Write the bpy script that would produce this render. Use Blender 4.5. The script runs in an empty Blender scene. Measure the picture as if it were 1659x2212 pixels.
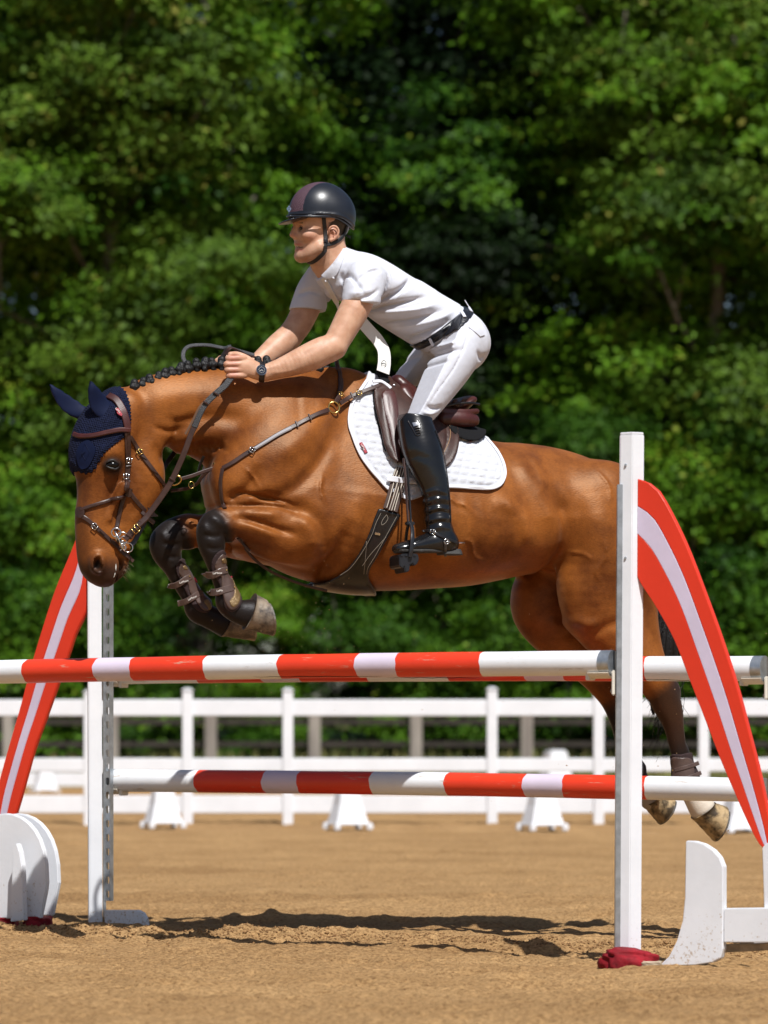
import bpy, bmesh, math, random
import numpy as np
from mathutils import Vector, Matrix
from mathutils.bvhtree import BVHTree

scene = bpy.context.scene
rng = np.random.default_rng(7)
random.seed(7)

# ------------------------------------------------------------------ camera, sky, sun, exposure
F_PX = 7350.0            # focal length in units of a 1659-wide picture
PIC_W, PIC_H = 1659.0, 2212.0
CX, CY = 829.5, 1106.0
HORIZON = 1600.0         # picture row of the horizon (level camera with a vertical lens shift)
EYE = 0.753              # camera height above the sand

cam_data = bpy.data.cameras.new("camera")
cam = bpy.data.objects.new("camera", cam_data)
scene.collection.objects.link(cam)
cam.location = (0, 0, EYE)
cam.rotation_euler = (math.radians(90), 0, 0)
cam_data.sensor_fit = 'VERTICAL'
cam_data.sensor_height = 36.0
cam_data.sensor_width = 27.0
cam_data.lens = 36.0 * F_PX / PIC_H
cam_data.shift_y = (HORIZON - CY) / PIC_H
cam_data.clip_start = 0.1
cam_data.clip_end = 2000
cam_data.dof.use_dof = True
cam_data.dof.focus_distance = 12.45
cam_data.dof.aperture_fstop = 3.3
cam_data.dof.aperture_blades = 9
scene.camera = cam

SUN_DIR = Vector((0.21, -0.62, 1.0)).normalized()      # towards the sun
sun_elev = math.asin(SUN_DIR.z)
sun_az = math.atan2(SUN_DIR.x, SUN_DIR.y)
world = bpy.data.worlds.new("World")
scene.world = world
world.use_nodes = True
wn = world.node_tree.nodes
wl = world.node_tree.links
wn.clear()
sky = wn.new("ShaderNodeTexSky")
sky.sky_type = 'NISHITA'
sky.sun_disc = False
sky.sun_elevation = sun_elev
sky.sun_rotation = sun_az
sky.altitude = 100
bg = wn.new("ShaderNodeBackground")
bg.inputs[1].default_value = 0.062
wo = wn.new("ShaderNodeOutputWorld")
wl.new(sky.outputs[0], bg.inputs[0])
wl.new(bg.outputs[0], wo.inputs[0])

sun_data = bpy.data.lights.new("sun", 'SUN')
sun_data.energy = 5.0
sun_data.angle = math.radians(0.5)
sun_data.color = (1.0, 0.985, 0.955)
sun = bpy.data.objects.new("sun", sun_data)
sun.rotation_euler = SUN_DIR.to_track_quat('Z', 'Y').to_euler()
sun.location = (8, -15, 30)
scene.collection.objects.link(sun)

scene.view_settings.view_transform = 'Standard'
scene.view_settings.look = 'None'
scene.view_settings.exposure = 0.2
scene.view_settings.gamma = 1.0
scene.view_settings.use_curve_mapping = False
scene.render.engine = 'CYCLES'
scene.cycles.use_denoising = True
scene.cycles.max_bounces = 6
scene.cycles.diffuse_bounces = 3
scene.cycles.glossy_bounces = 3
scene.cycles.transmission_bounces = 4

# ------------------------------------------------------------------ helpers
def at(x, y, D):
    """world point seen at picture position x, y (1659 x 2212) at distance D"""
    return Vector(((x - CX) * D / F_PX, D, EYE + (HORIZON - y) * D / F_PX))

def px(n, D):
    return n * D / F_PX

def link(o, parent=None):
    scene.collection.objects.link(o)
    if parent is not None:
        o.parent = parent
    return o

def tag(o, label=None, cat=None, group=None, kind=None):
    if label: o["label"] = label
    if cat: o["category"] = cat
    if group: o["group"] = group
    if kind: o["kind"] = kind
    return o

def empty(name, loc=(0, 0, 0), rz=0.0, label=None, cat=None, group=None):
    o = bpy.data.objects.new(name, None)
    o.empty_display_size = 0.1
    o.location = loc
    o.rotation_euler = (0, 0, rz)
    link(o)
    return tag(o, label, cat, group)

def mesh_np(name, verts, faces, mats=None, parent=None, smooth=True, mat_idx=None):
    """verts (n,3), faces list of lists or (m,4)/(m,3) array; mats a material or list"""
    me = bpy.data.meshes.new(name)
    verts = np.asarray(verts, dtype=np.float32)
    if isinstance(faces, np.ndarray):
        m, k = faces.shape
        me.vertices.add(len(verts))
        me.vertices.foreach_set("co", verts.ravel())
        me.loops.add(m * k)
        me.loops.foreach_set("vertex_index", faces.astype(np.int32).ravel())
        me.polygons.add(m)
        me.polygons.foreach_set("loop_start", np.arange(0, m * k, k, dtype=np.int32))
        me.polygons.foreach_set("loop_total", np.full(m, k, dtype=np.int32))
        me.update(calc_edges=True)
    else:
        me.from_pydata([tuple(v) for v in verts.tolist()], [], faces)
        me.update()
    if mats is not None:
        for m_ in (mats if isinstance(mats, (list, tuple)) else [mats]):
            me.materials.append(m_)
    if mat_idx is not None:
        me.polygons.foreach_set("material_index", np.asarray(mat_idx, dtype=np.int32))
    if smooth:
        me.polygons.foreach_set("use_smooth", np.ones(len(me.polygons), dtype=bool))
    me.validate()
    o = bpy.data.objects.new(name, me)
    return link(o, parent)

class MB:
    """collects simple shapes and links them as ONE mesh object"""
    def __init__(s):
        s.v = []; s.f = []; s.mi = []; s.cur = 0
    def add(s, vs, fs):
        b = len(s.v)
        s.v += [tuple(v) for v in vs]
        for f in fs:
            s.f.append([b + i for i in f]); s.mi.append(s.cur)
        return s
    def box(s, c, size, rz=0.0, M=None):
        hx, hy, hz = size[0] / 2, size[1] / 2, size[2] / 2
        R = Matrix.Rotation(rz, 4, 'Z') if M is None else M
        vs = []
        for dz in (-hz, hz):
            for dx, dy in ((-hx, -hy), (hx, -hy), (hx, hy), (-hx, hy)):
                vs.append(Vector(c) + (R @ Vector((dx, dy, dz))))
        return s.add(vs, [(3, 2, 1, 0), (4, 5, 6, 7), (0, 1, 5, 4), (1, 2, 6, 5), (2, 3, 7, 6), (3, 0, 4, 7)])
    def prism(s, pts, off):
        """closed polygon pts (3d), extruded by vector off"""
        n = len(pts); off = Vector(off)
        vs = [Vector(p) for p in pts] + [Vector(p) + off for p in pts]
        fs = [tuple(range(n))[::-1], tuple(range(n, 2 * n))]
        for i in range(n):
            j = (i + 1) % n
            fs.append((i, j, n + j, n + i))
        return s.add(vs, fs)
    def tube(s, pts, r, seg=8, caps=True):
        pts = [Vector(p) for p in pts]
        rs = r if isinstance(r, (list, tuple)) else [r] * len(pts)
        rings = []
        up = Vector((0.13, 0.21, 1)).normalized()
        vs = []; fs = []
        for i, p in enumerate(pts):
            t = (pts[min(i + 1, len(pts) - 1)] - pts[max(i - 1, 0)])
            if t.length < 1e-9: t = Vector((0, 0, 1))
            t.normalize()
            a = t.cross(up)
            if a.length < 1e-3: a = t.cross(Vector((1, 0, 0)))
            a.normalize(); b = a.cross(t).normalized()
            for k in range(seg):
                th = 2 * math.pi * k / seg
                vs.append(p + (a * math.cos(th) + b * math.sin(th)) * rs[i])
        for i in range(len(pts) - 1):
            for k in range(seg):
                k2 = (k + 1) % seg
                fs.append((i * seg + k, i * seg + k2, (i + 1) * seg + k2, (i + 1) * seg + k))
        if caps:
            fs.append(tuple(range(seg)))
            fs.append(tuple(range((len(pts) - 1) * seg, len(pts) * seg))[::-1])
        return s.add(vs, fs)
    def build(s, name, mats, parent=None, smooth=False, bevel=0.0, seg=2, auto=None):
        me = bpy.data.meshes.new(name)
        me.from_pydata(s.v, [], s.f)
        bm = bmesh.new(); bm.from_mesh(me)
        bmesh.ops.recalc_face_normals(bm, faces=bm.faces)
        if bevel > 0:
            es = [e for e in bm.edges if len(e.link_faces) == 2 and e.calc_face_angle(0) > 0.6]
            bmesh.ops.bevel(bm, geom=es, offset=bevel, segments=seg, affect='EDGES', clamp_overlap=True)
        bm.to_mesh(me); bm.free()
        for m_ in (mats if isinstance(mats, (list, tuple)) else [mats]):
            me.materials.append(m_)
        if len(s.mi) == len(me.polygons):
            me.polygons.foreach_set("material_index", s.mi)
        if smooth:
            me.polygons.foreach_set("use_smooth", [True] * len(me.polygons))
            if auto is not None:
                try: me.set_sharp_from_angle(angle=auto)
                except Exception: pass
        o = bpy.data.objects.new(name, me)
        return link(o, parent)

def catmull(P, n):
    """Catmull-Rom through rows of P (any number of columns), n samples per span"""
    P = np.asarray(P, float)
    if len(P) < 3:
        t = np.linspace(0, 1, n + 1)[:, None]
        return P[0] * (1 - t) + P[-1] * t
    Q = np.vstack([2 * P[0] - P[1], P, 2 * P[-1] - P[-2]])
    out = []
    for i in range(1, len(Q) - 2):
        p0, p1, p2, p3 = Q[i - 1], Q[i], Q[i + 1], Q[i + 2]
        for k in range(n):
            t = k / n
            out.append(0.5 * (2 * p1 + (p2 - p0) * t + (2 * p0 - 5 * p1 + 4 * p2 - p3) * t * t + (3 * p1 - p0 - 3 * p2 + p3) * t ** 3))
    out.append(P[-1])
    return np.array(out)

# ------------------------------------------------------------------ materials
def mat(name, col, rough=0.5, var=0.0, scale=20.0, bump=0.0, bscale=None, spec=0.5, metal=0.0,
        col2=None, detail=4.0, coat=0.0, sheen=0.0, coords='Object', contrast=(0.35, 0.65), sss=0.0, stretch=None, bdist=0.004):
    m = bpy.data.materials.new(name)
    m.use_nodes = True
    nt = m.node_tree; n = nt.nodes; l = nt.links
    p = n["Principled BSDF"]
    p.inputs["Roughness"].default_value = rough
    p.inputs["Specular IOR Level"].default_value = spec
    p.inputs["Metallic"].default_value = metal
    if coat: 
        p.inputs["Coat Weight"].default_value = coat
        p.inputs["Coat Roughness"].default_value = 0.15
    if sheen:
        p.inputs["Sheen Weight"].default_value = sheen
        p.inputs["Sheen Roughness"].default_value = 0.4
    if sss:
        p.inputs["Subsurface Weight"].default_value = sss
        p.inputs["Subsurface Radius"].default_value = (0.9, 0.35, 0.2)
        p.inputs["Subsurface Scale"].default_value = 0.008
    c = tuple(col) + (1,)
    tc = n.new("ShaderNodeTexCoord")
    src = tc.outputs[coords]
    if stretch:
        mp = n.new("ShaderNodeMapping"); mp.inputs["Scale"].default_value = stretch
        l.new(src, mp.inputs[0]); src = mp.outputs[0]
    if var or col2:
        nz = n.new("ShaderNodeTexNoise"); nz.inputs["Scale"].default_value = scale
        nz.inputs["Detail"].default_value = detail; nz.inputs["Roughness"].default_value = 0.6
        l.new(src, nz.inputs["Vector"])
        rp = n.new("ShaderNodeValToRGB")
        if col2 is None:
            a = tuple(max(0, k * (1 - var)) for k in col) + (1,)
            b = tuple(min(1, k * (1 + var)) for k in col) + (1,)
        else:
            a, b = c, tuple(col2) + (1,)
        rp.color_ramp.elements[0].position = contrast[0]; rp.color_ramp.elements[0].color = a
        rp.color_ramp.elements[1].position = contrast[1]; rp.color_ramp.elements[1].color = b
        l.new(nz.outputs[0], rp.inputs[0]); l.new(rp.outputs[0], p.inputs["Base Color"])
    else:
        p.inputs["Base Color"].default_value = c
    if bump:
        nb = n.new("ShaderNodeTexNoise"); nb.inputs["Scale"].default_value = bscale or scale * 4
        nb.inputs["Detail"].default_value = 5.0
        l.new(src, nb.inputs["Vector"])
        bp = n.new("ShaderNodeBump"); bp.inputs["Strength"].default_value = bump
        bp.inputs["Distance"].default_value = bdist
        l.new(nb.outputs[0], bp.inputs["Height"]); l.new(bp.outputs[0], p.inputs["Normal"])
    return m
# ------------------------------------------------------------------ ground
M_sand = mat("arena_sand", (.440, .260, .112), .95, scale=2.2, col2=(.545, .335, .152), bump=1.0, bscale=150, spec=.15, detail=8, contrast=(.3, .7), bdist=.006)
def sand_nodes():
    nt = M_sand.node_tree; n = nt.nodes; l = nt.links; p = n["Principled BSDF"]
    base = p.inputs["Base Color"].links[0].from_socket
    tc = [x for x in n if x.type == 'TEX_COORD'][0]
    v = n.new("ShaderNodeTexNoise"); v.inputs["Scale"].default_value = 62; v.inputs["Detail"].default_value = 5; v.inputs["Roughness"].default_value = .7
    l.new(tc.outputs["Object"], v.inputs["Vector"])
    r = n.new("ShaderNodeValToRGB"); r.color_ramp.elements[0].position = .36; r.color_ramp.elements[0].color = (.40, .34, .28, 1)
    r.color_ramp.elements[1].position = .56; r.color_ramp.elements[1].color = (1.1, 1.1, 1.1, 1)
    l.new(v.outputs[0], r.inputs[0])
    m = n.new("ShaderNodeMix"); m.data_type = 'RGBA'; m.blend_type = 'MULTIPLY'; m.inputs[0].default_value = .75
    l.new(base, m.inputs[6]); l.new(r.outputs[0], m.inputs[7])
    # damp, darker patches of footing
    w = n.new("ShaderNodeTexNoise"); w.inputs["Scale"].default_value = .8; w.inputs["Detail"].default_value = 7
    mp = n.new("ShaderNodeMapping"); mp.inputs["Scale"].default_value = (.6, 1.5, 1); l.new(tc.outputs["Object"], mp.inputs[0]); l.new(mp.outputs[0], w.inputs["Vector"])
    r2 = n.new("ShaderNodeValToRGB"); r2.color_ramp.elements[0].position = .33; r2.color_ramp.elements[0].color = (.72, .68, .64, 1)
    r2.color_ramp.elements[1].position = .55; r2.color_ramp.elements[1].color = (1, 1, 1, 1)
    l.new(w.outputs[0], r2.inputs[0])
    m2 = n.new("ShaderNodeMix"); m2.data_type = 'RGBA'; m2.blend_type = 'MULTIPLY'; m2.inputs[0].default_value = .7
    l.new(m.outputs[2], m2.inputs[6]); l.new(r2.outputs[0], m2.inputs[7])
    l.new(m2.outputs[2], p.inputs["Base Color"])
    # crumbs a few centimetres across
    c = n.new("ShaderNodeTexNoise"); c.inputs["Scale"].default_value = 38; c.inputs["Detail"].default_value = 6; c.inputs["Roughness"].default_value = .65; l.new(tc.outputs["Object"], c.inputs["Vector"])
    bb = n.new("ShaderNodeBump"); bb.inputs["Strength"].default_value = 1; bb.inputs["Distance"].default_value = .03; l.new(c.outputs[0], bb.inputs["Height"])
    old = [x for x in n if x.type == 'BUMP' and x != bb][0]
    l.new(bb.outputs[0], old.inputs["Normal"])
sand_nodes()

def value_noise(x, y, cell, seed):
    r = np.random.default_rng(seed); T = r.random((256, 256))
    u = x / cell; v = y / cell
    i = np.floor(u).astype(int); j = np.floor(v).astype(int); f = u - i; g = v - j
    f = f * f * (3 - 2 * f); g = g * g * (3 - 2 * g)
    a = T[i % 256, j % 256]; b = T[(i + 1) % 256, j % 256]; c = T[i % 256, (j + 1) % 256]; d = T[(i + 1) % 256, (j + 1) % 256]
    return (a * (1 - f) + b * f) * (1 - g) + (c * (1 - f) + d * f) * g - .5

def sand_height(x, y):
    h = .020 * value_noise(x, y, .55, 1) + .022 * value_noise(x, y, .23, 2) + .014 * value_noise(x, y, .09, 3) + .010 * value_noise(x, y, .037, 4) + .007 * value_noise(x, y, .017, 9)
    # the raked-up ridge and hoof-churned line under the jump
    t = (y - (12.75 - .42 * x)) / .35
    h = h + np.exp(-t * t) * (.008 * value_noise(x, y, .3, 5) + .035 * value_noise(x, y, .10, 6) + .030 * value_noise(x, y, .045, 7) + .004)
    # hoof prints
    r = np.random.default_rng(3)
    for _ in range(150):
        cx_, cy_ = r.uniform(-2.6, 2.6), r.uniform(9.2, 24)
        d2 = ((x - cx_) ** 2 + (y - cy_) ** 2) / r.uniform(.05, .085) ** 2
        h = h - .022 * np.exp(-d2) + .012 * np.exp(-(np.sqrt(d2) - 1.4) ** 2 * 4)
    return h

def ground_sheet():
    ys = np.concatenate([np.geomspace(7.5, 16.5, 900), np.geomspace(16.6, 34, 160), np.linspace(34.5, 56, 30)])
    nx = 560
    us = np.linspace(-1, 1, nx)
    X = us[None, :] * (0.145 * ys[:, None] + .9)
    Y = np.repeat(ys[:, None], nx, 1)
    Zh = sand_height(X, Y)
    fade = np.clip((1 - np.abs(us)) / .06, 0, 1)[None, :] * np.clip((ys - 7.5) / .5, 0, 1)[:, None] * np.clip((54 - ys) / 10, 0, 1)[:, None]
    Zh = Zh * fade + .004 * (1 - fade)
    V = np.stack([X, Y, Zh], -1).reshape(-1, 3)
    m = len(ys)
    idx = np.arange(m * nx).reshape(m, nx)
    Q = np.stack([idx[:-1, :-1], idx[:-1, 1:], idx[1:, 1:], idx[1:, :-1]], -1).reshape(-1, 4)
    o = mesh_np("sand", V, Q, M_sand)
    tag(o, kind="structure")
    # wide flat sheet around it, out to the horizon, a little lower
    S = 400.0
    outer = [(-S, -60), (S, -60), (S, 900), (-S, 900)]
    o2 = mesh_np("arena_ground", [(x, y, -.022) for x, y in outer], [[0, 1, 2, 3]], M_sand, smooth=False)
    tag(o2, kind="structure")
ground_sheet()

# churned clods of darker sand along the jump and spread on the footing
M_clod = mat("dark_clods", (.16, .085, .038), .95, scale=30, col2=(.33, .19, .085), bump=.6, spec=.1)
# (heights are looked up in one go)
def clods_fast():
    r = np.random.default_rng(11)
    n1, n2 = 7000, 900
    x1 = r.uniform(-2.1, 2.1, n1); y1 = 12.75 - .42 * x1 + r.normal(0, .17, n1)
    y2 = 9.0 + r.random(n2) ** 1.3 * 9; x2 = r.uniform(-.13, .13, n2) * y2
    x = np.concatenate([x1, x2]); y = np.concatenate([y1, y2])
    z = sand_height(x, y)
    s = r.uniform(.002, .0065, len(x)); s[:500] *= 1.6; s[n1:] *= .7
    base = np.array([[1, 0, 0], [-1, 0, 0], [0, 1, 0], [0, -1, 0], [0, 0, .8], [0, 0, -.8]], float)
    fs = np.array([(0, 2, 4), (2, 1, 4), (1, 3, 4), (3, 0, 4), (2, 0, 5), (1, 2, 5), (3, 1, 5), (0, 3, 5)])
    th = r.uniform(0, 6.28, len(x)); c, sn = np.cos(th), np.sin(th)
    B = base[None] * r.uniform(.5, 1.3, (len(x), 6, 1)) * s[:, None, None]
    V = np.stack([B[..., 0] * c[:, None] - B[..., 1] * sn[:, None] + x[:, None], B[..., 0] * sn[:, None] + B[..., 1] * c[:, None] + y[:, None], B[..., 2] + (z + s * .35)[:, None]], -1)
    Q = (fs[None] + (np.arange(len(x)) * 6)[:, None, None]).reshape(-1, 3)
    o = mesh_np("sand_clods", V.reshape(-1, 3), Q, M_clod, smooth=False)
    tag(o, "small dark clods of sand strewn over the arena footing", "sand clods", kind="stuff")
clods_fast()

# grassy bank beyond the arena
M_grass = mat("bank_grass", (.045, .075, .018), .9, scale=3, col2=(.16, .14, .05), bump=.6, bscale=40, spec=.2)
def bank():
    ys = np.linspace(54, 150, 60); xs = np.linspace(-60, 60, 120)
    X, Y = np.meshgrid(xs, ys)
    Zb = np.where(Y < 60, (Y - 54) / 6 * .42, .42 + (Y - 60) * .02) + .12 * value_noise(X, Y, 3.0, 8) - .03
    idx = np.arange(X.size).reshape(X.shape)
    Q = np.stack([idx[:-1, :-1], idx[:-1, 1:], idx[1:, 1:], idx[1:, :-1]], -1).reshape(-1, 4)
    o = mesh_np("grass_bank", np.stack([X, Y, Zb], -1).reshape(-1, 3), Q, M_grass)
    tag(o, kind="structure")
    r = np.random.default_rng(5)
    n = 9000
    x = r.uniform(-11, 11, n); y = r.uniform(54.6, 61, n); z = np.interp(y, [54, 60, 62], [-.03, .4, .44])
    h = r.uniform(.08, .45, n) * r.random(n) ** .6; w = .012 + .02 * r.random(n); th = r.uniform(0, 3.14, n)
    dx, dy = np.cos(th) * w, np.sin(th) * w
    tip = np.stack([x + r.normal(0, .08, n), y + r.normal(0, .08, n), z + h], -1)
    V = np.stack([np.stack([x - dx, y - dy, z], -1), np.stack([x + dx, y + dy, z], -1), tip], 1).reshape(-1, 3)
    o = mesh_np("grass", V, np.arange(3 * n).reshape(n, 3), mat("dry_grass", (.08, .12, .03), .8, scale=1.5, col2=(.28, .24, .09), spec=.2), smooth=False)
    tag(o, "rough dry grass growing along the foot of the trees", "grass", kind="stuff")
bank()

# ------------------------------------------------------------------ white rail fence round the arena
M_pvc = mat("white_plastic_rail", (.74, .755, .79), .38, var=.04, scale=3, spec=.45)
FD = 30.7
fence = empty("rail_fence", at(840, 1780, FD) * 1.0, 0, "white three rail plastic fence along the far side of the sand arena", "fence")
fence.location.z = 0
def fence_part(mb, name):
    o = mb.build(name, M_pvc, None, bevel=.008)
    o.parent = fence; o.matrix_parent_inverse = Matrix.Translation(-fence.location)
    return o
post_w = px(22, FD)
for (x0, yt, yb) in ((-22, 1497, 1784), (193, 1497, 1782), (405.5, 1493, 1782), (622, 1493, 1782), (1063, 1491, 1784), (1293, 1489, 1798), (1520, 1489, 1798), (1748, 1489, 1798), (1975, 1489, 1798), (2200, 1489, 1798), (2425, 1489, 1798), (2650, 1489, 1798), (-245, 1497, 1784), (-470, 1497, 1784), (-695, 1497, 1784), (-920, 1497, 1784)):
    D = EYE * F_PX / (yb - HORIZON)
    D = FD + 0.0
    a = at(x0, yt, D)
    mb = MB()
    mb.box((a.x, D, (a.z - .05) / 2), (post_w, post_w, a.z + .05))
    mb.box((a.x, D, a.z + .008), (post_w * 1.18, post_w * 1.18, .02))
    mb.box((a.x, D, a.z + .024), (post_w * .8, post_w * .8, .014))
    fence_part(mb, "post")
for (y0, y1) in ((1511, 1547), (1637.5, 1667), (1718, 1757)):
    a = at(-920, y0, FD); b = at(2650, y1, FD)
    mb = MB(); mb.box(((a.x + b.x) / 2, FD, (a.z + b.z) / 2), (b.x - a.x, .04, a.z - b.z))
    fence_part(mb, "rail")

# low dressage boards further off, on the left
FB = 50.0
bd = empty("low_arena_board", at(80, 1700, FB), 0, "low white board far off on the sand, seen between the fence rails", "arena board")
bd.location.z = 0
mb = MB(); a = at(-60, 1668, FB); b = at(232, 1698, FB)
mb.box(((a.x + b.x) / 2, FB, (a.z + b.z) / 2 ), (b.x - a.x, .03, a.z - b.z))
o = mb.build("board", M_pvc, None); o.parent = bd; o.matrix_parent_inverse = Matrix.Translation(-bd.location)
for xx in range(-40, 232, 120):
    mb = MB(); c = at(xx, 1700, FB); mb.box((c.x, FB, .05), (.05, .05, .14))
    o = mb.build("foot", M_pvc, None); o.parent = bd; o.matrix_parent_inverse = Matrix.Translation(-bd.location)

# white plastic pyramid stands that carry the boards
def stand(name, x, y_top, y_base, wt, wb, D, label, group):
    c = at(x, y_base, D); s = D / F_PX
    root = empty(name, (c.x, D, 0), math.radians(20), label, "arena marker", group)
    h = (y_base - y_top) * s
    a, b = wt * s / 2, wb * s / 2
    mb = MB()
    n = 8
    prof = [(0.10, b), (.16, b * .93), (.5, (a + b) / 2 * .93), (1, a)]
    vs = []; fs = []
    for (t, r_) in prof:
        for (i, j) in ((-1, -1), (1, -1), (1, 1), (-1, 1)):
            vs.append((i * r_ * .78, j * r_ * .78, h * t))
    for k in range(len(prof) - 1):
        for i in range(4):
            j = (i + 1) % 4
            fs.append((k * 4 + i, k * 4 + j, k * 4 + 4 + j, k * 4 + 4 + i))
    fs.append((12, 13, 14, 15)); fs.append((3, 2, 1, 0))
    mb.add(vs, fs)
    mb.build("body", M_pvc, root, bevel=.01)
    for (i, j) in ((-1, -1), (1, -1), (1, 1), (-1, 1)):
        mb = MB()
        q = .78 * b
        mb.prism([(i * q * 1.14, j * q * 1.14, 0), (i * q * .72, j * q * 1.1, 0), (i * q * .72, j * q * .72, h * .2), (i * q * 1.02, j * q * 1.02, h * .2)], (0, 0, .004))
        mb2 = MB(); mb2.box((i * q * .98, j * q * .98, h * .075), (q * .34, q * .34, h * .15))
        mb2.build("foot", M_pvc, root, bevel=.01)
    mb = MB(); mb.box((0, 0, h * 1.015), (a * 1.3, a * 1.3, h * .03)); mb.build("cap", M_pvc, root, bevel=.006)
    return root
g_st = "white pyramid stands along the arena rail"
stand("pyramid_stand", 352, 1688, 1792, 44, 92, 29.2, "white pyramid stand by the rail, left, near the perforated jump post", g_st)
stand("pyramid_stand", 751, 1688, 1797, 46, 97, 28.7, "white pyramid stand by the rail in the middle, below the horse's belly", g_st)
stand("pyramid_stand", 1171, 1688, 1800, 46, 99, 28.4, "white pyramid stand by the rail, right, below the horse's hindquarters", g_st)
stand("pyramid_stand", 97, 1664, 1712, 36, 62, 49.5, "small far white pyramid stand behind the rail on the left", g_st)
stand("pyramid_stand", 1598, 1730, 1806, 60, 110, 27.8, "white pyramid stand at the right, behind the horse's hind hooves", g_st)
stand("pyramid_stand", 1200, 1618, 1704, 48, 90, 51.0, "tall far white pyramid stand poking above the middle rail", g_st)
# ------------------------------------------------------------------ wooden paddock fence and trees
M_bark = mat("bark", (.10, .085, .07), .95, scale=6, col2=(.22, .19, .16), bump=1.0, bscale=25, spec=.1, stretch=(1, 1, .25), bdist=.02)
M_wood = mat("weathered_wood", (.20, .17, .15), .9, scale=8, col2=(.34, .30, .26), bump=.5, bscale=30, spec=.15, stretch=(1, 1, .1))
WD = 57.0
M_rail_wood = mat("shade_dark_rail_wood", (.035, .03, .026), .95, scale=8, col2=(.06, .05, .042), spec=.1)  # rail wood coloured near black to carry the shade under the trees
wf = empty("paddock_fence", at(800, 1640, WD), 0, "weathered wooden paddock fence in the shade in front of the trees", "fence"); wf.location.z = .2
def wf_part(mb, name):
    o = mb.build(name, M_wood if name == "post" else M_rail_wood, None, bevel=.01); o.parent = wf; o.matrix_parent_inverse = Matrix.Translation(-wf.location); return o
for x in (18, 243, 455, 679, 898, 1137, 1352, 1590):
    a = at(x, 1520 + (x % 13), WD); w = px(25, WD)
    mb = MB(); mb.box((a.x, WD, a.z / 2), (w, w, a.z), rz=.1); wf_part(mb, "post")
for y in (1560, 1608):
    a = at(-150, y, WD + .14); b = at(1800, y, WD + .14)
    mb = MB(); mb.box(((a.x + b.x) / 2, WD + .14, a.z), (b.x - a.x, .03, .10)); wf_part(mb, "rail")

def leaf_material(name, dark, light, yellow):
    m = bpy.data.materials.new(name); m.use_nodes = True
    nt = m.node_tree; n = nt.nodes; l = nt.links; p = n["Principled BSDF"]
    at_ = n.new("ShaderNodeAttribute"); at_.attribute_name = "tone"
    rp = n.new("ShaderNodeValToRGB"); e = rp.color_ramp.elements
    e[0].position = 0; e[0].color = dark + (1,); e[1].position = .82; e[1].color = light + (1,)
    x = e.new(.97); x.color = yellow + (1,)
    l.new(at_.outputs["Fac"], rp.inputs[0])
    l.new(rp.outputs[0], p.inputs["Base Color"])
    p.inputs["Roughness"].default_value = .55; p.inputs["Specular IOR Level"].default_value = .12
    tr = n.new("ShaderNodeBsdfTranslucent"); l.new(rp.outputs[0], tr.inputs[0])
    mx = n.new("ShaderNodeMixShader"); mx.inputs[0].default_value = .10
    out = [q for q in n if q.type == 'OUTPUT_MATERIAL'][0]
    l.new(p.outputs[0], mx.inputs[1]); l.new(tr.outputs[0], mx.inputs[2]); l.new(mx.outputs[0], out.inputs[0])
    return m
M_leaf = [leaf_material("leaves_bright", (.016, .056, .004), (.102, .222, .011), (.18, .23, .02)),
          leaf_material("leaves_deep", (.009, .032, .003), (.044, .115, .008), (.10, .17, .02)),
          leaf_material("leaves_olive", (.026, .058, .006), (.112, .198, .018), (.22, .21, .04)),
          leaf_material("leaves_shade_dark", (.003, .009, .002), (.010, .026, .005), (.03, .06, .012))]  # last one: near-black leaves, shade of the wood's gaps put into their colour

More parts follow.
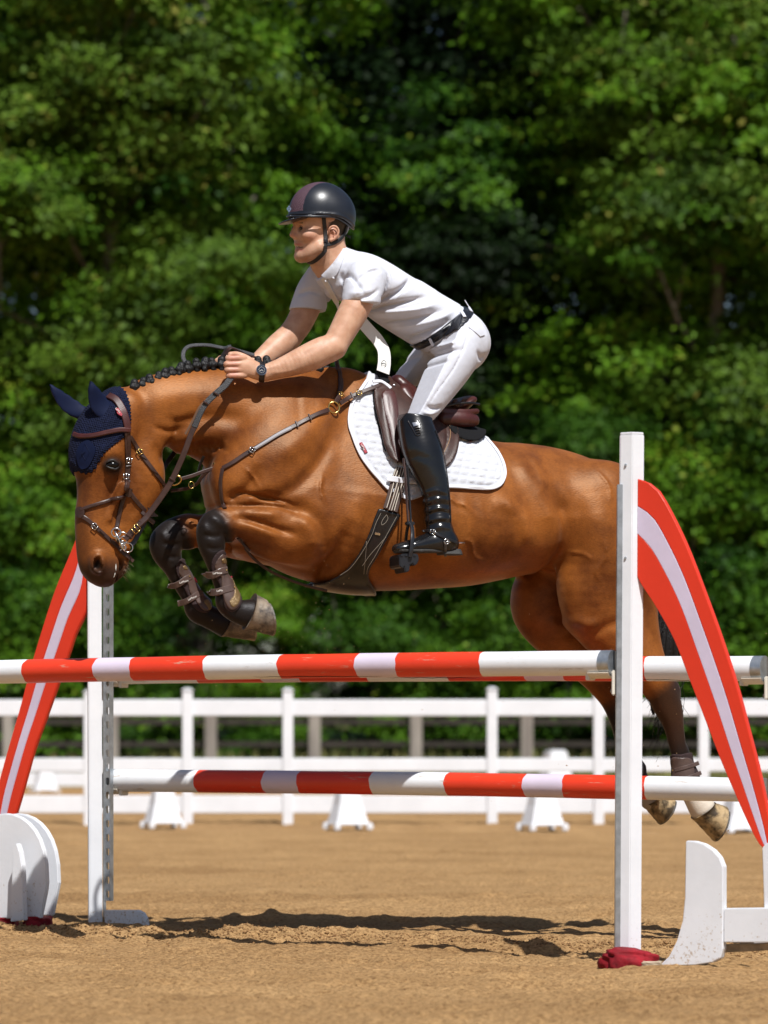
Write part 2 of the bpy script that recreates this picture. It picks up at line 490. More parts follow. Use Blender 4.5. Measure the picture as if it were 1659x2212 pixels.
def crown_mesh(seed, H, R, z0, nclump, nleaf, leaf, mi):
    """a crown of leaf clumps: each clump a ragged shell of small leaves, with gaps between clumps"""
    r = np.random.default_rng(seed)
    C = []; 
    while len(C) < nclump:
        p = r.uniform(-1, 1, 3)
        if np.hypot(p[0], p[1]) > 1: continue
        t = (p[2] + 1) / 2
        rad = R * (1.0 - .55 * max(0, t - .45) / .55) * (.75 + .25 * min(1, t / .2))
        k = .45 + .55 * r.random() ** .5
        C.append((p[0] * rad * k, p[1] * rad * k, z0 + t * (H - z0), r.uniform(.8, 1.9) * R / 4.2))
    V = []; T = []
    for (cx_, cy_, cz_, cr) in C:
        ns = max(6, int(22 * (cr / (1.3 * R / 4.2)) ** 2)); m = max(8, int(nleaf / 22))
        sd_ = r.normal(size=(ns, 3)); sd_ /= np.linalg.norm(sd_, axis=1)[:, None]
        sd_[:, 2] = np.where(sd_[:, 2] < -.3, -sd_[:, 2], sd_[:, 2])
        sp = np.array([cx_, cy_, cz_]) + sd_ * (cr * r.uniform(.55, 1.2, (ns, 1))) * np.array([1.15, 1.15, .78])
        ssz = r.uniform(.17, .36, (ns, 1))
        d = np.repeat(sd_, m, 0); n = ns * m
        g = r.normal(size=(n, 3)) * np.array([1, 1, .42]); 
        P = np.repeat(sp, m, 0) + g * np.repeat(ssz, m, 0)
        P[:, 2] -= .12 * np.linalg.norm(g[:, :2], axis=1) * np.repeat(ssz, m, 0)[:, 0] * 2
        st_ = np.repeat(r.normal(0, .10, ns), m)
        # leaf quad: normals lean outwards and upwards
        nn = d * .8 + np.array([0, 0, .6]) + r.normal(0, .45, (n, 3)); nn /= np.linalg.norm(nn, axis=1)[:, None]
        a = np.cross(nn, r.normal(size=(n, 3))); a /= np.linalg.norm(a, axis=1)[:, None]
        b = np.cross(nn, a)
        sz = leaf * r.uniform(.6, 1.3, n)[:, None]
        q = np.stack([P - a * sz * .9, P + b * sz * .5, P + a * sz, P - b * sz * .5], 1)
        V.append(q.reshape(-1, 3))
        t0 = np.clip(r.normal(.45, .22), .05, .85)
        T.append(np.clip(t0 + st_ + r.normal(0, .13, n) + (r.random(n) < .012) * .6, 0, 1))
    V = np.concatenate(V); T = np.concatenate(T)
    n = len(T)
    me_o = mesh_np("crown", V, np.arange(4 * n).reshape(n, 4), M_leaf[mi], smooth=False)
    a = me_o.data.attributes.new("tone", 'FLOAT', 'FACE'); a.data.foreach_set("value", T.astype(np.float32))
    return me_o, C

def trunk_mesh(seed, H, C, rad):
    r = np.random.default_rng(seed + 50)
    mb = MB()
    pts = []; x = y = 0
    for k in range(9):
        t = k / 8
        pts.append((x, y, t * H * .8)); x += r.normal(0, .14); y += r.normal(0, .10)
    mb.tube(pts, [rad * (1.25 if k == 0 else 1 - .85 * k / 8) for k in range(9)], 9)
    for (cx_, cy_, cz_, cr) in C[::2]:
        hz = max(1.2, cz_ - r.uniform(1.0, 3.0)) ; t = min(.98, hz / (H * .8)); i = t * 8; i0 = int(i)
        p0 = np.array(pts[min(i0, 8)]) * (1 - (i - i0)) + np.array(pts[min(i0 + 1, 8)]) * (i - i0)
        p1 = np.array([cx_, cy_, cz_]); m_ = (p0 + p1) / 2 + r.normal(0, .25, 3)
        mb.tube([p0, m_, p1], [max(.03, rad * .38 * (1 - t * .7)), max(.022, rad * .22 * (1 - t * .6)), .015], 5)
    return mb.build("trunk", M_bark, None, smooth=True)

class TreeKind:
    def __init__(s, seed, H, R, z0, nclump, nleaf, leaf, mi, rad=.26):
        s.crown, C = crown_mesh(seed, H, R, z0, nclump, nleaf, leaf, mi)
        s.trunk = trunk_mesh(seed, H, C, rad)
        s.used = False
    def place(s, loc, rz, sc, label, group):
        root = empty("tree", loc, rz, label, "tree", group)
        root.scale = (sc, sc, sc)
        for src in (s.trunk, s.crown):
            if s.used:
                c = src.copy(); scene.collection.objects.link(c)
            else: c = src
            c.parent = root
        s.used = True
        return root
KINDS = [TreeKind(1, 15, 3.6, 1.0, 40, 1900, .070, 0), TreeKind(2, 17, 4.0, 1.4, 42, 1800, .070, 1), TreeKind(3, 14, 3.4, .8, 38, 1900, .068, 2), TreeKind(4, 19, 4.2, 3.2, 44, 1700, .074, 0, .36),
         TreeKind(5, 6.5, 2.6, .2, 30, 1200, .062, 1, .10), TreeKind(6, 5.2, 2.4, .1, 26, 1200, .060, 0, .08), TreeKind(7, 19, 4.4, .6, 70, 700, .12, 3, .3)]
g_tr = "trees of the wood behind the arena"
def tree(k, x, D, rz, sc, label):
    c = at(x, 1600, D)
    KINDS[k].place((c.x, D, .35 + max(0, D - 60) * .02), rz, sc, label, g_tr)
tree(0, -40, 63.0, .4, 1.0, "bright leafy tree at the left edge of the wood")
tree(2, 250, 62.0, 1.7, 1.12, "olive green tree behind the horse's head")
tree(0, 420, 65.5, 2.5, 1.22, "bright tall tree between the plaited neck and the rider's arms")
tree(6, 960, 67.5, .9, .70, "tree with shade-coloured leaves rising behind the rider's helmet")
tree(6, 1000, 70.0, 2.1, 1.0, "tree with shade-coloured leaves behind the rider's back")
tree(3, 1400, 64.5, 3.3, 1.0, "tall bright tree above the horse's croup")
tree(2, 1520, 63.0, 5.1, 1.18, "olive green tree behind the red and white wing")
tree(0, 1760, 64.5, 4.4, 1.15, "bright leafy tree at the right edge of the wood")
tree(1, 120, 71.0, 1.2, 1.15, "deep green tree standing back on the left of the wood")
tree(3, -250, 70.0, 2.2, 1.0, "tall tree left of the frame edge of the wood")
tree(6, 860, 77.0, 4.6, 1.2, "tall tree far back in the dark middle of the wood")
tree(1, 1420, 73.0, .3, 1.2, "deep green tree standing back on the right of the wood")
tree(3, 380, 77.0, 5.6, 1.12, "tall tree far back behind the olive green tree")
tree(3, 1180, 80.0, 1.0, 1.15, "tall tree far back to the right of the dark middle")
tree(3, 1650, 77.0, 2.9, 1.12, "tall tree far back at the right")
tree(0, 620, 82.0, 3.9, 1.35, "bright tree deepest in the wood behind the helmet")
tree(6, 1010, 63.6, .5, .56, "low tree with shade-coloured leaves behind the rider's back and saddle")
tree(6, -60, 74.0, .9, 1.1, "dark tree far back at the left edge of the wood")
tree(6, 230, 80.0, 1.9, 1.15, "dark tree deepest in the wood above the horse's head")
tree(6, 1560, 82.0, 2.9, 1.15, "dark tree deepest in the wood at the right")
tree(0, -520, 64.0, 1.4, 1.1, "bright leafy tree beyond the left edge of the picture")
tree(2, -900, 65.0, 3.4, 1.15, "olive green tree far beyond the left edge of the picture")
tree(2, 2080, 64.0, .4, 1.15, "olive green tree beyond the right edge of the picture")
tree(0, 2460, 65.0, 2.4, 1.1, "bright leafy tree far beyond the right edge of the picture")
tree(6, 1270, 75.0, 3.9, 1.05, "dark tree standing back to the right of the dark middle")
tree(6, 1500, 74.0, 4.9, 1.0, "dark tree standing back behind the olive tree by the wing")
g_sh = "bushes at the foot of the wood"
def bush(k, x, D, rz, sc, label):
    c = at(x, 1600, D)
    root = KINDS[k].place((c.x, D, .35), rz, sc, label, g_sh); root.name = "bush"; root["category"] = "bush"
bush(5, 60, 60.2, .3, .95, "bright bush at the left behind the striped wing")
bush(4, 285, 60.5, 1.3, .55, "dark bush below the horse's muzzle")
bush(5, 575, 60.6, 2.3, .55, "bright bush behind the folded front hooves")
bush(4, 820, 61.5, 3.3, .95, "dark bush under the girth")
bush(5, 1030, 60.8, 4.3, .85, "bright bush under the horse's belly")
bush(4, 1240, 61.2, 5.3, .9, "dark bush behind the hind legs")
bush(5, 1500, 60.4, .8, 1.0, "bright bush right of the tall white post")
bush(4, 1680, 61.0, 1.8, 1.0, "dark bush at the right edge of the picture")
# ------------------------------------------------------------------ the jump: two standards with wings, three striped poles
def paint(name, col, rough=.42, wear=True):
    m = mat(name, col, rough, var=.05, scale=4, bump=.18, bscale=60, spec=.45, detail=6, bdist=.002)
    if wear:
        nt = m.node_tree; n = nt.nodes; l = nt.links; p = n["Principled BSDF"]
        base = p.inputs["Base Color"].links[0].from_socket
        tc = [x for x in n if x.type == 'TEX_COORD'][0]
        mp = n.new("ShaderNodeMapping"); mp.inputs["Scale"].default_value = (1.2, 9, 9); l.new(tc.outputs["Object"], mp.inputs[0])
        z = n.new("ShaderNodeTexNoise"); z.inputs["Scale"].default_value = 5; z.inputs["Detail"].default_value = 8; z.inputs["Roughness"].default_value = .7
        l.new(mp.outputs[0], z.inputs["Vector"])
        r = n.new("ShaderNodeValToRGB"); r.color_ramp.elements[0].position = .60; r.color_ramp.elements[0].color = (0, 0, 0, 1)
        r.color_ramp.elements[1].position = .67; r.color_ramp.elements[1].color = (1, 1, 1, 1)
        l.new(z.outputs[0], r.inputs[0])
        x = n.new("ShaderNodeMix"); x.data_type = 'RGBA'; x.inputs[7].default_value = (.42, .33, .24, 1)
        mu = n.new("ShaderNodeMath"); mu.operation = 'MULTIPLY'; mu.inputs[1].default_value = .75; l.new(r.outputs[0], mu.inputs[0])
        l.new(mu.outputs[0], x.inputs[0]); l.new(base, x.inputs[6]); l.new(x.outputs[2], p.inputs["Base Color"])
    return m
M_wpaint = paint("white_paint", (.73, .745, .77))
M_red = paint("red_paint", (.68, .045, .016), .36)
M_lilac = paint("lilac_paint", (.62, .54, .66))
M_white_clean = paint("white_board_paint", (.74, .755, .79), .45, wear=False)
M_red_clean = paint("red_board_paint", (.70, .040, .014), .34, wear=False)
M_lilac_clean = paint("lilac_board_paint", (.62, .54, .68), .40, wear=False)
def splashes(m):
    """dried specks of sand kicked up on the lower parts"""
    nt = m.node_tree; n = nt.nodes; l = nt.links; p = n["Principled BSDF"]
    base = p.inputs["Base Color"].links[0].from_socket
    tc = [x for x in n if x.type == 'TEX_COORD'][0]
    z = n.new("ShaderNodeTexNoise"); z.inputs["Scale"].default_value = 75; z.inputs["Detail"].default_value = 6; z.inputs["Roughness"].default_value = .7; l.new(tc.outputs["Object"], z.inputs["Vector"])
    big = n.new("ShaderNodeTexNoise"); big.inputs["Scale"].default_value = 6; big.inputs["Detail"].default_value = 5; l.new(tc.outputs["Object"], big.inputs["Vector"])
    sx_ = n.new("ShaderNodeSeparateXYZ"); l.new(tc.outputs["Object"], sx_.inputs[0])
    mr = n.new("ShaderNodeMapRange"); mr.inputs[1].default_value = .0; mr.inputs[2].default_value = .45; mr.inputs[3].default_value = .13; mr.inputs[4].default_value = -.10; l.new(sx_.outputs[2], mr.inputs[0])
    a = n.new("ShaderNodeMath"); a.operation = 'ADD'; l.new(z.outputs[0], a.inputs[0]); l.new(mr.outputs[0], a.inputs[1])
    b = n.new("ShaderNodeMath"); b.operation = 'MULTIPLY_ADD'; b.inputs[1].default_value = .30; l.new(big.outputs[0], b.inputs[0]); l.new(a.outputs[0], b.inputs[2])
    r = n.new("ShaderNodeValToRGB"); r.color_ramp.elements[0].position = .83; r.color_ramp.elements[0].color = (0, 0, 0, 1); r.color_ramp.elements[1].position = .93; r.color_ramp.elements[1].color = (.8, .8, .8, 1)
    l.new(b.outputs[0], r.inputs[0])
    x = n.new("ShaderNodeMix"); x.data_type = 'RGBA'; x.inputs[7].default_value = (.40, .27, .15, 1); l.new(r.outputs[0], x.inputs[0]); l.new(base, x.inputs[6]); l.new(x.outputs[2], p.inputs["Base Color"])
splashes(M_white_clean)
M_steel = mat("galvanised_steel", (.42, .45, .48), .38, var=.18, scale=25, spec=.5, metal=.8)
M_cup = mat("ivory_plastic_cup", (.72, .68, .60), .42, var=.04, scale=10)
M_hole = mat("dark_inside", (.02, .02, .02), .9)
M_base_red = mat("crimson_foot_paint", (.20, .006, .012), .75, var=.45, scale=16, bump=.8, bscale=60, spec=.25)
M_rawwood = mat("chipped_wood", (.35, .28, .20), .85, var=.3, scale=18, bump=.5)

PL = at(235, 1686, 13.95); PR = at(1650, 1700, 12.42)       # ends of the far element
far_dir = Vector((PR.x - PL.x, PR.y - PL.y, 0)).normalized()
NR = at(1322, 1432, 11.46)
near_L = NR - far_dir * 2.98

def pole(name, A, B, ra, rb, bands, label, crack=None):
    """bands: list of (start fraction, material index); a slightly uneven round timber with turned ends"""
    A = Vector(A); B = Vector(B); L = (B - A).length
    root = empty(name, (A + B) / 2, 0, label, "jump pole", "striped jump poles")
    X = (B - A).normalized(); Y = Vector((0, 0, 1)).cross(X).normalized(); Z = X.cross(Y)
    Mx = Matrix((X, Y, Z)).transposed()
    root.rotation_euler = Mx.to_euler()
    seg = 32
    r = np.random.default_rng(int(abs(A.x * 1000)) + 5)
    edges = [b[0] for b in bands] + [1.0]
    mats = [M_wpaint, M_red, M_lilac]
    ph = r.uniform(0, 6, 4)
    def ring(u):
        R = ra + (rb - ra) * u
        R *= 1 + .008 * math.sin(u * 23 + ph[0]) + .006 * math.sin(u * 51 + ph[1])
        bow = .004 * math.sin(u * math.pi) * 1.5
        out = []
        for k in range(seg):
            t = 2 * math.pi * k / seg
            q = R * (1 + .012 * math.sin(3 * t + ph[2] + u * 3))
            jit = (.0022 * math.sin(3 * t + u * 50) + .0012 * math.sin(8 * t + u * 90)) if .01 < u < .99 else 0
            out.append(((u - .5) * L + jit, math.cos(t) * q, math.sin(t) * q + bow))
        return out
    for (e0, e1, bi) in zip(edges[:-1], edges[1:], [b[1] for b in bands]):
        n = max(3, int((e1 - e0) * 60))
        vs = []; fs = []
        slope = .004 * math.sin(e0 * 99)
        for i in range(n + 1):
            vs += ring(e0 + (e1 - e0) * i / n)
        for i in range(n):
            for k in range(seg):
                k2 = (k + 1) % seg
                fs.append((i * seg + k, (i + 1) * seg + k, (i + 1) * seg + k2, i * seg + k2))
        if e0 == 0: fs.append(tuple(range(seg)))
        if e1 == 1.0: fs.append(tuple(range(n * seg, n * seg + seg))[::-1])
        mb = MB(); mb.add(vs, fs)
        mb.build("band", mats[bi], root, smooth=True, auto=math.radians(50))
    # galvanised end caps
    for (u0, u1, e) in ((-.002, .012, 0), (.988, 1.002, 1)):
        R = (ra if e == 0 else rb) * 1.018
        mb = MB()
        mb.tube([((u0 - .5) * L, 0, 0), ((u1 - .5) * L, 0, 0)], R, 32)
        mb.build("end_cap", M_steel, root, smooth=True, auto=math.radians(40))
    if crack:
        for (u0, u1, t0, t1) in crack:
            mb = MB(); n = 14; vs = []; fs = []
            for i in range(n + 1):
                u = u0 + (u1 - u0) * i / n; t = t0 + (t1 - t0) * i / n + .04 * math.sin(i * 2.1)
                hw = .0016 * math.sin(math.pi * (i + .3) / (n + .6)) + .0003
                R = (ra + (rb - ra) * u) * 1.012
                for sgn in (-1, 1):
                    tt = t + sgn * hw / R
                    vs.append(((u - .5) * L, math.cos(tt) * R * 1.004, math.sin(tt) * R * 1.004 + .006 * math.sin(u * math.pi)))
            for i in range(n): fs.append((2 * i, 2 * i + 1, 2 * i + 3, 2 * i + 2))
            mb.add(vs, fs); mb.build("crack", M_hole, root)
    return root

def frac(xp, A, B):
    """fraction along AB of the point seen at picture x"""
    k = (xp - CX) / F_PX
    d = B - A
    return (k * A.y - A.x) / (d.x - k * d.y)
def bands_from(A, B, xs, first):
    out = []; 
    for (x, c) in xs: out.append((0.0 if x is None else frac(x, A, B), c))
    return out
# 0 white 1 red 2 lilac
A = near_L.copy(); A.z = NR.z - .006; B = NR
top_near = pole("top_pole", A, B, px(25.2, A.y), px(27.3, B.y),
    bands_from(A, B, [(None, 0), (62, 1), (215, 2), (293, 1), (452, 0), (612, 1), (779, 2), (866, 1), (1047, 0)], 0),
    "front top pole, red white and lilac, right under the horse", crack=[(.52, .70, -2.15, -2.0)])
A = PL.copy(); A.z = at(235, 1686, PL.y).z; B = PR.copy(); B.z = at(1640, 1707, PR.y).z
low_far = pole("lower_pole", A, B, px(24.2, A.y), px(26.3, B.y),
    bands_from(A, B, [(None, 0), (432, 1), (578, 2), (653, 1), (810, 0), (971, 1), (1140, 2), (1225, 1), (1402, 0)], 0),
    "lower red white and lilac pole hanging in front of the fence")
A = PL.copy(); A.z = at(235, 1453, PL.y).z; B = PR.copy(); B.z = at(1650, 1444.5, PR.y).z
top_far = pole("top_pole", A, B, px(25, A.y), px(27.5, B.y),
    bands_from(A, B, [(None, 0), (432, 1), (572, 2), (655, 1), (800, 0), (974, 1), (1140, 2), (1226, 1), (1402, 0)], 0),
    "rear top pole, mostly hidden behind the front top pole", crack=[(.80, .985, -2.2, -1.75), (.46, .60, -2.4, -2.3)])

def hex_post(mb, cx_, cy_, w, d, z0, z1, ch=.018, rz=0.0, tilt=(0, 0)):
    """post with a chamfered front (five flat sides seen), closed at both ends"""
    R = Matrix.Rotation(rz, 3, 'Z')
    pts = [(-w / 2, -d / 2 + ch * .3), (-w / 2 + ch * .3, -d / 2), (w / 2 - ch * .3, -d / 2), (w / 2, -d / 2 + ch * .3), (w / 2, d / 2), (-w / 2, d / 2)]
    vs = []
    for (z, tx, ty) in ((z0, 0, 0), (z1, tilt[0], tilt[1])):
        for p in pts:
            q = R @ Vector((p[0], p[1], 0)); vs.append((cx_ + q.x + tx, cy_ + q.y + ty, z))
    n = len(pts)
    fs = [tuple(range(n))[::-1], tuple(range(n, 2 * n))] + [(i, (i + 1) % n, n + (i + 1) % n, n + i) for i in range(n)]
    mb.add(vs, fs)

PHI = math.atan2(far_dir.y, far_dir.x)             # direction of the poles in plan
U = far_dir.copy(); Nn = Vector((-far_dir.y, far_dir.x, 0))   # along the jump, and away from the camera
def plane_pt(xp, yp, P0):
    """point of the vertical plane through P0 along the jump, seen at picture xp, yp"""
    k = (xp - CX) / F_PX
    t = (k * P0.y - P0.x) / (U.x - k * U.y)
    D = P0.y + t * U.y
    return Vector((k * D, D, EYE + (HORIZON - yp) * D / F_PX))

def track(parent, P0, x_off, z0, z1, face, loc):
    """galvanised strip with keyhole slots; holes are real openings with a dark channel behind"""
    pass

def striped_wing(root, P0, outer, inner, frac_a, frac_b, th, loc):
    """outer, inner: matching picture polylines of the two edges; cut lengthwise into red, lilac, red boards"""
    O = [plane_pt(x, y, P0) for x, y in outer]; I = [plane_pt(x, y, P0) for x, y in inner]
    off = Nn * th
    for (a0, a1, m) in ((frac_a[0], frac_a[1], M_red_clean), (frac_a[1], frac_a[2], M_lilac_clean), (frac_a[2], frac_a[3], M_red_clean)):
        vs = []; fs = []
        n = len(O)
        for i in range(n):
            t = i / (n - 1)
            p = I[i].lerp(O[i], a0[0] * (1 - t) + a0[1] * t); q = I[i].lerp(O[i], a1[0] * (1 - t) + a1[1] * t)
            for b in (p, q): vs += [b - loc, b + off - loc]
        for i in range(n - 1):
            a = i * 4; c = a + 4
            fs += [(a, c, c + 2, a + 2), (a + 1, a + 3, c + 3, c + 1), (a, a + 1, c + 1, c), (a + 2, c + 2, c + 3, a + 3)]
        fs += [(0, 2, 3, 1), (4 * n - 4, 4 * n - 3, 4 * n - 1, 4 * n - 2)]
        mb = MB(); mb.add(vs, fs)
        mb.build("wing_stripe", m, root, bevel=.0035 if m is M_red_clean else .0015, seg=3)

def resample_pl(P, n):
    P = np.array(P, float); d = np.r_[0, np.cumsum(np.hypot(*np.diff(P, axis=0).T))]
    C = catmull(P, 8); dd = np.r_[0, np.cumsum(np.hypot(*np.diff(C, axis=0).T))]
    t = np.linspace(0, dd[-1], n)
    return [(float(np.interp(u, dd, C[:, 0])), float(np.interp(u, dd, C[:, 1]))) for u in t]

def keyhole_strip(root, base, w, z0, z1, pitch, name="track"):
    """base: Vector centre of the strip foot in root space, strip faces -N direction; rows of keyholes"""
    seg = 8
    ex = U; ez = Vector((0, 0, 1))
    n = int((z1 - z0) / pitch)
    vs = []; fs = []
    def P(u, z, dep=0.0): return base + ex * u + ez * z + Nn * dep
    hole = []
    for k in range(14):                                # key shaped outline: round above, slot below
        t = 2 * math.pi * k / 14 + math.pi / 2
        hu, hz = math.cos(t), math.sin(t)
        hole.append((hu * .0085, hz * .0085 + (.006 if hz > -.2 else -.009)))
    for i in range(n):
        zc = z0 + (i + .5) * pitch; b = len(vs)
        outer = []
        for (hu, hz) in hole:
            m = max(abs(hu) / (w / 2), abs(hz) / (pitch / 2)); outer.append((hu / m, hz / m))
        outer = [(max(-w / 2, min(w / 2, a)), max(-pitch / 2, min(pitch / 2, c))) for a, c in outer]
        for (hu, hz) in outer: vs.append(P(hu, zc + hz))
        for (hu, hz) in hole: vs.append(P(hu, zc + hz))
        for (hu, hz) in hole: vs.append(P(hu, zc + hz, .003))
        m = 14
        for k in range(m):
            k2 = (k + 1) % m
            fs.append((b + k, b + k2, b + m + k2, b + m + k)); fs.append((b + m + k, b + m + k2, b + 2 * m + k2, b + 2 * m + k))
        for (qa, qb) in ((-1, -1), (1, -1), (1, 1), (-1, 1)):  # corner fillers
            c = (qa * w / 2, qb * pitch / 2)
            near = sorted(range(m), key=lambda k: (outer[k][0] - c[0]) ** 2 + (outer[k][1] - c[1]) ** 2)[:2]
            j = len(vs); vs.append(P(c[0], zc + c[1])); fs.append((b + near[0], b + near[1], j))
    mb = MB(); mb.add(vs, fs)
    # folded sides
    for sgn in (-1, 1):
        c = base + ex * (sgn * (w / 2 + .0012)) + Nn * .010 + ez * ((z0 + z1) / 2)
        mb.box(c, (.0022, .024, z1 - z0), rz=PHI)
    return mb.build(name, M_steel, root)

def jump_cup(name, P, side, label, r):
    """ivory plastic cup: curved tray with lip, back plate and pin; side = +1 tray points along U, -1 against"""
    root = empty(name, P, PHI if side > 0 else PHI + math.pi, label, "jump cup", "jump cups holding the poles")
    mb = MB(); n = 8; vs = []; fs = []
    for i in range(n + 1):
        t = math.radians(215 + 110 * i / n)
        for rr in (r * 1.04, r * 1.16):
            for xx in (.004, .088):
                f = 1 if xx < .05 else .92
                vs.append((xx, math.cos(t) * rr * f, math.sin(t) * rr + r * 1.06))
    for i in range(n):
        a = i * 4; b = a + 4
        fs += [(a, b, b + 1, a + 1), (a + 2, a + 3, b + 3, b + 2), (a, a + 2, b + 2, b), (a + 1, b + 1, b + 3, a + 3)]
    fs += [(0, 1, 3, 2), (4 * n, 4 * n + 2, 4 * n + 3, 4 * n + 1)]
    mb.add(vs, fs)
    mb.box((.092, 0, r * .12), (.016, r * 1.05, .030))
    mb.build("tray", M_cup, root, bevel=.0025)
    mb = MB(); mb.box((-.003, 0, -.018), (.012, .042, .085)); mb.build("back_plate", M_cup, root, bevel=.004)
    mb = MB(); mb.tube([(-.02, 0, -.045), (.014, 0, -.045)], .006, 10); mb.build("pin", M_steel, root, smooth=True)
    return root

# ---- near standard, at the right
P0 = at(1358, 2084, 11.44); P0.z = 0
st = empty("jump_standard", P0, 0, "tall white jump post with red and lilac striped wing on the right", "jump standard", "jump standards with striped wings")
def lp(v): return Vector(v) - P0
mb = MB()
w = px(37, 11.44)
top = at(1365, 937, 11.44); tz = top.z
R45 = math.radians(28)
hexa = [(-.70 * w, -.14 * w), (0, -.50 * w), (.70 * w, -.14 * w), (.70 * w, .30 * w), (0, .62 * w), (-.70 * w, .30 * w)]
dx_ = px(7, 11.44)
mb.add([(x, y, -.03) for x, y in hexa] + [(x + dx_, y, tz - .004) for x, y in hexa], [(5, 4, 3, 2, 1, 0), (6, 7, 8, 9, 10, 11)] + [(i, (i + 1) % 6, 6 + (i + 1) % 6, 6 + i) for i in range(6)])
post = mb.build("post", M_white_clean, st, bevel=.0025, seg=2)
mb = MB(); mb.prism([(x * .96 + dx_, y * .96, tz - .004) for x, y in hexa], (0, 0, .008)); mb.build("post_cap", M_white_clean, st, bevel=.002)
# track on the pole side
s0 = Vector((-px(24.5, 11.44), .006, 0)); 
mb = MB()
vs = []
zt = at(1336, 1047, 11.44).z
for (z, dx) in ((.02, 0.0), (zt, px(5.5, 11.44))):
    for (a, b) in ((-.009, -.022), (.009, -.022), (.009, .022), (-.009, .022)): vs.append((s0.x + a + dx, s0.y + b, z))
mb.add(vs, [(3, 2, 1, 0), (4, 5, 6, 7), (0, 1, 5, 4), (1, 2, 6, 5), (2, 3, 7, 6), (3, 0, 4, 7)])
mb.build("track", M_steel, st, bevel=.001)
outer = resample_pl([(1377, 1034), (1400, 1043), (1421, 1060), (1450, 1110), (1484, 1182), (1520, 1275), (1556, 1374), (1590, 1478), (1620, 1590), (1640, 1668), (1657, 1748), (1664, 1800), (1662, 1838)], 34)
inner = resample_pl([(1376, 1245), (1386, 1264), (1415, 1308), (1455, 1380), (1490, 1470), (1525, 1560), (1560, 1650), (1590, 1720), (1612, 1770), (1634, 1815), (1644, 1828), (1650, 1834), (1655, 1838)], 34)
P0w = P0 + Vector((0, -.004, 0))
striped_wing(st, P0w, outer, inner, [(0.0, 0.0), (.44, .30), (.72, .62), (1, 1)], None, .022, P0)
# foot boards
def flat_shape(root, pts, P0_, th, m, name, loc, bev=.003):
    V = [plane_pt(x, y, P0_) - loc for x, y in pts]
    mb = MB(); mb.prism(V, Nn * th); return mb.build(name, m, root, bevel=bev, seg=2)
foot = [(1481, 1816), (1500, 1817), (1520, 1823), (1540, 1836), (1554, 1852), (1562, 1872), (1562, 1960), (1561, 2050), (1556, 2070), (1540, 2079), (1500, 2085), (1440, 2087), (1424, 2086), (1445, 2066), (1462, 2032), (1474, 1990), (1479, 1940)]
Pf = P0 + Vector((0, -.02, 0)) - Nn * .02
flat_shape(st, foot, Pf, .03, M_white_clean, "foot_board", P0)
flat_shape(st, [(1563, 1962), (1720, 1960), (1720, 2036), (1563, 2036)], Pf + Nn * .004, .026, M_white_clean, "bottom_rail", P0)
flat_shape(st, [(1563, 2040), (1720, 2034), (1720, 2050), (1563, 2058)], Pf + Nn * .05, .02, M_rawwood, "ground_batten", P0)
flat_shape(st, [(1646, 1832), (1652, 1824), (1700, 1800), (1700, 1962), (1650, 1962)], Pf + Nn * .024, .04, M_white_clean, "outer_post", P0)
# worn crimson foot at the bottom of the post
def lumpy(root, c, size, m, name, seed):
    r = np.random.default_rng(seed)
    bm = bmesh.new(); bmesh.ops.create_icosphere(bm, subdivisions=4, radius=1)
    for v in bm.verts:
        p = v.co.copy(); q = Vector([math.copysign(abs(k) ** .55, k) for k in p])
        nz = math.sin(p.x * 5 + seed) * .10 + math.sin(p.y * 7 + p.z * 4 + seed) * .08 + math.sin(p.x * 11 + p.z * 9) * .05
        q *= (1 + nz)
        v.co = Vector((c[0] + q.x * size[0], c[1] + q.y * size[1], max(c[2] + q.z * size[2], -.02)))
    me = bpy.data.meshes.new(name); bm.to_mesh(me); bm.free(); me.materials.append(m)
    me.polygons.foreach_set("use_smooth", [True] * len(me.polygons))
    return link(bpy.data.objects.new(name, me), root)
lumpy(st, (-.008, -.075, .012), (px(60, 11.44), .085, px(27, 11.44)), M_base_red, "red_foot", 2)
lumpy(st, (.065, -.155, .010), (.035, .02, .012), M_rawwood, "chipped_edge", 5)
# screw heads
for (x, y) in ((1351.5, 1004), (1351, 1205)):
    p = at(x, y, 11.44 - w * .40); mb = MB(); mb.tube([lp(p), lp(p) + Vector((0, .012, 0))], .004, 10); mb.build("screw", M_steel, st)

# ---- far standard, at the left
Q0 = at(206, 1998, 13.9); Q0.z = 0
sl = empty("jump_standard", Q0, 0, "white jump post with perforated steel track and striped wing on the left", "jump standard", "jump standards with striped wings")
w = px(30, 13.9); tzl = at(206, 1180, 13.9).z
mb = MB(); hex_post(mb, 0, 0, w, w * 1.2, -.03, tzl, ch=.014, rz=0.12, tilt=(-px(2.5, 13.9), 0)); mb.build("post", M_white_clean, sl, bevel=.0025)
mb = MB(); mb.box((px(19.5, 13.9), .004, (tzl + .05) / 2), (px(6, 13.9), w * .92, tzl - .02), rz=.12); mb.build("track_rail", M_steel, sl, bevel=.001)
keyhole_strip(sl, Vector((px(27.5, 13.9), -.030, 0)), px(12.5, 13.9), .10, tzl - .03, px(31.5, 13.9) * .0 + .0575)
lf = [(224, 1966), (295, 1966), (306, 1972), (313, 1984), (315, 1998), (314, 2006), (226, 2004)]
flat_shape(sl, lf, Q0 - Nn * .02, .028, M_white_clean, "foot_board", Q0)
outer = resample_pl([(168, 1150), (155, 1185), (118, 1275), (90, 1360), (66, 1440), (45, 1520), (22, 1600), (5, 1660), (-10, 1720), (-18, 1790)], 30)
inner = resample_pl([(187, 1262), (187, 1315), (162, 1370), (145, 1420), (120, 1490), (95, 1560), (73, 1620), (56, 1680), (42, 1730), (24, 1790)], 30)
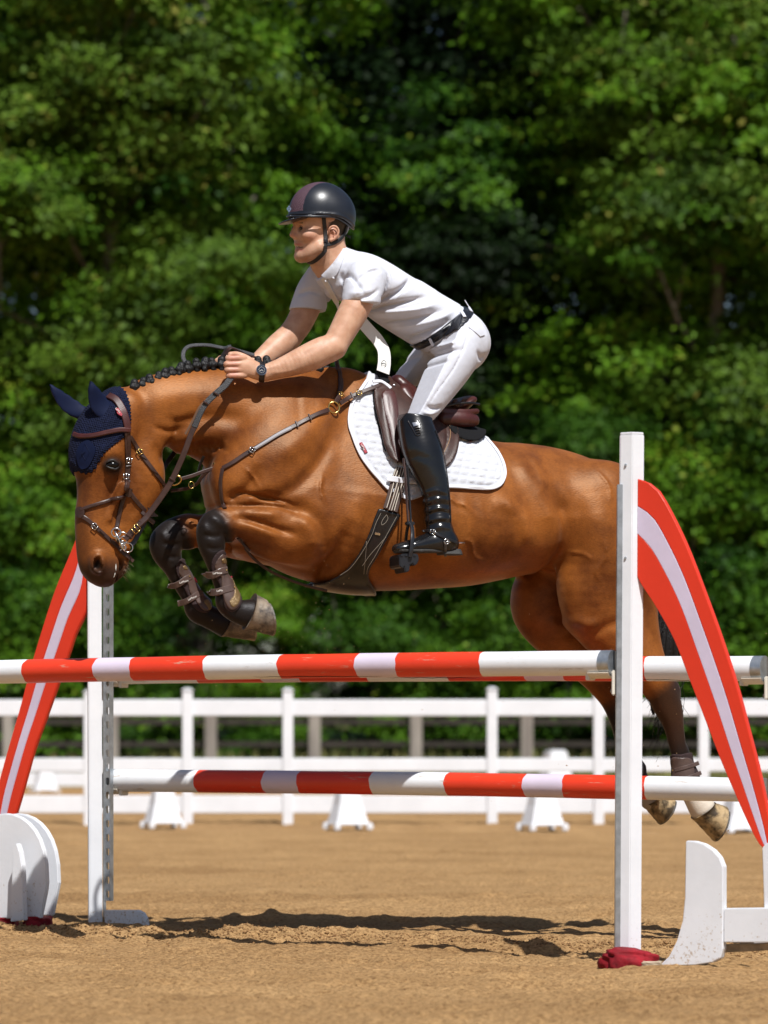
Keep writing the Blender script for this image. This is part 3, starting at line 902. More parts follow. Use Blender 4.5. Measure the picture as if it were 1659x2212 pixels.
striped_wing(sl, Q0 + Vector((0, -.03, 0)), outer, inner, [(0.0, 0.0), (.36, .40), (.66, .68), (1, 1)], None, .022, Q0)
g2 = Q0 - Nn * .10
def round_board(pts, P, nm): flat_shape(sl, pts, P, .022, M_white_clean, nm, Q0, .004)
def dome(x0, x1, yt, yb, taper=8):
    c = (x0 + x1) / 2; a = (x1 - x0) / 2
    pts = []
    for k in range(17):
        t = math.pi * k / 16
        pts.append((c + a * math.cos(t), yt + 150 - 150 * math.sin(t) ** .8))
    pts += [(x0 + 4, yb - 60), (x0 + taper + 6, yb), (x1 - taper - 6, yb), (x1 - 2, yb - 60)]
    return pts
round_board(dome(-78, 101, 1757, 1984), Q0 - Nn * .36, "wing_foot")
round_board(dome(-52, 126, 1757, 1978), Q0 - Nn * .22, "wing_foot")
mb = MB(); v = [plane_pt(x, y, Q0 - Nn * .42) - Q0 for x, y in ((27, 1836), (31, 1824), (36, 1822), (42, 1840), (47, 1870), (51, 1988), (22, 1991))]
mb.prism(v, Nn * .03); mb.build("brace", M_white_clean, sl, bevel=.003)
pr = plane_pt(80, 2004, Q0 - Nn * .30) - Q0
lumpy(sl, (pr.x, pr.y, .015), (.055, .09, .035), M_base_red, "red_foot", 3)
pr = plane_pt(8, 2008, Q0 - Nn * .30) - Q0
lumpy(sl, (pr.x, pr.y, .015), (.05, .09, .03), M_base_red, "red_foot", 4)

# ---- cups
c = PL.copy(); c.z = low_far.location.z + (at(235, 1686, PL.y).z - low_far.location.z) - px(24.2, PL.y) - .006
jump_cup("jump_cup", c - U * .018, 1, "ivory plastic cup under the left end of the lower pole", px(24.5, PL.y))
c = PL.copy(); c.z = at(235, 1453, PL.y).z - px(25, PL.y) - .006
jump_cup("jump_cup", c - U * .018, 1, "ivory plastic cup under the rear top pole on the perforated post", px(25, PL.y))
c = NR.copy(); c.z -= px(27.5, NR.y) + .006
jump_cup("jump_cup", c + U * .010, -1, "ivory plastic cup holding the front top pole at the tall white post", px(27.5, NR.y))
c = PR.copy(); c.z = at(1650, 1444.5, PR.y).z - px(27.5, PR.y) - .006
jump_cup("jump_cup", c + U * .012, -1, "ivory plastic cup at the right picture edge under the rear top pole", px(27.5, PR.y))

# ---- the two plain standards whose posts stand just outside the picture
def plain_standard(P, sgn, label, ztop):
    Pb = Vector((P.x, P.y, 0)) + U * (sgn * .085)
    root = empty("jump_standard", Pb, 0, label, "jump standard", "jump standards with striped wings")
    w_ = .062
    mb = MB(); hex_post(mb, 0, 0, w_, w_, -.03, ztop, rz=PHI); mb.build("post", M_white_clean, root, bevel=.0025)
    mb = MB(); mb.box((-U.x * sgn * .039, -U.y * sgn * .039, ztop / 2), (.010, .040, ztop - .05), rz=PHI); mb.build("track", M_steel, root, bevel=.001)
    for k in (-1, 1):
        c = Nn * (k * .14); mb = MB(); mb.box((c.x, c.y, .05), (.030, .20, .10), rz=PHI); mb.build("foot_board", M_white_clean, root, bevel=.004)
    return root
plain_standard(near_L, -1, "plain white jump post at the left end of the front top pole", 1.5)
plain_standard(PR, 1, "plain white jump post at the right end of the rear poles", 1.5)
c = near_L.copy(); c.z = NR.z - .006 - px(25.2, near_L.y) - .006
jump_cup("jump_cup", c - U * .018, 1, "ivory plastic cup at the left end of the front top pole", px(25.5, near_L.y))
# ------------------------------------------------------------------ sculpting with distance fields
# The horse and the rider are modelled in the horse's own frame: s towards the tail, w towards its left side, z up.
YAW = math.radians(20.0)
HC_D = 12.8
HC = at(800, 1600, HC_D); HC.z = 0.0
_cb, _sb = math.cos(YAW), math.sin(YAW)
PXM = HC_D / F_PX        # metres per picture unit at the horse

def J(x, y, w=0.0):
    """horse-frame point (s, w, z) seen at picture x, y when it lies w metres to the left of the horse's middle plane"""
    k = (np.asarray(x, float) - CX) / F_PX
    w = np.asarray(w, float)
    s = (k * (HC.y - w * _cb) - HC.x - w * _sb) / (_cb - k * _sb)
    D = HC.y + s * _sb - w * _cb
    z = EYE + (HORIZON - np.asarray(y, float)) * D / F_PX
    return np.stack(np.broadcast_arrays(s, w, z), -1)

def JP(x, y, wp=0.0):
    return J(x, y, np.asarray(wp, float) * PXM)

def proj(S, W, Z):
    """picture position of horse-frame points"""
    X = HC.x + S * _cb + W * _sb
    D = HC.y + S * _sb - W * _cb
    return CX + X * F_PX / D, HORIZON - (Z - EYE) * F_PX / D

HM = Matrix.Translation(HC) @ Matrix.Rotation(YAW, 4, 'Z')   # horse frame (x = s, y = -w) to world

def to_local(P):
    P = np.array(P, float)
    P[..., 1] *= -1
    return P

class Field:
    def __init__(self, lo, hi, h):
        self.lo = np.array(lo, float); self.h = h
        self.n = np.ceil((np.array(hi) - self.lo) / h).astype(int) + 1
        self.ax = [(self.lo[i] + np.arange(self.n[i]) * h).astype(np.float32) for i in range(3)]
        self.F = np.full(self.n, 0.5, np.float32)
    def sl(self, lo, hi):
        a = np.clip(np.floor((np.array(lo) - self.lo) / self.h).astype(int), 0, self.n - 1)
        b = np.clip(np.ceil((np.array(hi) - self.lo) / self.h).astype(int) + 1, 1, self.n)
        if np.any(b - a < 1): return None
        s = tuple(slice(a[i], b[i]) for i in range(3))
        return s, self.ax[0][s[0]][:, None, None], self.ax[1][s[1]][None, :, None], self.ax[2][s[2]][None, None, :]
    def _mix(self, s, d, k, sub):
        f = self.F[s]
        if sub:
            nd = -d
            if k > 0:
                h = np.maximum(k - np.abs(f - nd), 0) / k
                self.F[s] = np.maximum(f, nd) + h * h * k * 0.25
            else: self.F[s] = np.maximum(f, nd)
        else:
            if k > 0:
                h = np.maximum(k - np.abs(f - d), 0) / k
                self.F[s] = np.minimum(f, d) - h * h * k * 0.25
            else: self.F[s] = np.minimum(f, d)
    def chain(self, pts, k=0.03, n=4, sub=False, clip=None, kin=None):
        """pts rows: s, w, z, r, q   (q = lateral width / height)"""
        P = catmull(pts, n) if len(pts) > 2 else catmull(pts, 3)
        P[:, 3] = np.maximum(P[:, 3], 0.001)
        rmax = np.max(P[:, 3] * np.maximum(1, P[:, 4]))
        pad = rmax + k + 2 * self.h
        box = self.sl(P[:, :3].min(0) - pad, P[:, :3].max(0) + pad)
        if box is None: return
        s, X, Y, Z = box
        D = np.full(np.broadcast_shapes(X.shape, Y.shape, Z.shape), 9.0, np.float32)
        for i in range(len(P) - 1):
            a, b = P[i], P[i + 1]
            ba = b[:3] - a[:3]
            L2 = float(ba @ ba) + 1e-12
            # local slab only
            pr = max(a[3] * max(1, a[4]), b[3] * max(1, b[4])) + k + 2 * self.h
            lo = np.minimum(a[:3], b[:3]) - pr; hi = np.maximum(a[:3], b[:3]) + pr
            box2 = self.sl(lo, hi)
            if box2 is None: continue
            s2, x, y, z = box2
            rel = tuple(slice(s2[j].start - s[j].start, s2[j].stop - s[j].start) for j in range(3))
            if any(r.start < 0 for r in rel): continue
            dx = x - np.float32(a[0]); dy = y - np.float32(a[1]); dz = z - np.float32(a[2])
            t = np.clip((dx * np.float32(ba[0]) + dy * np.float32(ba[1]) + dz * np.float32(ba[2])) / np.float32(L2), 0, 1)
            q = np.float32(a[4]) + t * np.float32(b[4] - a[4])
            r = np.float32(a[3]) + t * np.float32(b[3] - a[3])
            ex = dx - t * np.float32(ba[0]); ey = (dy - t * np.float32(ba[1])) / q; ez = dz - t * np.float32(ba[2])
            d = np.sqrt(ex * ex + ey * ey + ez * ez) - r
            D[rel] = np.minimum(D[rel], d)
        if clip is not None:
            for (c, nrm) in clip:
                nrm = np.array(nrm, float); nrm /= np.linalg.norm(nrm)
                D = np.maximum(D, (X - np.float32(c[0])) * np.float32(nrm[0]) + (Y - np.float32(c[1])) * np.float32(nrm[1]) + (Z - np.float32(c[2])) * np.float32(nrm[2]))
        self._mix(s, D, k, sub)
    def ell(self, c, r, k=0.03, rot=None, sub=False, clip=None):
        """ellipsoid, rot = 3x3 with rows the ellipsoid axes"""
        R = np.eye(3) if rot is None else np.array(rot, float)
        r = np.array(r, float)
        pad = r.max() + k + 2 * self.h
        box = self.sl(np.array(c) - pad, np.array(c) + pad)
        if box is None: return
        s, X, Y, Z = box
        x = X - np.float32(c[0]); y = Y - np.float32(c[1]); z = Z - np.float32(c[2])
        p = [x * np.float32(R[i, 0]) + y * np.float32(R[i, 1]) + z * np.float32(R[i, 2]) for i in range(3)]
        k0 = np.sqrt(sum((p[i] / np.float32(r[i])) ** 2 for i in range(3)))
        k1 = np.sqrt(sum((p[i] / np.float32(r[i] ** 2)) ** 2 for i in range(3))) + 1e-9
        D = (k0 * (k0 - 1) / k1).astype(np.float32)
        D = np.where(k0 < 1e-3, np.float32(-r.min()), D)
        if clip is not None:
            for (cc, nrm) in clip:
                nrm = np.array(nrm, float); nrm /= np.linalg.norm(nrm)
                D = np.maximum(D, (X - np.float32(cc[0])) * np.float32(nrm[0]) + (Y - np.float32(cc[1])) * np.float32(nrm[1]) + (Z - np.float32(cc[2])) * np.float32(nrm[2]))
        self._mix(s, D, k, sub)
    def relief(self, pts, width, amp, wmin=None, wmax=None, n=6, fade=0.02):
        """a long swelling (amp > 0) or groove (amp < 0) along rows (s, z) of pts, on both sides or for wmin < w < wmax"""
        P = catmull(np.asarray(pts, float), n)
        lo = [P[:, 0].min() - 3 * width, self.lo[1] if wmin is None else wmin - 2 * fade, P[:, 1].min() - 3 * width]
        hi = [P[:, 0].max() + 3 * width, self.lo[1] + self.n[1] * self.h if wmax is None else wmax + 2 * fade, P[:, 1].max() + 3 * width]
        box = self.sl(lo, hi)
        if box is None: return
        s, X, Y, Z = box
        x2 = X[:, 0, :]; z2 = Z[:, 0, :]
        D2 = np.full((x2.shape[0], z2.shape[1]), 9.0, np.float32)
        T = np.zeros_like(D2); m = len(P) - 1
        for i in range(m):
            a, b = P[i], P[i + 1]; ba = b - a; L2 = float(ba @ ba) + 1e-12
            t = np.clip(((x2 - a[0]) * ba[0] + (z2 - a[1]) * ba[1]) / L2, 0, 1)
            d = np.hypot(x2 - a[0] - t * ba[0], z2 - a[1] - t * ba[1])
            u = d < D2
            D2 = np.where(u, d, D2); T = np.where(u, (i + t) / m, T)
        g = amp * np.exp(-(D2 / width) ** 2) * np.clip(np.minimum(T, 1 - T) * 4, 0.05, 1)
        g = g.astype(np.float32)[:, None, :]
        if wmin is not None:
            g = g * np.clip((Y - wmin) / fade, 0, 1)
        if wmax is not None:
            g = g * np.clip((wmax - Y) / fade, 0, 1)
        self.F[s] -= g
    def resample(self, lo, hi, h):
        """a finer field over a part of this one"""
        G = Field(lo, hi, h)
        A = self.F
        for axn in range(3):
            u = (G.ax[axn] - self.lo[axn]) / self.h
            i0 = np.clip(np.floor(u).astype(int), 0, self.n[axn] - 2)
            f = (u - i0).astype(np.float32)
            sh = [1, 1, 1]; sh[axn] = -1
            f = np.clip(f, 0, 1).reshape(sh)
            A = np.take(A, i0, axn) * (1 - f) + np.take(A, i0 + 1, axn) * f
        G.F = A.astype(np.float32)
        return G
    def image_xy(self, mirror=True):
        S, W, Z = np.meshgrid(*self.ax, indexing='ij')
        if mirror: W = np.abs(W)
        return proj(S, W, Z)
    def mesh(self):
        """surface nets: vertices (horse frame) and quads"""
        F = self.F.copy()
        F[[0, -1]] = 1; F[:, [0, -1]] = 1; F[:, :, [0, -1]] = 1
        ins = F < 0
        nx, ny, nz = F.shape
        cnt = np.zeros((nx - 1, ny - 1, nz - 1), np.int8)
        corners = [(i, j, k) for i in (0, 1) for j in (0, 1) for k in (0, 1)]
        for (i, j, k) in corners:
            cnt += ins[i:nx - 1 + i, j:ny - 1 + j, k:nz - 1 + k]
        act = np.argwhere((cnt > 0) & (cnt < 8))
        vid = np.full(cnt.shape, -1, np.int32)
        vid[act[:, 0], act[:, 1], act[:, 2]] = np.arange(len(act))
        val = np.stack([F[act[:, 0] + i, act[:, 1] + j, act[:, 2] + k] for (i, j, k) in corners], 1)
        acc = np.zeros((len(act), 3)); num = np.zeros(len(act))
        for a in range(8):
            for b in range(a + 1, 8):
                ca, cb_ = np.array(corners[a]), np.array(corners[b])
                if np.abs(ca - cb_).sum() != 1: continue
                va, vb = val[:, a], val[:, b]
                m = (va < 0) != (vb < 0)
                t = np.where(m, va / np.where(m, va - vb, 1), 0)
                pt = ca[None] + t[:, None] * (cb_ - ca)[None]
                acc += np.where(m[:, None], pt, 0); num += m
        V = self.lo + (act + acc / num[:, None]) * self.h
        quads = []
        e = np.argwhere(ins[:-1] != ins[1:]); e = e[(e[:, 1] > 0) & (e[:, 2] > 0) & (e[:, 1] < ny - 1) & (e[:, 2] < nz - 1)]
        def g(i, j, k): return vid[i, j, k]
        x, y, z = e.T
        q = np.stack([g(x, y - 1, z - 1), g(x, y, z - 1), g(x, y, z), g(x, y - 1, z)], 1)
        fl = ~ins[x, y, z]; q[fl] = q[fl][:, ::-1]; quads.append(q)
        e = np.argwhere(ins[:, :-1] != ins[:, 1:]); e = e[(e[:, 0] > 0) & (e[:, 2] > 0) & (e[:, 0] < nx - 1) & (e[:, 2] < nz - 1)]
        x, y, z = e.T
        q = np.stack([g(x - 1, y, z - 1), g(x - 1, y, z), g(x, y, z), g(x, y, z - 1)], 1)
        fl = ~ins[x, y, z]; q[fl] = q[fl][:, ::-1]; quads.append(q)
        e = np.argwhere(ins[:, :, :-1] != ins[:, :, 1:]); e = e[(e[:, 0] > 0) & (e[:, 1] > 0) & (e[:, 0] < nx - 1) & (e[:, 1] < ny - 1)]
        x, y, z = e.T
        q = np.stack([g(x - 1, y - 1, z), g(x, y - 1, z), g(x, y, z), g(x - 1, y, z)], 1)
        fl = ~ins[x, y, z]; q[fl] = q[fl][:, ::-1]; quads.append(q)
        Q = np.concatenate(quads)
        return V, Q

def relax(V, Q, it=2, lam=0.5, mu=-0.52):
    """a little smoothing that keeps the volume"""
    E = np.concatenate([Q[:, [0, 1]], Q[:, [1, 2]], Q[:, [2, 3]], Q[:, [3, 0]]])
    n = len(V)
    deg = np.bincount(E.ravel(), minlength=n).astype(float)
    for _ in range(it):
        for f in (lam, mu):
            A = np.zeros_like(V)
            for c in range(3):
                A[:, c] = np.bincount(E[:, 0], V[E[:, 1], c], n) + np.bincount(E[:, 1], V[E[:, 0], c], n)
            V = V + f * (A / deg[:, None] - V)
    return V

def sculpt(field, name, mats, parent, it=2, midx=None):
    """link a field's surface as one mesh below parent (an Empty at HM)"""
    V, Q = field.mesh()
    if it: V = relax(V, Q, it)
    o = mesh_np(name, to_local(V), Q, mats, parent)     # y = -w turns the frame right-handed
    if midx is not None:
        c = V[Q].mean(1)
        o.data.polygons.foreach_set("material_index", midx(c).astype(np.int32))
    return o, V, Q

def poly_sd(PX, PY, poly):
    """signed distance (picture units) to a closed polygon, negative inside"""
    poly = np.asarray(poly, float)
    D = np.full(PX.shape, 1e9, np.float32); inside = np.zeros(PX.shape, bool)
    n = len(poly)
    for i in range(n):
        a = poly[i]; b = poly[(i + 1) % n]; ba = b - a
        t = np.clip(((PX - a[0]) * ba[0] + (PY - a[1]) * ba[1]) / (ba @ ba + 1e-9), 0, 1)
        D = np.minimum(D, np.hypot(PX - a[0] - t * ba[0], PY - a[1] - t * ba[1]))
        if a[1] != b[1]:
            c = ((a[1] > PY) != (b[1] > PY)) & (PX < (b[0] - a[0]) * (PY - a[1]) / (b[1] - a[1]) + a[0])
            inside ^= c
    return np.where(inside, -D, D)

def smooth_poly(poly, n=4):
    P = np.asarray(poly, float)
    Q = np.vstack([P[-2:], P, P[:2]])
    C = catmull(Q, n)
    return C[2 * n: -(2 * n) + n - n + 0 or None][: len(P) * n]

def pxc(*rows):
    """chain rows given as picture x, y, w (units), r (units), q"""
    out = []
    for (x, y, w, r, q) in rows:
        p = JP(x, y, w)
        out.append([p[0], p[1], p[2], r * PXM, q])
    return out

def pxs(*rows):
    """(s, z) strokes from picture points on the middle plane or at lateral w units"""
    out = []
    for r in rows:
        p = JP(r[0], r[1], r[2] if len(r) > 2 else 0.0)
        out.append([p[0], p[2]])
    return out
# ------------------------------------------------------------------ the horse
horse = empty("horse", (0, 0, 0), 0, "bay horse with plaited black mane jumping over the striped poles", "horse")
horse.matrix_world = HM
HF = Field((-1.18, -0.42, 0.35), (1.50, 0.42, 2.22), 0.0060)

def torso(f, secs, k):
    """upright cross sections: picture x, top y, bottom y, half width, narrowing of the upper half"""
    S = []
    for (x, yt, yb, hw, tp) in secs:
        a = JP(x, yt); b = JP(x, yb)
        S.append([a[0], a[2], b[2], hw * PXM, tp])
    S = catmull(np.array(S), 6)
    s0, s1 = S[0, 0], S[-1, 0]
    X = f.ax[0][:, None, None]; Y = f.ax[1][None, :, None]; Z = f.ax[2][None, None, :]
    xs = np.clip(f.ax[0], s0, s1)
    zt = np.interp(xs, S[:, 0], S[:, 1])[:, None, None]; zb = np.interp(xs, S[:, 0], S[:, 2])[:, None, None]
    hw = np.interp(xs, S[:, 0], S[:, 3])[:, None, None]; tp = np.interp(xs, S[:, 0], S[:, 4])[:, None, None]
    c = zb + 0.41 * (zt - zb); hh = (zt - zb) / 2
    u = np.where(Z > c, (Z - c) / (zt - c), (Z - c) / (c - zb))
    we = np.abs(Y) / (hw * (1 - tp * np.clip(u, 0, 1.2)))
    p = np.where(Z > c, 2.2, 2.5)
    g = (we ** p + np.abs(u) ** p) ** (1 / p)
    d = (g - 1) * np.minimum(hw, hh) * 0.95
    over = np.maximum(np.maximum(s0 - X, X - s1), 0)
    d = np.where(over > 0, np.sqrt(np.maximum(d, 0) ** 2 + over ** 2) + np.minimum(d, 0) * 0, d)
    d = np.where((over > 0) & (d < 1e-6), over, d)
    f._mix((slice(None),) * 3, d.astype(np.float32), k, False)

torso(HF, [
    (468, 962, 1112, 62, .0), (500, 905, 1150, 98, .2), (540, 862, 1190, 114, .35), (590, 824, 1222, 122, .5), (640, 800, 1246, 128, .6),
    (700, 793, 1264, 134, .62), (760, 797, 1274, 144, .55), (810, 822, 1276, 154, .42), (870, 866, 1275, 163, .28), (940, 910, 1271, 169, .2),
    (1010, 940, 1266, 170, .18), (1070, 955, 1255, 166, .2), (1120, 958, 1245, 160, .25), (1180, 965, 1239, 154, .28), (1240, 980, 1242, 150, .3),
    (1300, 1005, 1258, 140, .3), (1350, 1034, 1275, 120, .3), (1392, 1072, 1290, 86, .3)], 0.0)

# neck
HF.chain(pxc((620, 935, 0, 138, .72), (560, 925, 0, 128, .66), (500, 908, 0, 112, .62), (440, 894, 0, 96, .60), (385, 891, 0, 87, .58),
             (340, 893, 0, 80, .58), (305, 905, 0, 66, .66)), 0.05, 5)
# chest front and shoulders
HF.chain(pxc((480, 1045, 0, 40, 1.6), (500, 1100, 0, 48, 1.7), (545, 1160, 0, 52, 1.6)), 0.05)
for sd in (1, -1):
    HF.ell(JP(590 if sd > 0 else 575, 1030, sd * 76), np.array([112, 58, 150]) * PXM, 0.06,
           rot=[[math.cos(.45), 0, -math.sin(.45)], [0, 1, 0], [math.sin(.45), 0, math.cos(.45)]])
    HF.ell(JP(500 if sd > 0 else 480, 1030, sd * 62), np.array([40, 36, 50]) * PXM, 0.05)       # point of the shoulder
    HF.ell(JP(690 if sd > 0 else 640, 1130, sd * 100), np.array([85, 44, 75]) * PXM, 0.05)      # triceps
# head
HF.chain(pxc((262, 888, 0, 50, .95), (236, 930, 0, 62, .86), (217, 980, 0, 60, .80), (213, 1030, 0, 45, .80), (209, 1080, 0, 40, .72), (206, 1130, 0, 41, .66),
             (207, 1180, 0, 40, .68), (214, 1218, 0, 40, .78), (224, 1235, 0, 33, .92)), 0.022, 5)
HF.chain(pxc((315, 945, 0, 44, 1.0), (298, 990, 0, 52, .86), (294, 1035, 0, 60, .76), (284, 1082, 0, 48, .72), (268, 1130, 0, 33, .72), (258, 1172, 0, 24, .9),
             (253, 1208, 0, 19, 1.3), (252, 1228, 0, 16, 1.5)), 0.028, 5)
HF.chain(pxc((262, 1205, 0, 11, 1.8), (262, 1220, 0, 10, 1.8)), 0.012)
for sd in (1, -1):
    o = 0
    HF.ell(JP(221 + o, 976, sd * 38), np.array([24, 14, 17]) * PXM, 0.02)                       # brow bone
    HF.ell(JP(228 + o, 1004, sd * 44), np.array([18, 11, 14]) * PXM, 0.010)                     # eyelids
    HF.ell(JP(227, 1004.5, sd * 57), np.array([12.5, 9, 8.2]) * PXM, 0.004, sub=True)
    HF.chain(pxc((255, 1050, sd * 41, 9, 1), (238, 1085, sd * 31, 7, 1), (228, 1120, sd * 26, 5, 1)), 0.02)   # facial crest
    HF.ell(JP(203, 1216, sd * 27), np.array([17, 12, 24]) * PXM, 0.016)               # nostril rim
    HF.chain(pxc((205, 1204, sd * 38, 3.5, 1.3), (200, 1211, sd * 33, 7.0, 1.6), (201, 1223, sd * 32, 8.0, 1.8), (208, 1232, sd * 36, 4.5, 1.4)), 0.003, sub=True)
HF.relief(pxs((246, 1197), (248, 1215), (247, 1232), (243, 1250), (240, 1262)), 0.006, -0.016)      # mouth
HF.relief(pxs((300, 960), (325, 985), (345, 1005)), 0.02, -0.008)
HF.relief(pxs((338, 985), (360, 965), (370, 935), (362, 905)), 0.018, -0.018)
HF.relief(pxs((302, 922), (330, 932), (360, 934), (395, 925)), 0.010, -0.011)
HF.relief(pxs((330, 902), (365, 912), (400, 908), (440, 900)), 0.012, -0.008)
HF.relief(pxs((240, 1262), (228, 1240), (224, 1215)), 0.007, -0.004)
HF.relief(pxs((170, 1080), (175, 1130), (178, 1170)), 0.012, 0.004)
HF.relief(pxs((262, 1140), (252, 1165), (246, 1190)), 0.008, -0.007)
HF.relief(pxs((236, 1150), (228, 1180), (230, 1200)), 0.012, 0.004)
HF.relief(pxs((268, 1010), (285, 1040), (290, 1080)), 0.014, -0.004)                        # behind the jaw
HF.relief(pxs((262, 1118), (276, 1100), (282, 1075)), 0.012, -0.004)
HF.relief(pxs((250, 1015), (262, 1035), (272, 1060)), 0.010, -0.003)
HF.relief(pxs((225, 1030), (222, 1080), (225, 1130)), 0.013, -0.004)

# ---- front legs (near, far): the knees folded, the cannons hanging
HF.chain(pxc((655, 1150, 84, 66, .8), (612, 1156, 90, 60, .8), (575, 1150, 92, 52, .84)), 0.045, 5)
HF.chain(pxc((600, 1150, 90, 56, .8), (565, 1145, 92, 49, .84), (525, 1135, 92, 38, .88), (492, 1129, 90, 31, .9)), 0.012, 5)
HF.chain(pxc((500, 1130, 90, 31, .9), (470, 1131, 90, 32, .92), (456, 1147, 90, 31, .92), (457, 1176, 90, 29, .9), (463, 1206, 90, 22, .9), (472, 1240, 90, 17.5, .85),
             (483, 1275, 90, 18, .85), (491, 1301, 90, 25, .84), (507, 1317, 90, 25, .88), (526, 1324, 90, 27, .92), (541, 1326, 90, 31, .95)), 0.014, 5)
HF.chain(pxc((560, 1160, -78, 56, .8), (500, 1160, -78, 44, .85), (450, 1152, -78, 36, .88), (405, 1144, -78, 33, .9)), 0.045, 5)
HF.chain(pxc((410, 1145, -78, 33, .9), (380, 1150, -78, 33, .92), (364, 1168, -78, 33, .92), (363, 1196, -78, 29, .9), (376, 1228, -78, 22, .9), (394, 1260, -78, 20, .85),
             (413, 1292, -78, 20, .85), (427, 1317, -78, 27, .85), (447, 1330, -78, 25, .88), (470, 1341, -78, 26, .92), (486, 1346, -78, 30, .95)), 0.014, 5)
HF.ell(JP(497, 1163, 86), np.array([16, 16, 10]) * PXM, 0.012)         # back of the near knee
HF.ell(JP(404, 1178, -78), np.array([18, 16, 10]) * PXM, 0.012)
# ---- hind legs (near, far)
HF.chain(pxc((1300, 1110, 74, 118, .66), (1302, 1210, 78, 112, .72), (1290, 1300, 80, 84, .8), (1312, 1352, 80, 70, .8), (1350, 1400, 80, 55, .84), (1392, 1445, 80, 43, .86), (1425, 1487, 80, 37, .85),
             (1441, 1522, 80, 33, .8), (1455, 1562, 80, 25, .85), (1465, 1605, 80, 22, .85), (1474, 1650, 80, 21, .86), (1482, 1684, 80, 27, .84), (1497, 1716, 80, 25, .9), (1516, 1745, 80, 30, .95)), 0.05, 5)
HF.chain(pxc((1375, 1130, 60, 52, .9), (1382, 1230, 66, 44, .9), (1386, 1320, 72, 36, .9), (1404, 1400, 78, 28, .9), (1432, 1462, 80, 20, .8), (1452, 1490, 80, 17, .7)), 0.03)
HF.chain(pxc((1300, 1110, -74, 112, .66), (1250, 1210, -78, 112, .72), (1190, 1290, -80, 92, .8), (1192, 1335, -80, 76, .8), (1232, 1390, -80, 58, .84), (1282, 1445, -80, 44, .86), (1318, 1492, -80, 36, .85),
             (1334, 1526, -80, 31, .8), (1344, 1570, -80, 24, .85), (1350, 1612, -80, 21, .85), (1356, 1642, -80, 21, .86), (1368, 1668, -80, 27, .84), (1386, 1696, -80, 24, .9), (1408, 1724, -80, 29, .95)), 0.05, 5)
HF.chain(pxc((1355, 1150, -60, 56, .9), (1330, 1260, -66, 46, .9), (1310, 1350, -72, 36, .9), (1318, 1420, -78, 26, .9), (1336, 1470, -80, 18, .8), (1346, 1500, -80, 16, .7)), 0.03)
# tail dock
HF.chain(pxc((1385, 1078, 0, 26, 1), (1412, 1110, 0, 20, 1), (1428, 1170, 0, 17, 1)), 0.02)

# ---- muscle and bone relief, left side as in the picture (both sides alike)
def groove(pts, w, a, side=None):
    a = a * (1.45 if w > 6 else (1.4 if w > 3.5 else 2.0))
    HF.relief(pxs(*pts), w * PXM, a * PXM, wmin=None if side is None else 0.0)
groove([(1128, 965, 60), (1133, 1010, 120), (1160, 1060, 130), (1190, 1110, 140), (1215, 1160, 140)], 26, 7)        # edge of the hip
groove([(1142, 975, 70), (1152, 1000, 90), (1162, 1030, 110), (1175, 1060, 120)], 14, 4)
groove([(1170, 1050, 140), (1205, 1090, 140), (1222, 1130, 140), (1228, 1175, 140), (1218, 1215, 140), (1190, 1240, 120)], 24, -16)    # flank hollow
groove([(1240, 1050, 140), (1252, 1120, 145), (1255, 1200, 145), (1250, 1270, 145)], 17, -5)
groove([(1290, 1060, 140), (1300, 1160, 140), (1300, 1260, 140)], 30, 5)
groove([(1325, 1080, 130), (1342, 1180, 135), (1340, 1290, 130), (1350, 1370, 120)], 14, -5)
groove([(1240, 1330, 130), (1262, 1350, 130), (1300, 1352, 130)], 15, 6)
groove([(1275, 1375, 130), (1310, 1352, 130), (1350, 1340, 130)], 12, -5)
groove([(1060, 1080, 168), (1110, 1100, 165), (1135, 1150, 160), (1140, 1190, 155)], 18, 4)
groove([(1000, 1180, 170), (1060, 1200, 168), (1120, 1190, 160)], 30, -4)
groove([(1010, 1000, 160), (1070, 1050, 165), (1110, 1120, 160)], 40, 4)
for i in range(5):                                                                                               # ribs, barely seen
    groove([(1000 + i * 32, 1060 + i * 6, 168), (1012 + i * 32, 1120, 170), (1014 + i * 30, 1190, 165)], 9, 1.3)
# shoulder, chest, neck
groove([(742, 830, 100), (700, 900, 115), (640, 960, 125), (560, 1005, 120)], 26, 7)
groove([(735, 900, 120), (700, 985, 130), (640, 1050, 130), (560, 1085, 120), (500, 1086, 100)], 16, -6)
groove([(560, 1000, 120), (540, 1050, 115), (512, 1072, 105), (485, 1082, 95)], 13, -9)
groove([(600, 1092, 120), (640, 1100, 125), (680, 1130, 130), (700, 1180, 130), (690, 1225, 130)], 17, -8)
groove([(635, 1110, 120), (665, 1150, 120), (670, 1200, 120)], 20, 7)
groove([(760, 1120, 140), (735, 1190, 140), (715, 1250, 130)], 18, -9)
groove([(790, 1050, 150), (770, 1120, 145), (750, 1180, 140)], 26, 5)
groove([(490, 1118, 90), (540, 1130, 95), (590, 1144, 110), (640, 1158, 115)], 8, -8)
groove([(500, 1108, 85), (550, 1112, 90), (600, 1118, 105)], 9, 4)
groove([(505, 1120, 90), (550, 1145, 95), (600, 1165, 110)], 10, 4)
groove([(480, 1150, 90), (520, 1165, 90), (560, 1180, 100), (610, 1205, 110)], 9, -6)
groove([(440, 1120, 80), (455, 1125, 80), (470, 1145, 80)], 8, 3)
groove([(370, 930, 60), (400, 915, 60), (440, 902, 65), (490, 900, 70), (540, 905, 80)], 15, -7)
groove([(375, 955, 55), (420, 945, 60), (470, 935, 75), (520, 925, 85)], 16, 5)
groove([(360, 975, 40), (400, 962, 45), (450, 960, 60), (490, 968, 80)], 9, -5)
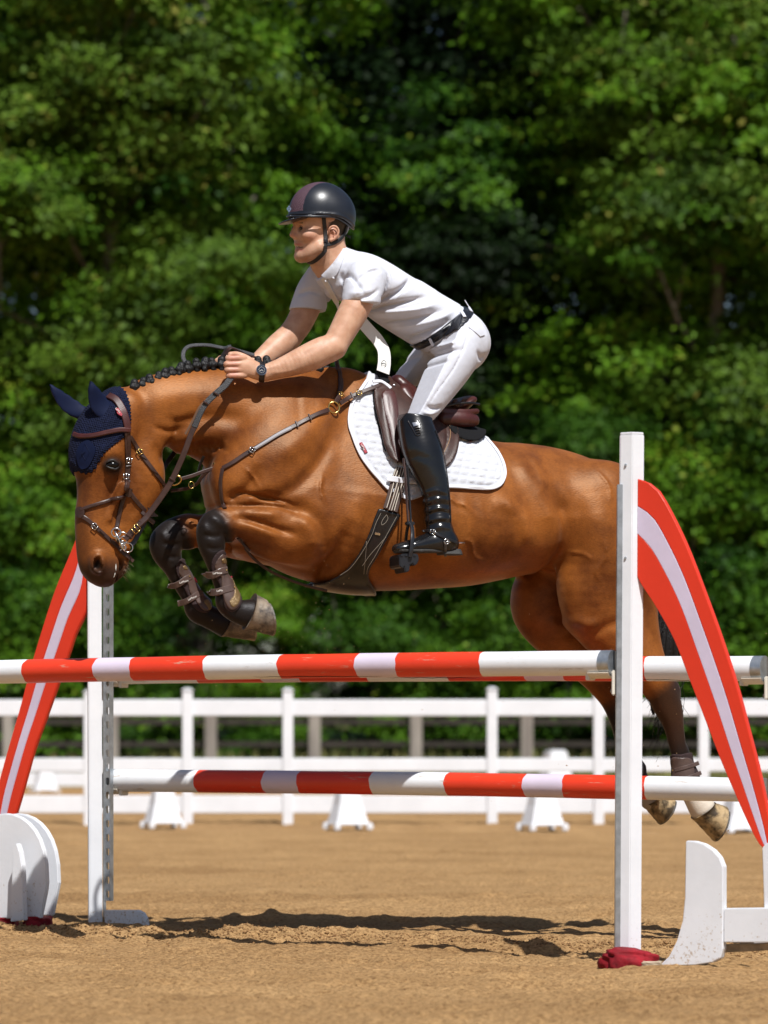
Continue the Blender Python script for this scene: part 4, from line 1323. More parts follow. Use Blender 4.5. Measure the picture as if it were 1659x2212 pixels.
groove([(300, 870, 45), (350, 860, 55), (420, 850, 60), (500, 845, 65)], 22, 4)
for i in range(6):                                                                                               # folds where throat meets chest
    groove([(408 + i * 12, 945 + i * 2, 50), (414 + i * 12, 962, 48), (424 + i * 11, 982, 40)], 4.2, -4.2)
for i in range(4):
    groove([(500 + i * 14, 1062 + i * 2, 105), (540 + i * 16, 1068 + i * 3, 110), (580 + i * 16, 1082 + i * 2, 112)], 4.2, -3.6)
groove([(462, 1091, 70), (510, 1093, 88), (560, 1093, 104), (610, 1098, 116), (650, 1112, 122)], 5, -5)
groove([(530, 1078, 95), (570, 1080, 108), (610, 1086, 116), (645, 1098, 122)], 4.5, -3)
groove([(545, 1064, 100), (585, 1068, 110), (620, 1076, 118)], 4.5, -2.5)
# tendons of the legs, bones of the knees
for dx, dy, w_ in ((0, 0, 90), (-88, 18, -78)):
    for pts, wd, a in (([(432, 1152), (450, 1160), (474, 1158)], 5, -4.5), ([(438, 1180), (455, 1187), (478, 1182)], 4.5, -4), ([(452, 1104), (470, 1112), (486, 1128)], 6, -3.5),
                       ([(430, 1128), (436, 1142), (440, 1160)], 6, 4), ([(478, 1128), (486, 1142), (484, 1158)], 6, 4), ([(470, 1205), (478, 1235), (488, 1268)], 4, -4)):
        P_ = [(x + dx, y + dy, w_) for x, y in pts]
        HF.relief(pxs(*P_), wd * PXM, a * PXM * .9, wmin=.0 if w_ > 0 else None, wmax=None if w_ > 0 else 0.0)
groove([(478, 1190, 76), (484, 1220, 76), (492, 1255, 76)], 5, -5)
groove([(1478, 1545, 80), (1478, 1580, 80), (1482, 1620, 80)], 5, -5)
# veins
for pts in ([(960, 1060, 168), (985, 1085, 168), (1005, 1092, 168), (1030, 1118, 166)], [(1000, 1165, 168), (1020, 1172, 168), (1032, 1200, 166), (1060, 1215, 160)],
            [(1295, 1155, 145), (1302, 1200, 145), (1285, 1235, 145), (1296, 1262, 142)], [(1240, 1190, 145), (1262, 1196, 145), (1280, 1212, 145)],
            [(700, 1020, 130), (690, 1060, 130), (702, 1095, 130)], [(520, 1010, 105), (545, 1030, 115), (560, 1060, 118)],
            [(1285, 1010, 120), (1310, 1050, 130), (1312, 1090, 135)], [(232, 1140, 30), (245, 1165, 32), (242, 1190, 32)], [(255, 1130, 35), (250, 1160, 34)]):
    groove(pts, 3.2, 1.8)

HV, HQ = HF.mesh()
HV = relax(HV, HQ, 2)
def turn_head(V):
    """the head is turned a little towards the camera"""
    V = np.array(V, float)
    s0 = JP(300, 900)[0]; s1 = JP(385, 900)[0]
    V[..., 0] += .30 * V[..., 1] * (1 - sstep(V[..., 0], s0, s1))
    return V
def sstep(x, a, b):
    t = np.clip((x - a) / (b - a), 0, 1); return t * t * (3 - 2 * t)
HV = turn_head(HV)
def seg_dist(P, pts):
    d = np.full(len(P), 9.0); T = np.zeros(len(P)); m = len(pts) - 1
    for i in range(m):
        a = np.array(pts[i]); b = np.array(pts[i + 1]); ba = b - a
        t = np.clip(((P - a) @ ba) / (ba @ ba), 0, 1)
        e = np.linalg.norm(P - a - t[:, None] * ba, axis=1)
        u = e < d; d = np.where(u, e, d); T = np.where(u, i + t, T)
    return d, T
def sstep(x, a, b):
    t = np.clip((x - a) / (b - a), 0, 1); return t * t * (3 - 2 * t)
# coat: bay body, black points, dark muzzle, white hind pasterns (true colours of the hair); nostril shade is painted in
PXv, PYv = proj(HV[:, 0], HV[:, 1], HV[:, 2])
dark = np.zeros(len(HV)); white = np.zeros(len(HV))
d, T = seg_dist(HV, [JP(*p) for p in ((560, 1145, 90), (500, 1130, 90), (458, 1150, 90), (463, 1206, 90), (491, 1300, 90), (545, 1328, 90))])
dark = np.maximum(dark, sstep(T, .95, 1.55) * sstep(d, .12, .075))
d, T = seg_dist(HV, [JP(*p) for p in ((500, 1160, -78), (410, 1146, -78), (366, 1170, -78), (376, 1228, -78), (427, 1317, -78), (490, 1348, -78))])
dark = np.maximum(dark, sstep(T, .85, 1.5) * sstep(d, .12, .075))
d, T = seg_dist(HV, [JP(*p) for p in ((1392, 1445, 80), (1430, 1495, 80), (1455, 1562, 80), (1474, 1650, 80), (1497, 1716, 80), (1520, 1748, 80))])
dark = np.maximum(dark, sstep(T, .45, 1.05) * sstep(d, .12, .075) * (.86 + .14 * sstep(T, 2, 3)))
white = np.maximum(white, sstep(T, 3.35, 3.6) * sstep(d, .12, .09))
d, T = seg_dist(HV, [JP(*p) for p in ((1282, 1445, -80), (1326, 1505, -80), (1344, 1570, -80), (1356, 1642, -80), (1386, 1696, -80), (1412, 1728, -80))])
dark = np.maximum(dark, sstep(T, .6, 1.6) * sstep(d, .12, .075))
white = np.maximum(white, .5 * sstep(T, 3.9, 4.2) * sstep(d, .12, .09))
muz = sstep(PYv, 1182, 1236) * (PXv < 300)
dark = np.maximum(dark, .86 * muz)
nost_shade = np.exp(-(np.hypot((PXv - 211) / 8.5, (PYv - 1220) / 13.5)) ** 4)  # shade inside the nostril, put into the coat colour
aw = np.abs(HV[:, 1]) / PXM
de = np.hypot((PXv - 243) / 27, (PYv - 1005) / 22)
dark = np.maximum(dark, .90 * sstep(de, 1.3, .55) * (HV[:, 1] > 0) * (PXv < 300))
dark = np.maximum(dark, .35 * sstep(PXv, 205, 180) * sstep(PYv, 1010, 1040) * (PXv < 230))      # darker bridge of the nose
pale = sstep(PYv, 1225, 1300) * sstep(PXv, 1090, 1150) * sstep(PXv, 1230, 1180) * (HV[:, 1] > 0.03)
dark = np.where(white > .5, dark * .1, dark)
dark = np.maximum(dark, np.clip(nost_shade * 1.1, 0, 1.0) * (HV[:, 1] > 0))
col = np.stack([dark, white, np.clip(pale, 0, 1), np.ones(len(HV))], 1).astype(np.float32)

def coat_material():
    m = bpy.data.materials.new("bay_coat"); m.use_nodes = True
    nt = m.node_tree; n = nt.nodes; l = nt.links; p = n["Principled BSDF"]
    tc = n.new("ShaderNodeTexCoord"); at_ = n.new("ShaderNodeAttribute"); at_.attribute_name = "coat"
    sep = n.new("ShaderNodeSeparateColor"); l.new(at_.outputs[0], sep.inputs[0])
    nz = n.new("ShaderNodeTexNoise"); nz.inputs["Scale"].default_value = 5; nz.inputs["Detail"].default_value = 6; nz.inputs["Roughness"].default_value = .62
    l.new(tc.outputs["Object"], nz.inputs["Vector"])
    rp = n.new("ShaderNodeValToRGB")
    rp.color_ramp.elements[0].position = .34; rp.color_ramp.elements[0].color = (.100, .026, .0055, 1)
    rp.color_ramp.elements[1].position = .66; rp.color_ramp.elements[1].color = (.268, .086, .0160, 1)
    l.new(nz.outputs[0], rp.inputs[0])
    # fine hair grain, stretched along the body
    mp = n.new("ShaderNodeMapping"); mp.inputs["Scale"].default_value = (90, 260, 260); l.new(tc.outputs["Object"], mp.inputs[0])
    hz = n.new("ShaderNodeTexNoise"); hz.inputs["Scale"].default_value = 1.0; hz.inputs["Detail"].default_value = 3; l.new(mp.outputs[0], hz.inputs["Vector"])
    mh = n.new("ShaderNodeMix"); mh.data_type = 'RGBA'; mh.blend_type = 'OVERLAY'; mh.inputs[0].default_value = .38
    l.new(rp.outputs[0], mh.inputs[6]); l.new(hz.outputs[0], mh.inputs[7])
    hs = n.new("ShaderNodeHueSaturation"); hs.inputs["Saturation"].default_value = 1.0; l.new(mh.outputs[2], hs.inputs["Color"])
    def mixc(fac, base, c):
        x = n.new("ShaderNodeMix"); x.data_type = 'RGBA'; l.new(fac, x.inputs[0]); x.inputs[7].default_value = c + (1,)
        if base is None: x.inputs[6].default_value = (1, .70, .45, 1)
        else: l.new(base, x.inputs[6])
        return x.outputs[2]
    c0 = mixc(sep.outputs[2], hs.outputs[0], (.42, .24, .10))
    c1 = mixc(sep.outputs[0], c0, (.0120, .0085, .0070))
    c2 = mixc(sep.outputs[1], c1, (.62, .55, .46))
    l.new(c2, p.inputs["Base Color"])
    p.inputs["Roughness"].default_value = .46
    p.inputs["Specular IOR Level"].default_value = .40; l.new(mixc(sep.outputs[0], None, (.45, .45, .48)), p.inputs["Specular Tint"])
    p.inputs["Sheen Weight"].default_value = .05
    p.inputs["Sheen Roughness"].default_value = .35
    p.inputs["Sheen Tint"].default_value = (1, .8, .6, 1)
    b1 = n.new("ShaderNodeBump"); b1.inputs["Strength"].default_value = .3; b1.inputs["Distance"].default_value = .003
    l.new(hz.outputs[0], b1.inputs["Height"])
    n2 = n.new("ShaderNodeTexNoise"); n2.inputs["Scale"].default_value = 16; n2.inputs["Detail"].default_value = 4; l.new(tc.outputs["Object"], n2.inputs["Vector"])
    b2 = n.new("ShaderNodeBump"); b2.inputs["Strength"].default_value = .10; b2.inputs["Distance"].default_value = .012
    l.new(n2.outputs[0], b2.inputs["Height"]); l.new(b1.outputs[0], b2.inputs["Normal"]); l.new(b2.outputs[0], p.inputs["Normal"])
    return m
M_coat = coat_material()
horse_body = mesh_np("body", to_local(HV), HQ, M_coat, horse)
ca = horse_body.data.color_attributes.new("coat", 'FLOAT_COLOR', 'POINT')
ca.data.foreach_set("color", col.ravel())
HBVH = BVHTree.FromPolygons([Vector(v) for v in HV.tolist()], HQ.tolist())

def pixel_ray(x, y):
    """camera eye and ray direction in the horse frame (s, w, z)"""
    a = J(x, y, 1.5); b = J(x, y, -1.5)
    return Vector(a), (Vector(b) - Vector(a)).normalized()
def on_horse(x, y, bvh=None):
    o, d = pixel_ray(x, y)
    h = (bvh or HBVH).ray_cast(o, d)
    return (h[0], h[1]) if h[0] is not None else (None, None)
# ------------------------------------------------------------------ hooves, eyes, plaits, tail
def c1(x, y): return 97.2 + x / 3.841, 756 + y / 3.841
def c3(x, y): return 702 + x / 3.841, 756 + y / 3.841

def hoof_material(name, a, b, sc):
    return mat(name, a, .5, scale=sc, col2=b, bump=.4, bscale=120, spec=.35, detail=5, contrast=(.42, .58), bdist=.003)
M_hoof_dark = hoof_material("dark_hoof_horn", (.07, .055, .045), (.24, .19, .14), 14)
M_hoof_striped = hoof_material("striped_hoof_horn", (.05, .035, .02), (.42, .30, .16), 16)
M_sole = mat("sandy_sole", (.20, .13, .06), .9, scale=40, col2=(.42, .30, .16), bump=.8, spec=.2)
M_shoe = mat("worn_shoe_steel", (.25, .23, .20), .45, var=.3, scale=60, metal=.8)

def hoof(a1, a2, b1, b2, w, la, lb, m, toe):
    """wall between the coronet (picture ends a1, a2) and the ground rim (b1, b2); toe = which end (1 or 2) is the toe"""
    A1, A2, B1, B2 = [JP(p[0], p[1], w) for p in (a1, a2, b1, b2)]
    n, rings = 26, 9
    vs = []
    for i in range(rings):
        t = i / (rings - 1)
        p1 = A1 + (B1 - A1) * t; p2 = A2 + (B2 - A2) * t
        c = (p1 + p2) / 2; e = (p2 - p1) / 2; l = (la + (lb - la) * t) * PXM
        bul = 1 + (.05 if i == 0 else 0) + .015 * math.sin(i * 2.4)
        for k in range(n):
            th = 2 * math.pi * k / n
            ce, ss = math.cos(th), math.sin(th)
            f = 1.0
            heel = ce * (-1 if toe == 2 else 1)
            lat = ss * (1 - .12 * max(0, heel))
            v = c + e * ce * bul + np.array([0, lat * l * bul, 0])
            vs.append(v)
    fs = []
    for i in range(rings - 1):
        for k in range(n):
            k2 = (k + 1) % n; fs.append((i * n + k, i * n + k2, (i + 1) * n + k2, (i + 1) * n + k))
    fs.append(tuple(range(n)))
    o = mesh_np("hoof", to_local(np.array(vs)), [list(f) for f in fs], m, horse)
    # sole, set a little inside the rim, and the shoe
    base = np.array(vs[-n:]); c = base.mean(0); up = (np.array(vs[:n]).mean(0) - c); up /= np.linalg.norm(up)
    so = [c + (v - c) * .97 for v in base] + [c + (v - c) * .6 + up * .012 for v in base] + [c + up * .016]
    fs = [[k, (k + 1) % n, n + (k + 1) % n, n + k] for k in range(n)] + [[n + k, n + (k + 1) % n, 2 * n] for k in range(n)]
    s_ = mesh_np("sole", to_local(np.array(so)), fs, M_sole, o)
    sh = []; fs = []
    ks = [k for k in range(n) if not (math.cos(2 * math.pi * k / n) * (-1 if toe == 2 else 1) > .86)]
    k0 = [i for i in range(len(ks)) if ks[i] - ks[i - 1] not in (1,)][-1] if any(ks[i] - ks[i - 1] != 1 for i in range(1, len(ks))) else 0
    ks = ks[k0:] + ks[:k0]
    for k in ks:
        v = base[k]
        for (f, u) in ((1.0, 0), (1.0, -.007), (.74, -.007), (.74, .0)):
            sh.append(c + (v - c) * f + up * u)
    for i in range(len(ks) - 1):
        for q in range(4):
            q2 = (q + 1) % 4; fs.append([i * 4 + q, i * 4 + q2, i * 4 + 4 + q2, i * 4 + 4 + q])
    fs += [[0, 1, 2, 3], [len(sh) - 4, len(sh) - 1, len(sh) - 2, len(sh) - 3]]
    mesh_np("horseshoe", to_local(np.array(sh)), fs, M_shoe, o, smooth=False)
    return o
hoof((551, 1283), (527, 1358), (572, 1294), (586, 1373), 90, 34, 40, M_hoof_dark, 2)
hoof((500, 1312), (477, 1374), (530, 1322), (545, 1384), -78, 32, 38, M_hoof_dark, 2)
hoof((1541, 1733), (1497, 1768), (1568, 1742), (1542, 1816), 80, 31, 38, M_hoof_striped, 2)
hoof((1436, 1708), (1390, 1740), (1454, 1722), (1424, 1779), -80, 30, 37, M_hoof_striped, 2)

M_eye = mat("horse_eye", (.004, .003, .0025), .16, spec=.3)
def ball(name, c, r, m, parent, sq=(1, 1, 1), seg=20, turn=False):
    bm = bmesh.new(); bmesh.ops.create_uvsphere(bm, u_segments=seg, v_segments=seg // 2 + 2, radius=1)
    V = np.array([v.co[:] for v in bm.verts]) * np.array(sq) * r + np.array(c)
    F_ = [[v.index for v in f.verts] for f in bm.faces]; bm.free()
    if turn: V = turn_head(V)
    return mesh_np(name, to_local(V), [f[::-1] for f in F_], m, parent)
for sd in (1, -1):
    ball("eye", JP(227, 1004, sd * 48.5), 12.5 * PXM, M_eye, horse, (1.1, .88, .72), turn=True)
# eyelids
M_lid = mat("dark_skin", (.012, .009, .008), .55, bump=.3, scale=60)
for sd in (1, -1):
    for k, (yy, dy) in enumerate(((1003, -9.0), (1005, 8.0))):
        pts = [turn_head(JP(213 + 4.7 * i, yy + dy * math.sin(math.pi * (i + .5) / 7) + (1.5 if i > 3 else -1), sd * (51 + 6.0 * math.sin(math.pi * (i + .5) / 7)))) for i in range(7)]
        mb = MB(); mb.tube([to_local(p) for p in pts], [1.4 * PXM, 2.0 * PXM, 2.4 * PXM, 2.6 * PXM, 2.4 * PXM, 2.0 * PXM, 1.4 * PXM], 8)
        mb.build("eyelid", M_lid, horse, smooth=True)

# mane: hair roots along the crest and rows of sewn plaits
M_hair = mat("black_hair", (.007, .006, .006), .46, bump=1.0, scale=60, bscale=240, spec=.35, bdist=.004, stretch=(1, 1, .5))
crest = [(268, 846), (285, 841), (320, 831), (360, 817), (400, 803), (440, 794), (480, 790), (540, 791), (600, 791), (660, 790), (715, 791)]
MF = Field(JP(250, 870, -30) - .02, JP(735, 770, 30) + .02, .005)
MF.lo[1] = -.06
MF = Field((JP(255, 850)[0] - .03, -.06, JP(300, 860)[2] - .03), (JP(735, 790)[0] + .02, .07, JP(700, 770)[2] + .04), .005)
MF.chain(pxc(*[(x, y + 4, 2, 10 if 270 < x < 700 else 4, 1.1) for x, y in crest]), .01, 4)
MV, MQ = MF.mesh(); MV = turn_head(relax(MV, MQ, 1))
mesh_np("mane", to_local(MV), MQ, M_hair, horse)
plaits = [(287, 835), (305, 830), (322, 825), (340, 817), (355, 812), (371, 807), (389, 799), (405, 795), (424, 789), (441, 788), (458, 787), (477, 786), (496, 784), (515, 784),
          (536, 785), (556, 785), (577, 785), (598, 787), (620, 788), (643, 789), (664, 791), (685, 796)]
PF = Field((-.03, -.035, -.04), (.03, .035, .04), .0028)
for (ds, dw, dz, r) in ((0, .004, .010, .0125), (-.0085, .010, -.002, .0095), (.0085, .010, -.003, .0095), (0, .016, -.004, .009), (-.003, .015, -.016, .0085), (.004, .013, -.021, .0065), (0, .006, -.010, .010)):
    PF.ell((ds, dw, dz), (r, r, r), .0025)
pV, pQ = PF.mesh(); pV = relax(pV, pQ, 1)
plait_src = None
for i, (x, y) in enumerate(plaits):
    c = turn_head(JP(x, y, 9))
    if plait_src is None:
        plait_src = o = mesh_np("plait", to_local(pV), pQ, M_hair, horse)
    else:
        o = plait_src.copy(); scene.collection.objects.link(o); o.parent = horse
    o.location = to_local(c)
    k = 1.22 - .10 * math.sin(i * 2.7)
    o.scale = (k * .95, k, k * 1.05); o.rotation_euler = (0.1 * math.sin(i * 1.9), .25 * math.sin(i * 2.3), .3 * math.sin(i * 3.1))
# forelock wisp below the bonnet is hidden; tail
TF = Field((JP(1370, 1000)[0], -.14, JP(1400, 1660)[2]), (JP(1530, 1000)[0], .14, JP(1400, 1040)[2]), .008)
TF.chain(pxc((1398, 1082, 0, 20, 1), (1428, 1130, 0, 24, 1), (1442, 1210, 0, 30, .9), (1440, 1300, 0, 38, .8), (1432, 1390, 0, 42, .75), (1424, 1450, 0, 30, .75), (1416, 1500, 0, 15, .8), (1411, 1540, 0, 5, 1)), .01, 6)
for k in range(9):
    x = 1408 + k * 8
    TF.relief(pxs((x + 10, 1180), (x + 4, 1300), (x - 4, 1420), (x - 6, 1540)), 3.5 * PXM, (-.007 if k % 2 else .006))
tail, _, _ = sculpt(TF, "tail", M_hair, horse, 1)
r_ = np.random.default_rng(21)
mb = MB()
for k in range(300):
    x0 = 1440 + r_.normal(0, 14); y0 = r_.uniform(1180, 1470); w0 = r_.normal(0, 14)
    L = r_.uniform(80, 190); dx = r_.normal(-8, 16); curl = r_.normal(0, 10)
    pts = [to_local(JP(x0 + dx * t * t * 1.5 + curl * math.sin(t * 4), y0 + L * t, w0 + 14 * math.sin(t * 3 + k))) for t in np.linspace(0, 1, 6)]
    mb.tube(pts, [.0014, .0014, .0013, .0012, .0010, .0005], 3, caps=False)
o = mb.build("tail_hair", M_hair, horse, smooth=True); o["kind"] = "stuff"
mb = MB()
for k in range(26):      # whiskers on chin and lips
    x0 = 262 + r_.normal(0, 5); y0 = 1224 + r_.normal(0, 9); w0 = r_.uniform(-20, 28)
    p0 = turn_head(JP(x0, y0, w0)); p1 = turn_head(JP(x0 + r_.uniform(4, 14), y0 + r_.uniform(6, 20), w0 * 1.3))
    mb.tube([to_local(p0), to_local((p0 + p1) / 2 + np.array([.002, 0, .002])), to_local(p1)], [.0005, .0004, .0002], 3, caps=False)
o = mb.build("whiskers", mat("whisker", (.35, .28, .2), .6), horse); o["kind"] = "stuff"
# pale foam at the corner of the lips
FMF = Field(JP(205, 1275, 10) - np.array([.03, .05, .0]), JP(275, 1190, 60) + np.array([.03, .03, .03]), .003)
FMF.chain(pxc((240, 1212, 26, 1.6, 1), (241, 1224, 27, 2.6, 1), (240, 1238, 26, 2.6, 1), (237, 1248, 24, 1.5, 1)), .004)
fv, fq = FMF.mesh(); mesh_np("foam", to_local(turn_head(fv)), fq, mat("foam", (.62, .62, .58), .6, bump=.8, scale=90), horse)

# ------------------------------------------------------------------ strap maker
def ribbon3(name, P, N, width, th, m, parent, name_only=False, taper=None, bevel=.28):
    """strap along points P with outward directions N (horse frame); widths in metres"""
    P = np.asarray(P, float); N = np.asarray(N, float)
    n = len(P)
    for _ in range(2):
        N[1:-1] = (N[:-2] + 2 * N[1:-1] + N[2:]) / 4
    T = np.gradient(P, axis=0); T /= np.linalg.norm(T, axis=1)[:, None] + 1e-12
    N = N - (N * T).sum(1)[:, None] * T; N /= np.linalg.norm(N, axis=1)[:, None] + 1e-12
    B = np.cross(N, T)
    W = np.full(n, width / 2) if taper is None else np.asarray(taper) * width / 2
    vs = []
    b = bevel * th * 1.6
    prof = [(-1, 0, 0), (-1, 0, th - b * .8), (-1, b, th), (1, -b, th), (1, 0, th - b * .8), (1, 0, 0)]
    for i in range(n):
        for (sg, du, h) in prof:
            vs.append(P[i] + B[i] * (sg * W[i] + du) + N[i] * h)
    k = len(prof); fs = []
    for i in range(n - 1):
        for q in range(k):
            q2 = (q + 1) % k; fs.append([i * k + q, i * k + q2, (i + 1) * k + q2, (i + 1) * k + q])
    fs.append(list(range(k))); fs.append(list(range((n - 1) * k, n * k))[::-1])
    mb = MB(); mb.add(to_local(np.array(vs)), fs)
    return mb.build(name, m, parent)

def on_body(pts, step=4.0, lift=.003, bvh=None, smooth=2, fill_w=60):
    """picture polyline laid onto the horse's surface"""
    C = catmull(np.array(pts, float), 12)
    d = np.r_[0, np.cumsum(np.hypot(*np.diff(C, axis=0).T))]
    n = max(4, int(d[-1] / step))
    t = np.linspace(0, d[-1], n)
    X = np.interp(t, d, C[:, 0]); Y = np.interp(t, d, C[:, 1])
    P = []; N = []
    ok = []
    for x, y in zip(X, Y):
        h, nn = on_horse(x, y, bvh)
        if h is None: P.append([np.nan] * 3); N.append([np.nan] * 3); ok.append(False)
        else:
            nn = np.array(nn); nn = nn if nn[1] > -.05 else -nn
            P.append(np.array(h)); N.append(nn); ok.append(True)
    P = np.array(P, float); N = np.array(N, float); ok = np.array(ok)
    if not ok.all():
        if ok.any():
            iw = np.interp(np.arange(n), np.where(ok)[0], P[ok][:, 1])
            for i in np.where(~ok)[0]:
                P[i] = J(X[i], Y[i], iw[i]); j = np.where(ok)[0][np.argmin(abs(np.where(ok)[0] - i))]; N[i] = N[j]
        else:
            for i in range(n): P[i] = JP(X[i], Y[i], fill_w); N[i] = (0, 1, 0)
    for _ in range(smooth):
        N[1:-1] = (N[:-2] + 2 * N[1:-1] + N[2:]) / 4
        w = P[:, 1].copy(); w[1:-1] = (w[:-2] + 2 * w[1:-1] + w[2:]) / 4
        P = J(X, Y, w)
    N /= np.linalg.norm(N, axis=1)[:, None]
    return P + N * lift, N

def strap(name, pts, wpx, m, parent, th=.004, lift=.002, bvh=None, step=4.0, taper=None):
    P, N = on_body(pts, step, lift, bvh)
    return ribbon3(name, P, N, wpx * PXM, th, m, parent)
def free_strap(name, rows, wpx, m, parent, th=.004, N=(0, 1, 0), n=8):
    """rows: picture x, y, lateral w (units)"""
    C = catmull(np.array(rows, float), n)
    P = JP(C[:, 0], C[:, 1], C[:, 2])
    return ribbon3(name, P, np.repeat(np.array([N], float), len(P), 0), wpx * PXM, th, m, parent)
def loop3(name, c, e1, e2, r, m, parent, n=28, seg=8):
    """ring of wire: centre and two half axes"""
    pts = [to_local(np.array(c) + np.array(e1) * math.cos(2 * math.pi * k / n) + np.array(e2) * math.sin(2 * math.pi * k / n)) for k in range(n)]
    vs = []; fs = []
    P = np.array(pts)
    for k in range(n):
        t = P[(k + 1) % n] - P[k - 1]; t /= np.linalg.norm(t)
        a = np.cross(t, np.cross(to_local(np.array(e1)), to_local(np.array(e2)))); a /= np.linalg.norm(a) + 1e-12; b = np.cross(t, a)
        for q in range(seg):
            th = 2 * math.pi * q / seg; vs.append(P[k] + (a * math.cos(th) + b * math.sin(th)) * r)
    for k in range(n):
        for q in range(seg):
            q2 = (q + 1) % seg; k2 = (k + 1) % n
            fs.append((k * seg + q, k * seg + q2, k2 * seg + q2, k2 * seg + q))
    mb = MB(); mb.add(vs, fs); return mb.build(name, m, parent, smooth=True)
def buckle(name, x, y, ang, w, h, m, parent, lift=.008, bvh=None, wfix=None):
    """square buckle frame with tongue lying on the strap at picture x, y"""
    if wfix is None:
        p, nn = on_horse(x, y, bvh)
        if p is None: return
        p = np.array(p); nn = np.array(nn)
    else:
        p = JP(x, y, wfix); nn = np.array([0, 1.0, 0])
    a = np.array([math.cos(ang), 0, -math.sin(ang)]); a -= nn * (a @ nn); a /= np.linalg.norm(a); b = np.cross(nn, a)
    c = p + nn * lift
    A, B = a * w * PXM / 2, b * h * PXM / 2
    mb = MB(); q = [c + A + B, c - A + B, c - A - B, c + A - B, c + A + B]
    for i in range(4): mb.tube([to_local(q[i]), to_local(q[i + 1])], .0017, 6)
    mb.tube([to_local(c - A), to_local(c + A)], .0013, 6)
    return mb.build(name, m, parent, smooth=True)
def text3(name, body, P, ex, ey, size, m, parent, ext=.0006):
    """raised lettering: ex, ey are horse-frame directions"""
    cu = bpy.data.curves.new(name, 'FONT'); cu.body = body; cu.size = size; cu.align_x = 'CENTER'; cu.align_y = 'CENTER'; cu.extrude = ext
    tmp = bpy.data.objects.new("lettering_tmp", cu); scene.collection.objects.link(tmp)
    dg = bpy.context.evaluated_depsgraph_get()
    me = bpy.data.meshes.new_from_object(tmp.evaluated_get(dg))
    bpy.data.objects.remove(tmp); bpy.data.curves.remove(cu)
    ex = to_local(np.array(ex, float)); ey = to_local(np.array(ey, float)); ex /= np.linalg.norm(ex); ey -= ex * (ex @ ey); ey /= np.linalg.norm(ey)
    ez = np.cross(ex, ey); P = to_local(np.array(P, float))
    me.transform(Matrix(((ex[0], ey[0], ez[0], P[0]), (ex[1], ey[1], ez[1], P[1]), (ex[2], ey[2], ez[2], P[2]), (0, 0, 0, 1))))
    me.materials.clear(); me.materials.append(m)
    return link(bpy.data.objects.new(name, me), parent)
# ------------------------------------------------------------------ tack
M_leather = mat("brown_leather", (.040, .017, .012), .42, var=.25, scale=30, bump=.25, bscale=200, spec=.5, bdist=.001)
M_leather_red = mat("conker_leather", (.050, .011, .009), .40, var=.3, scale=14, bump=.25, bscale=160, spec=.5, bdist=.001)
M_flap = mat("grained_brown_leather", (.042, .018, .013), .42, var=.25, scale=25, bump=.6, bscale=330, spec=.4, bdist=.0012)
M_leather_black = mat("black_leather", (.010, .009, .010), .30, var=.2, scale=30, bump=.3, bscale=120, spec=.5, bdist=.002)
M_stitch = mat("pale_stitching", (.55, .50, .42), .7)
M_brass = mat("brass", (.62, .42, .14), .25, metal=1.0)
M_silver = mat("polished_steel", (.62, .62, .62), .18, metal=1.0)
M_rubber = mat("dimpled_black_rubber", (.030, .030, .033), .5, bump=1.0, scale=200, bscale=300, bdist=.003)
M_navy_knit = mat("navy_crochet", (.005, .008, .028), .9, var=.25, scale=60, spec=.2)
M_navy = mat("navy_satin", (.004, .0085, .034), .62, var=.1, scale=10, spec=.15)
M_redtag = mat("red_woven_label", (.32, .012, .03), .6)
M_whitepad = mat("white_quilted_cotton", (.54, .555, .60), .85, var=.03, scale=30, bump=.3, bscale=300, spec=.2)
M_white_trim = mat("white_binding", (.68, .69, .74), .7, spec=.2)
M_letters = mat("pale_lettering", (.8, .78, .74), .6)
M_darkcloth = mat("black_felt", (.009, .009, .010), .95, bump=.5, scale=80, spec=.15)

def knit_nodes(m, sc, dist):
    nt = m.node_tree; n = nt.nodes; l = nt.links; p = n["Principled BSDF"]
    tc = n.new("ShaderNodeTexCoord"); mp = n.new("ShaderNodeMapping"); mp.inputs["Rotation"].default_value = (0, math.radians(12), 0)
    l.new(tc.outputs["Object"], mp.inputs[0])
    v = n.new("ShaderNodeTexVoronoi"); v.inputs["Scale"].default_value = sc; v.inputs["Randomness"].default_value = .25
    l.new(mp.outputs[0], v.inputs["Vector"])
    b = n.new("ShaderNodeBump"); b.invert = True; b.inputs["Distance"].default_value = dist; b.inputs["Strength"].default_value = 1
    l.new(v.outputs["Distance"], b.inputs["Height"]); l.new(b.outputs[0], p.inputs["Normal"])
knit_nodes(M_navy_knit, 150, .006)

def thing_on_horse(name, label, cat, group=None):
    o = empty(name, (0, 0, 0), 0, label, cat, group); o.matrix_world = HM; return o

def image_xy_turned(f, mirror=True):
    S, W, Z = np.meshgrid(*f.ax, indexing='ij')
    if mirror: W = np.abs(W)
    V = turn_head(np.stack([S, W, Z], -1))
    return proj(V[..., 0], V[..., 1], V[..., 2])

# ---- ear bonnet: the head's surface, 5 mm out, within the bonnet's outline
bonnet = thing_on_horse("ear_bonnet", "navy crocheted ear bonnet on the horse's head", "ear bonnet")
BF = HF.resample((JP(140, 900)[0], -.15, JP(230, 1060)[2]), (JP(320, 900)[0], .15, JP(230, 810)[2]), .0038)
bx, by = image_xy_turned(BF)
edge = [(262, 836), (272, 846), (281, 873), (283, 905), (281, 933), (266, 947), (256, 954), (243, 964), (231, 974), (222, 984), (214, 998), (208, 1010), (200, 1020), (184, 1024), (165, 1018), (130, 985), (130, 880), (190, 830)]
sd_ = poly_sd(bx, by, edge)
scal = 2.2 * np.sin(np.arctan2(by - 900, bx - 200) * 70)
BF.F = np.maximum(BF.F - .0065, (sd_ + scal * (sd_ > -9)).astype(np.float32) * PXM)
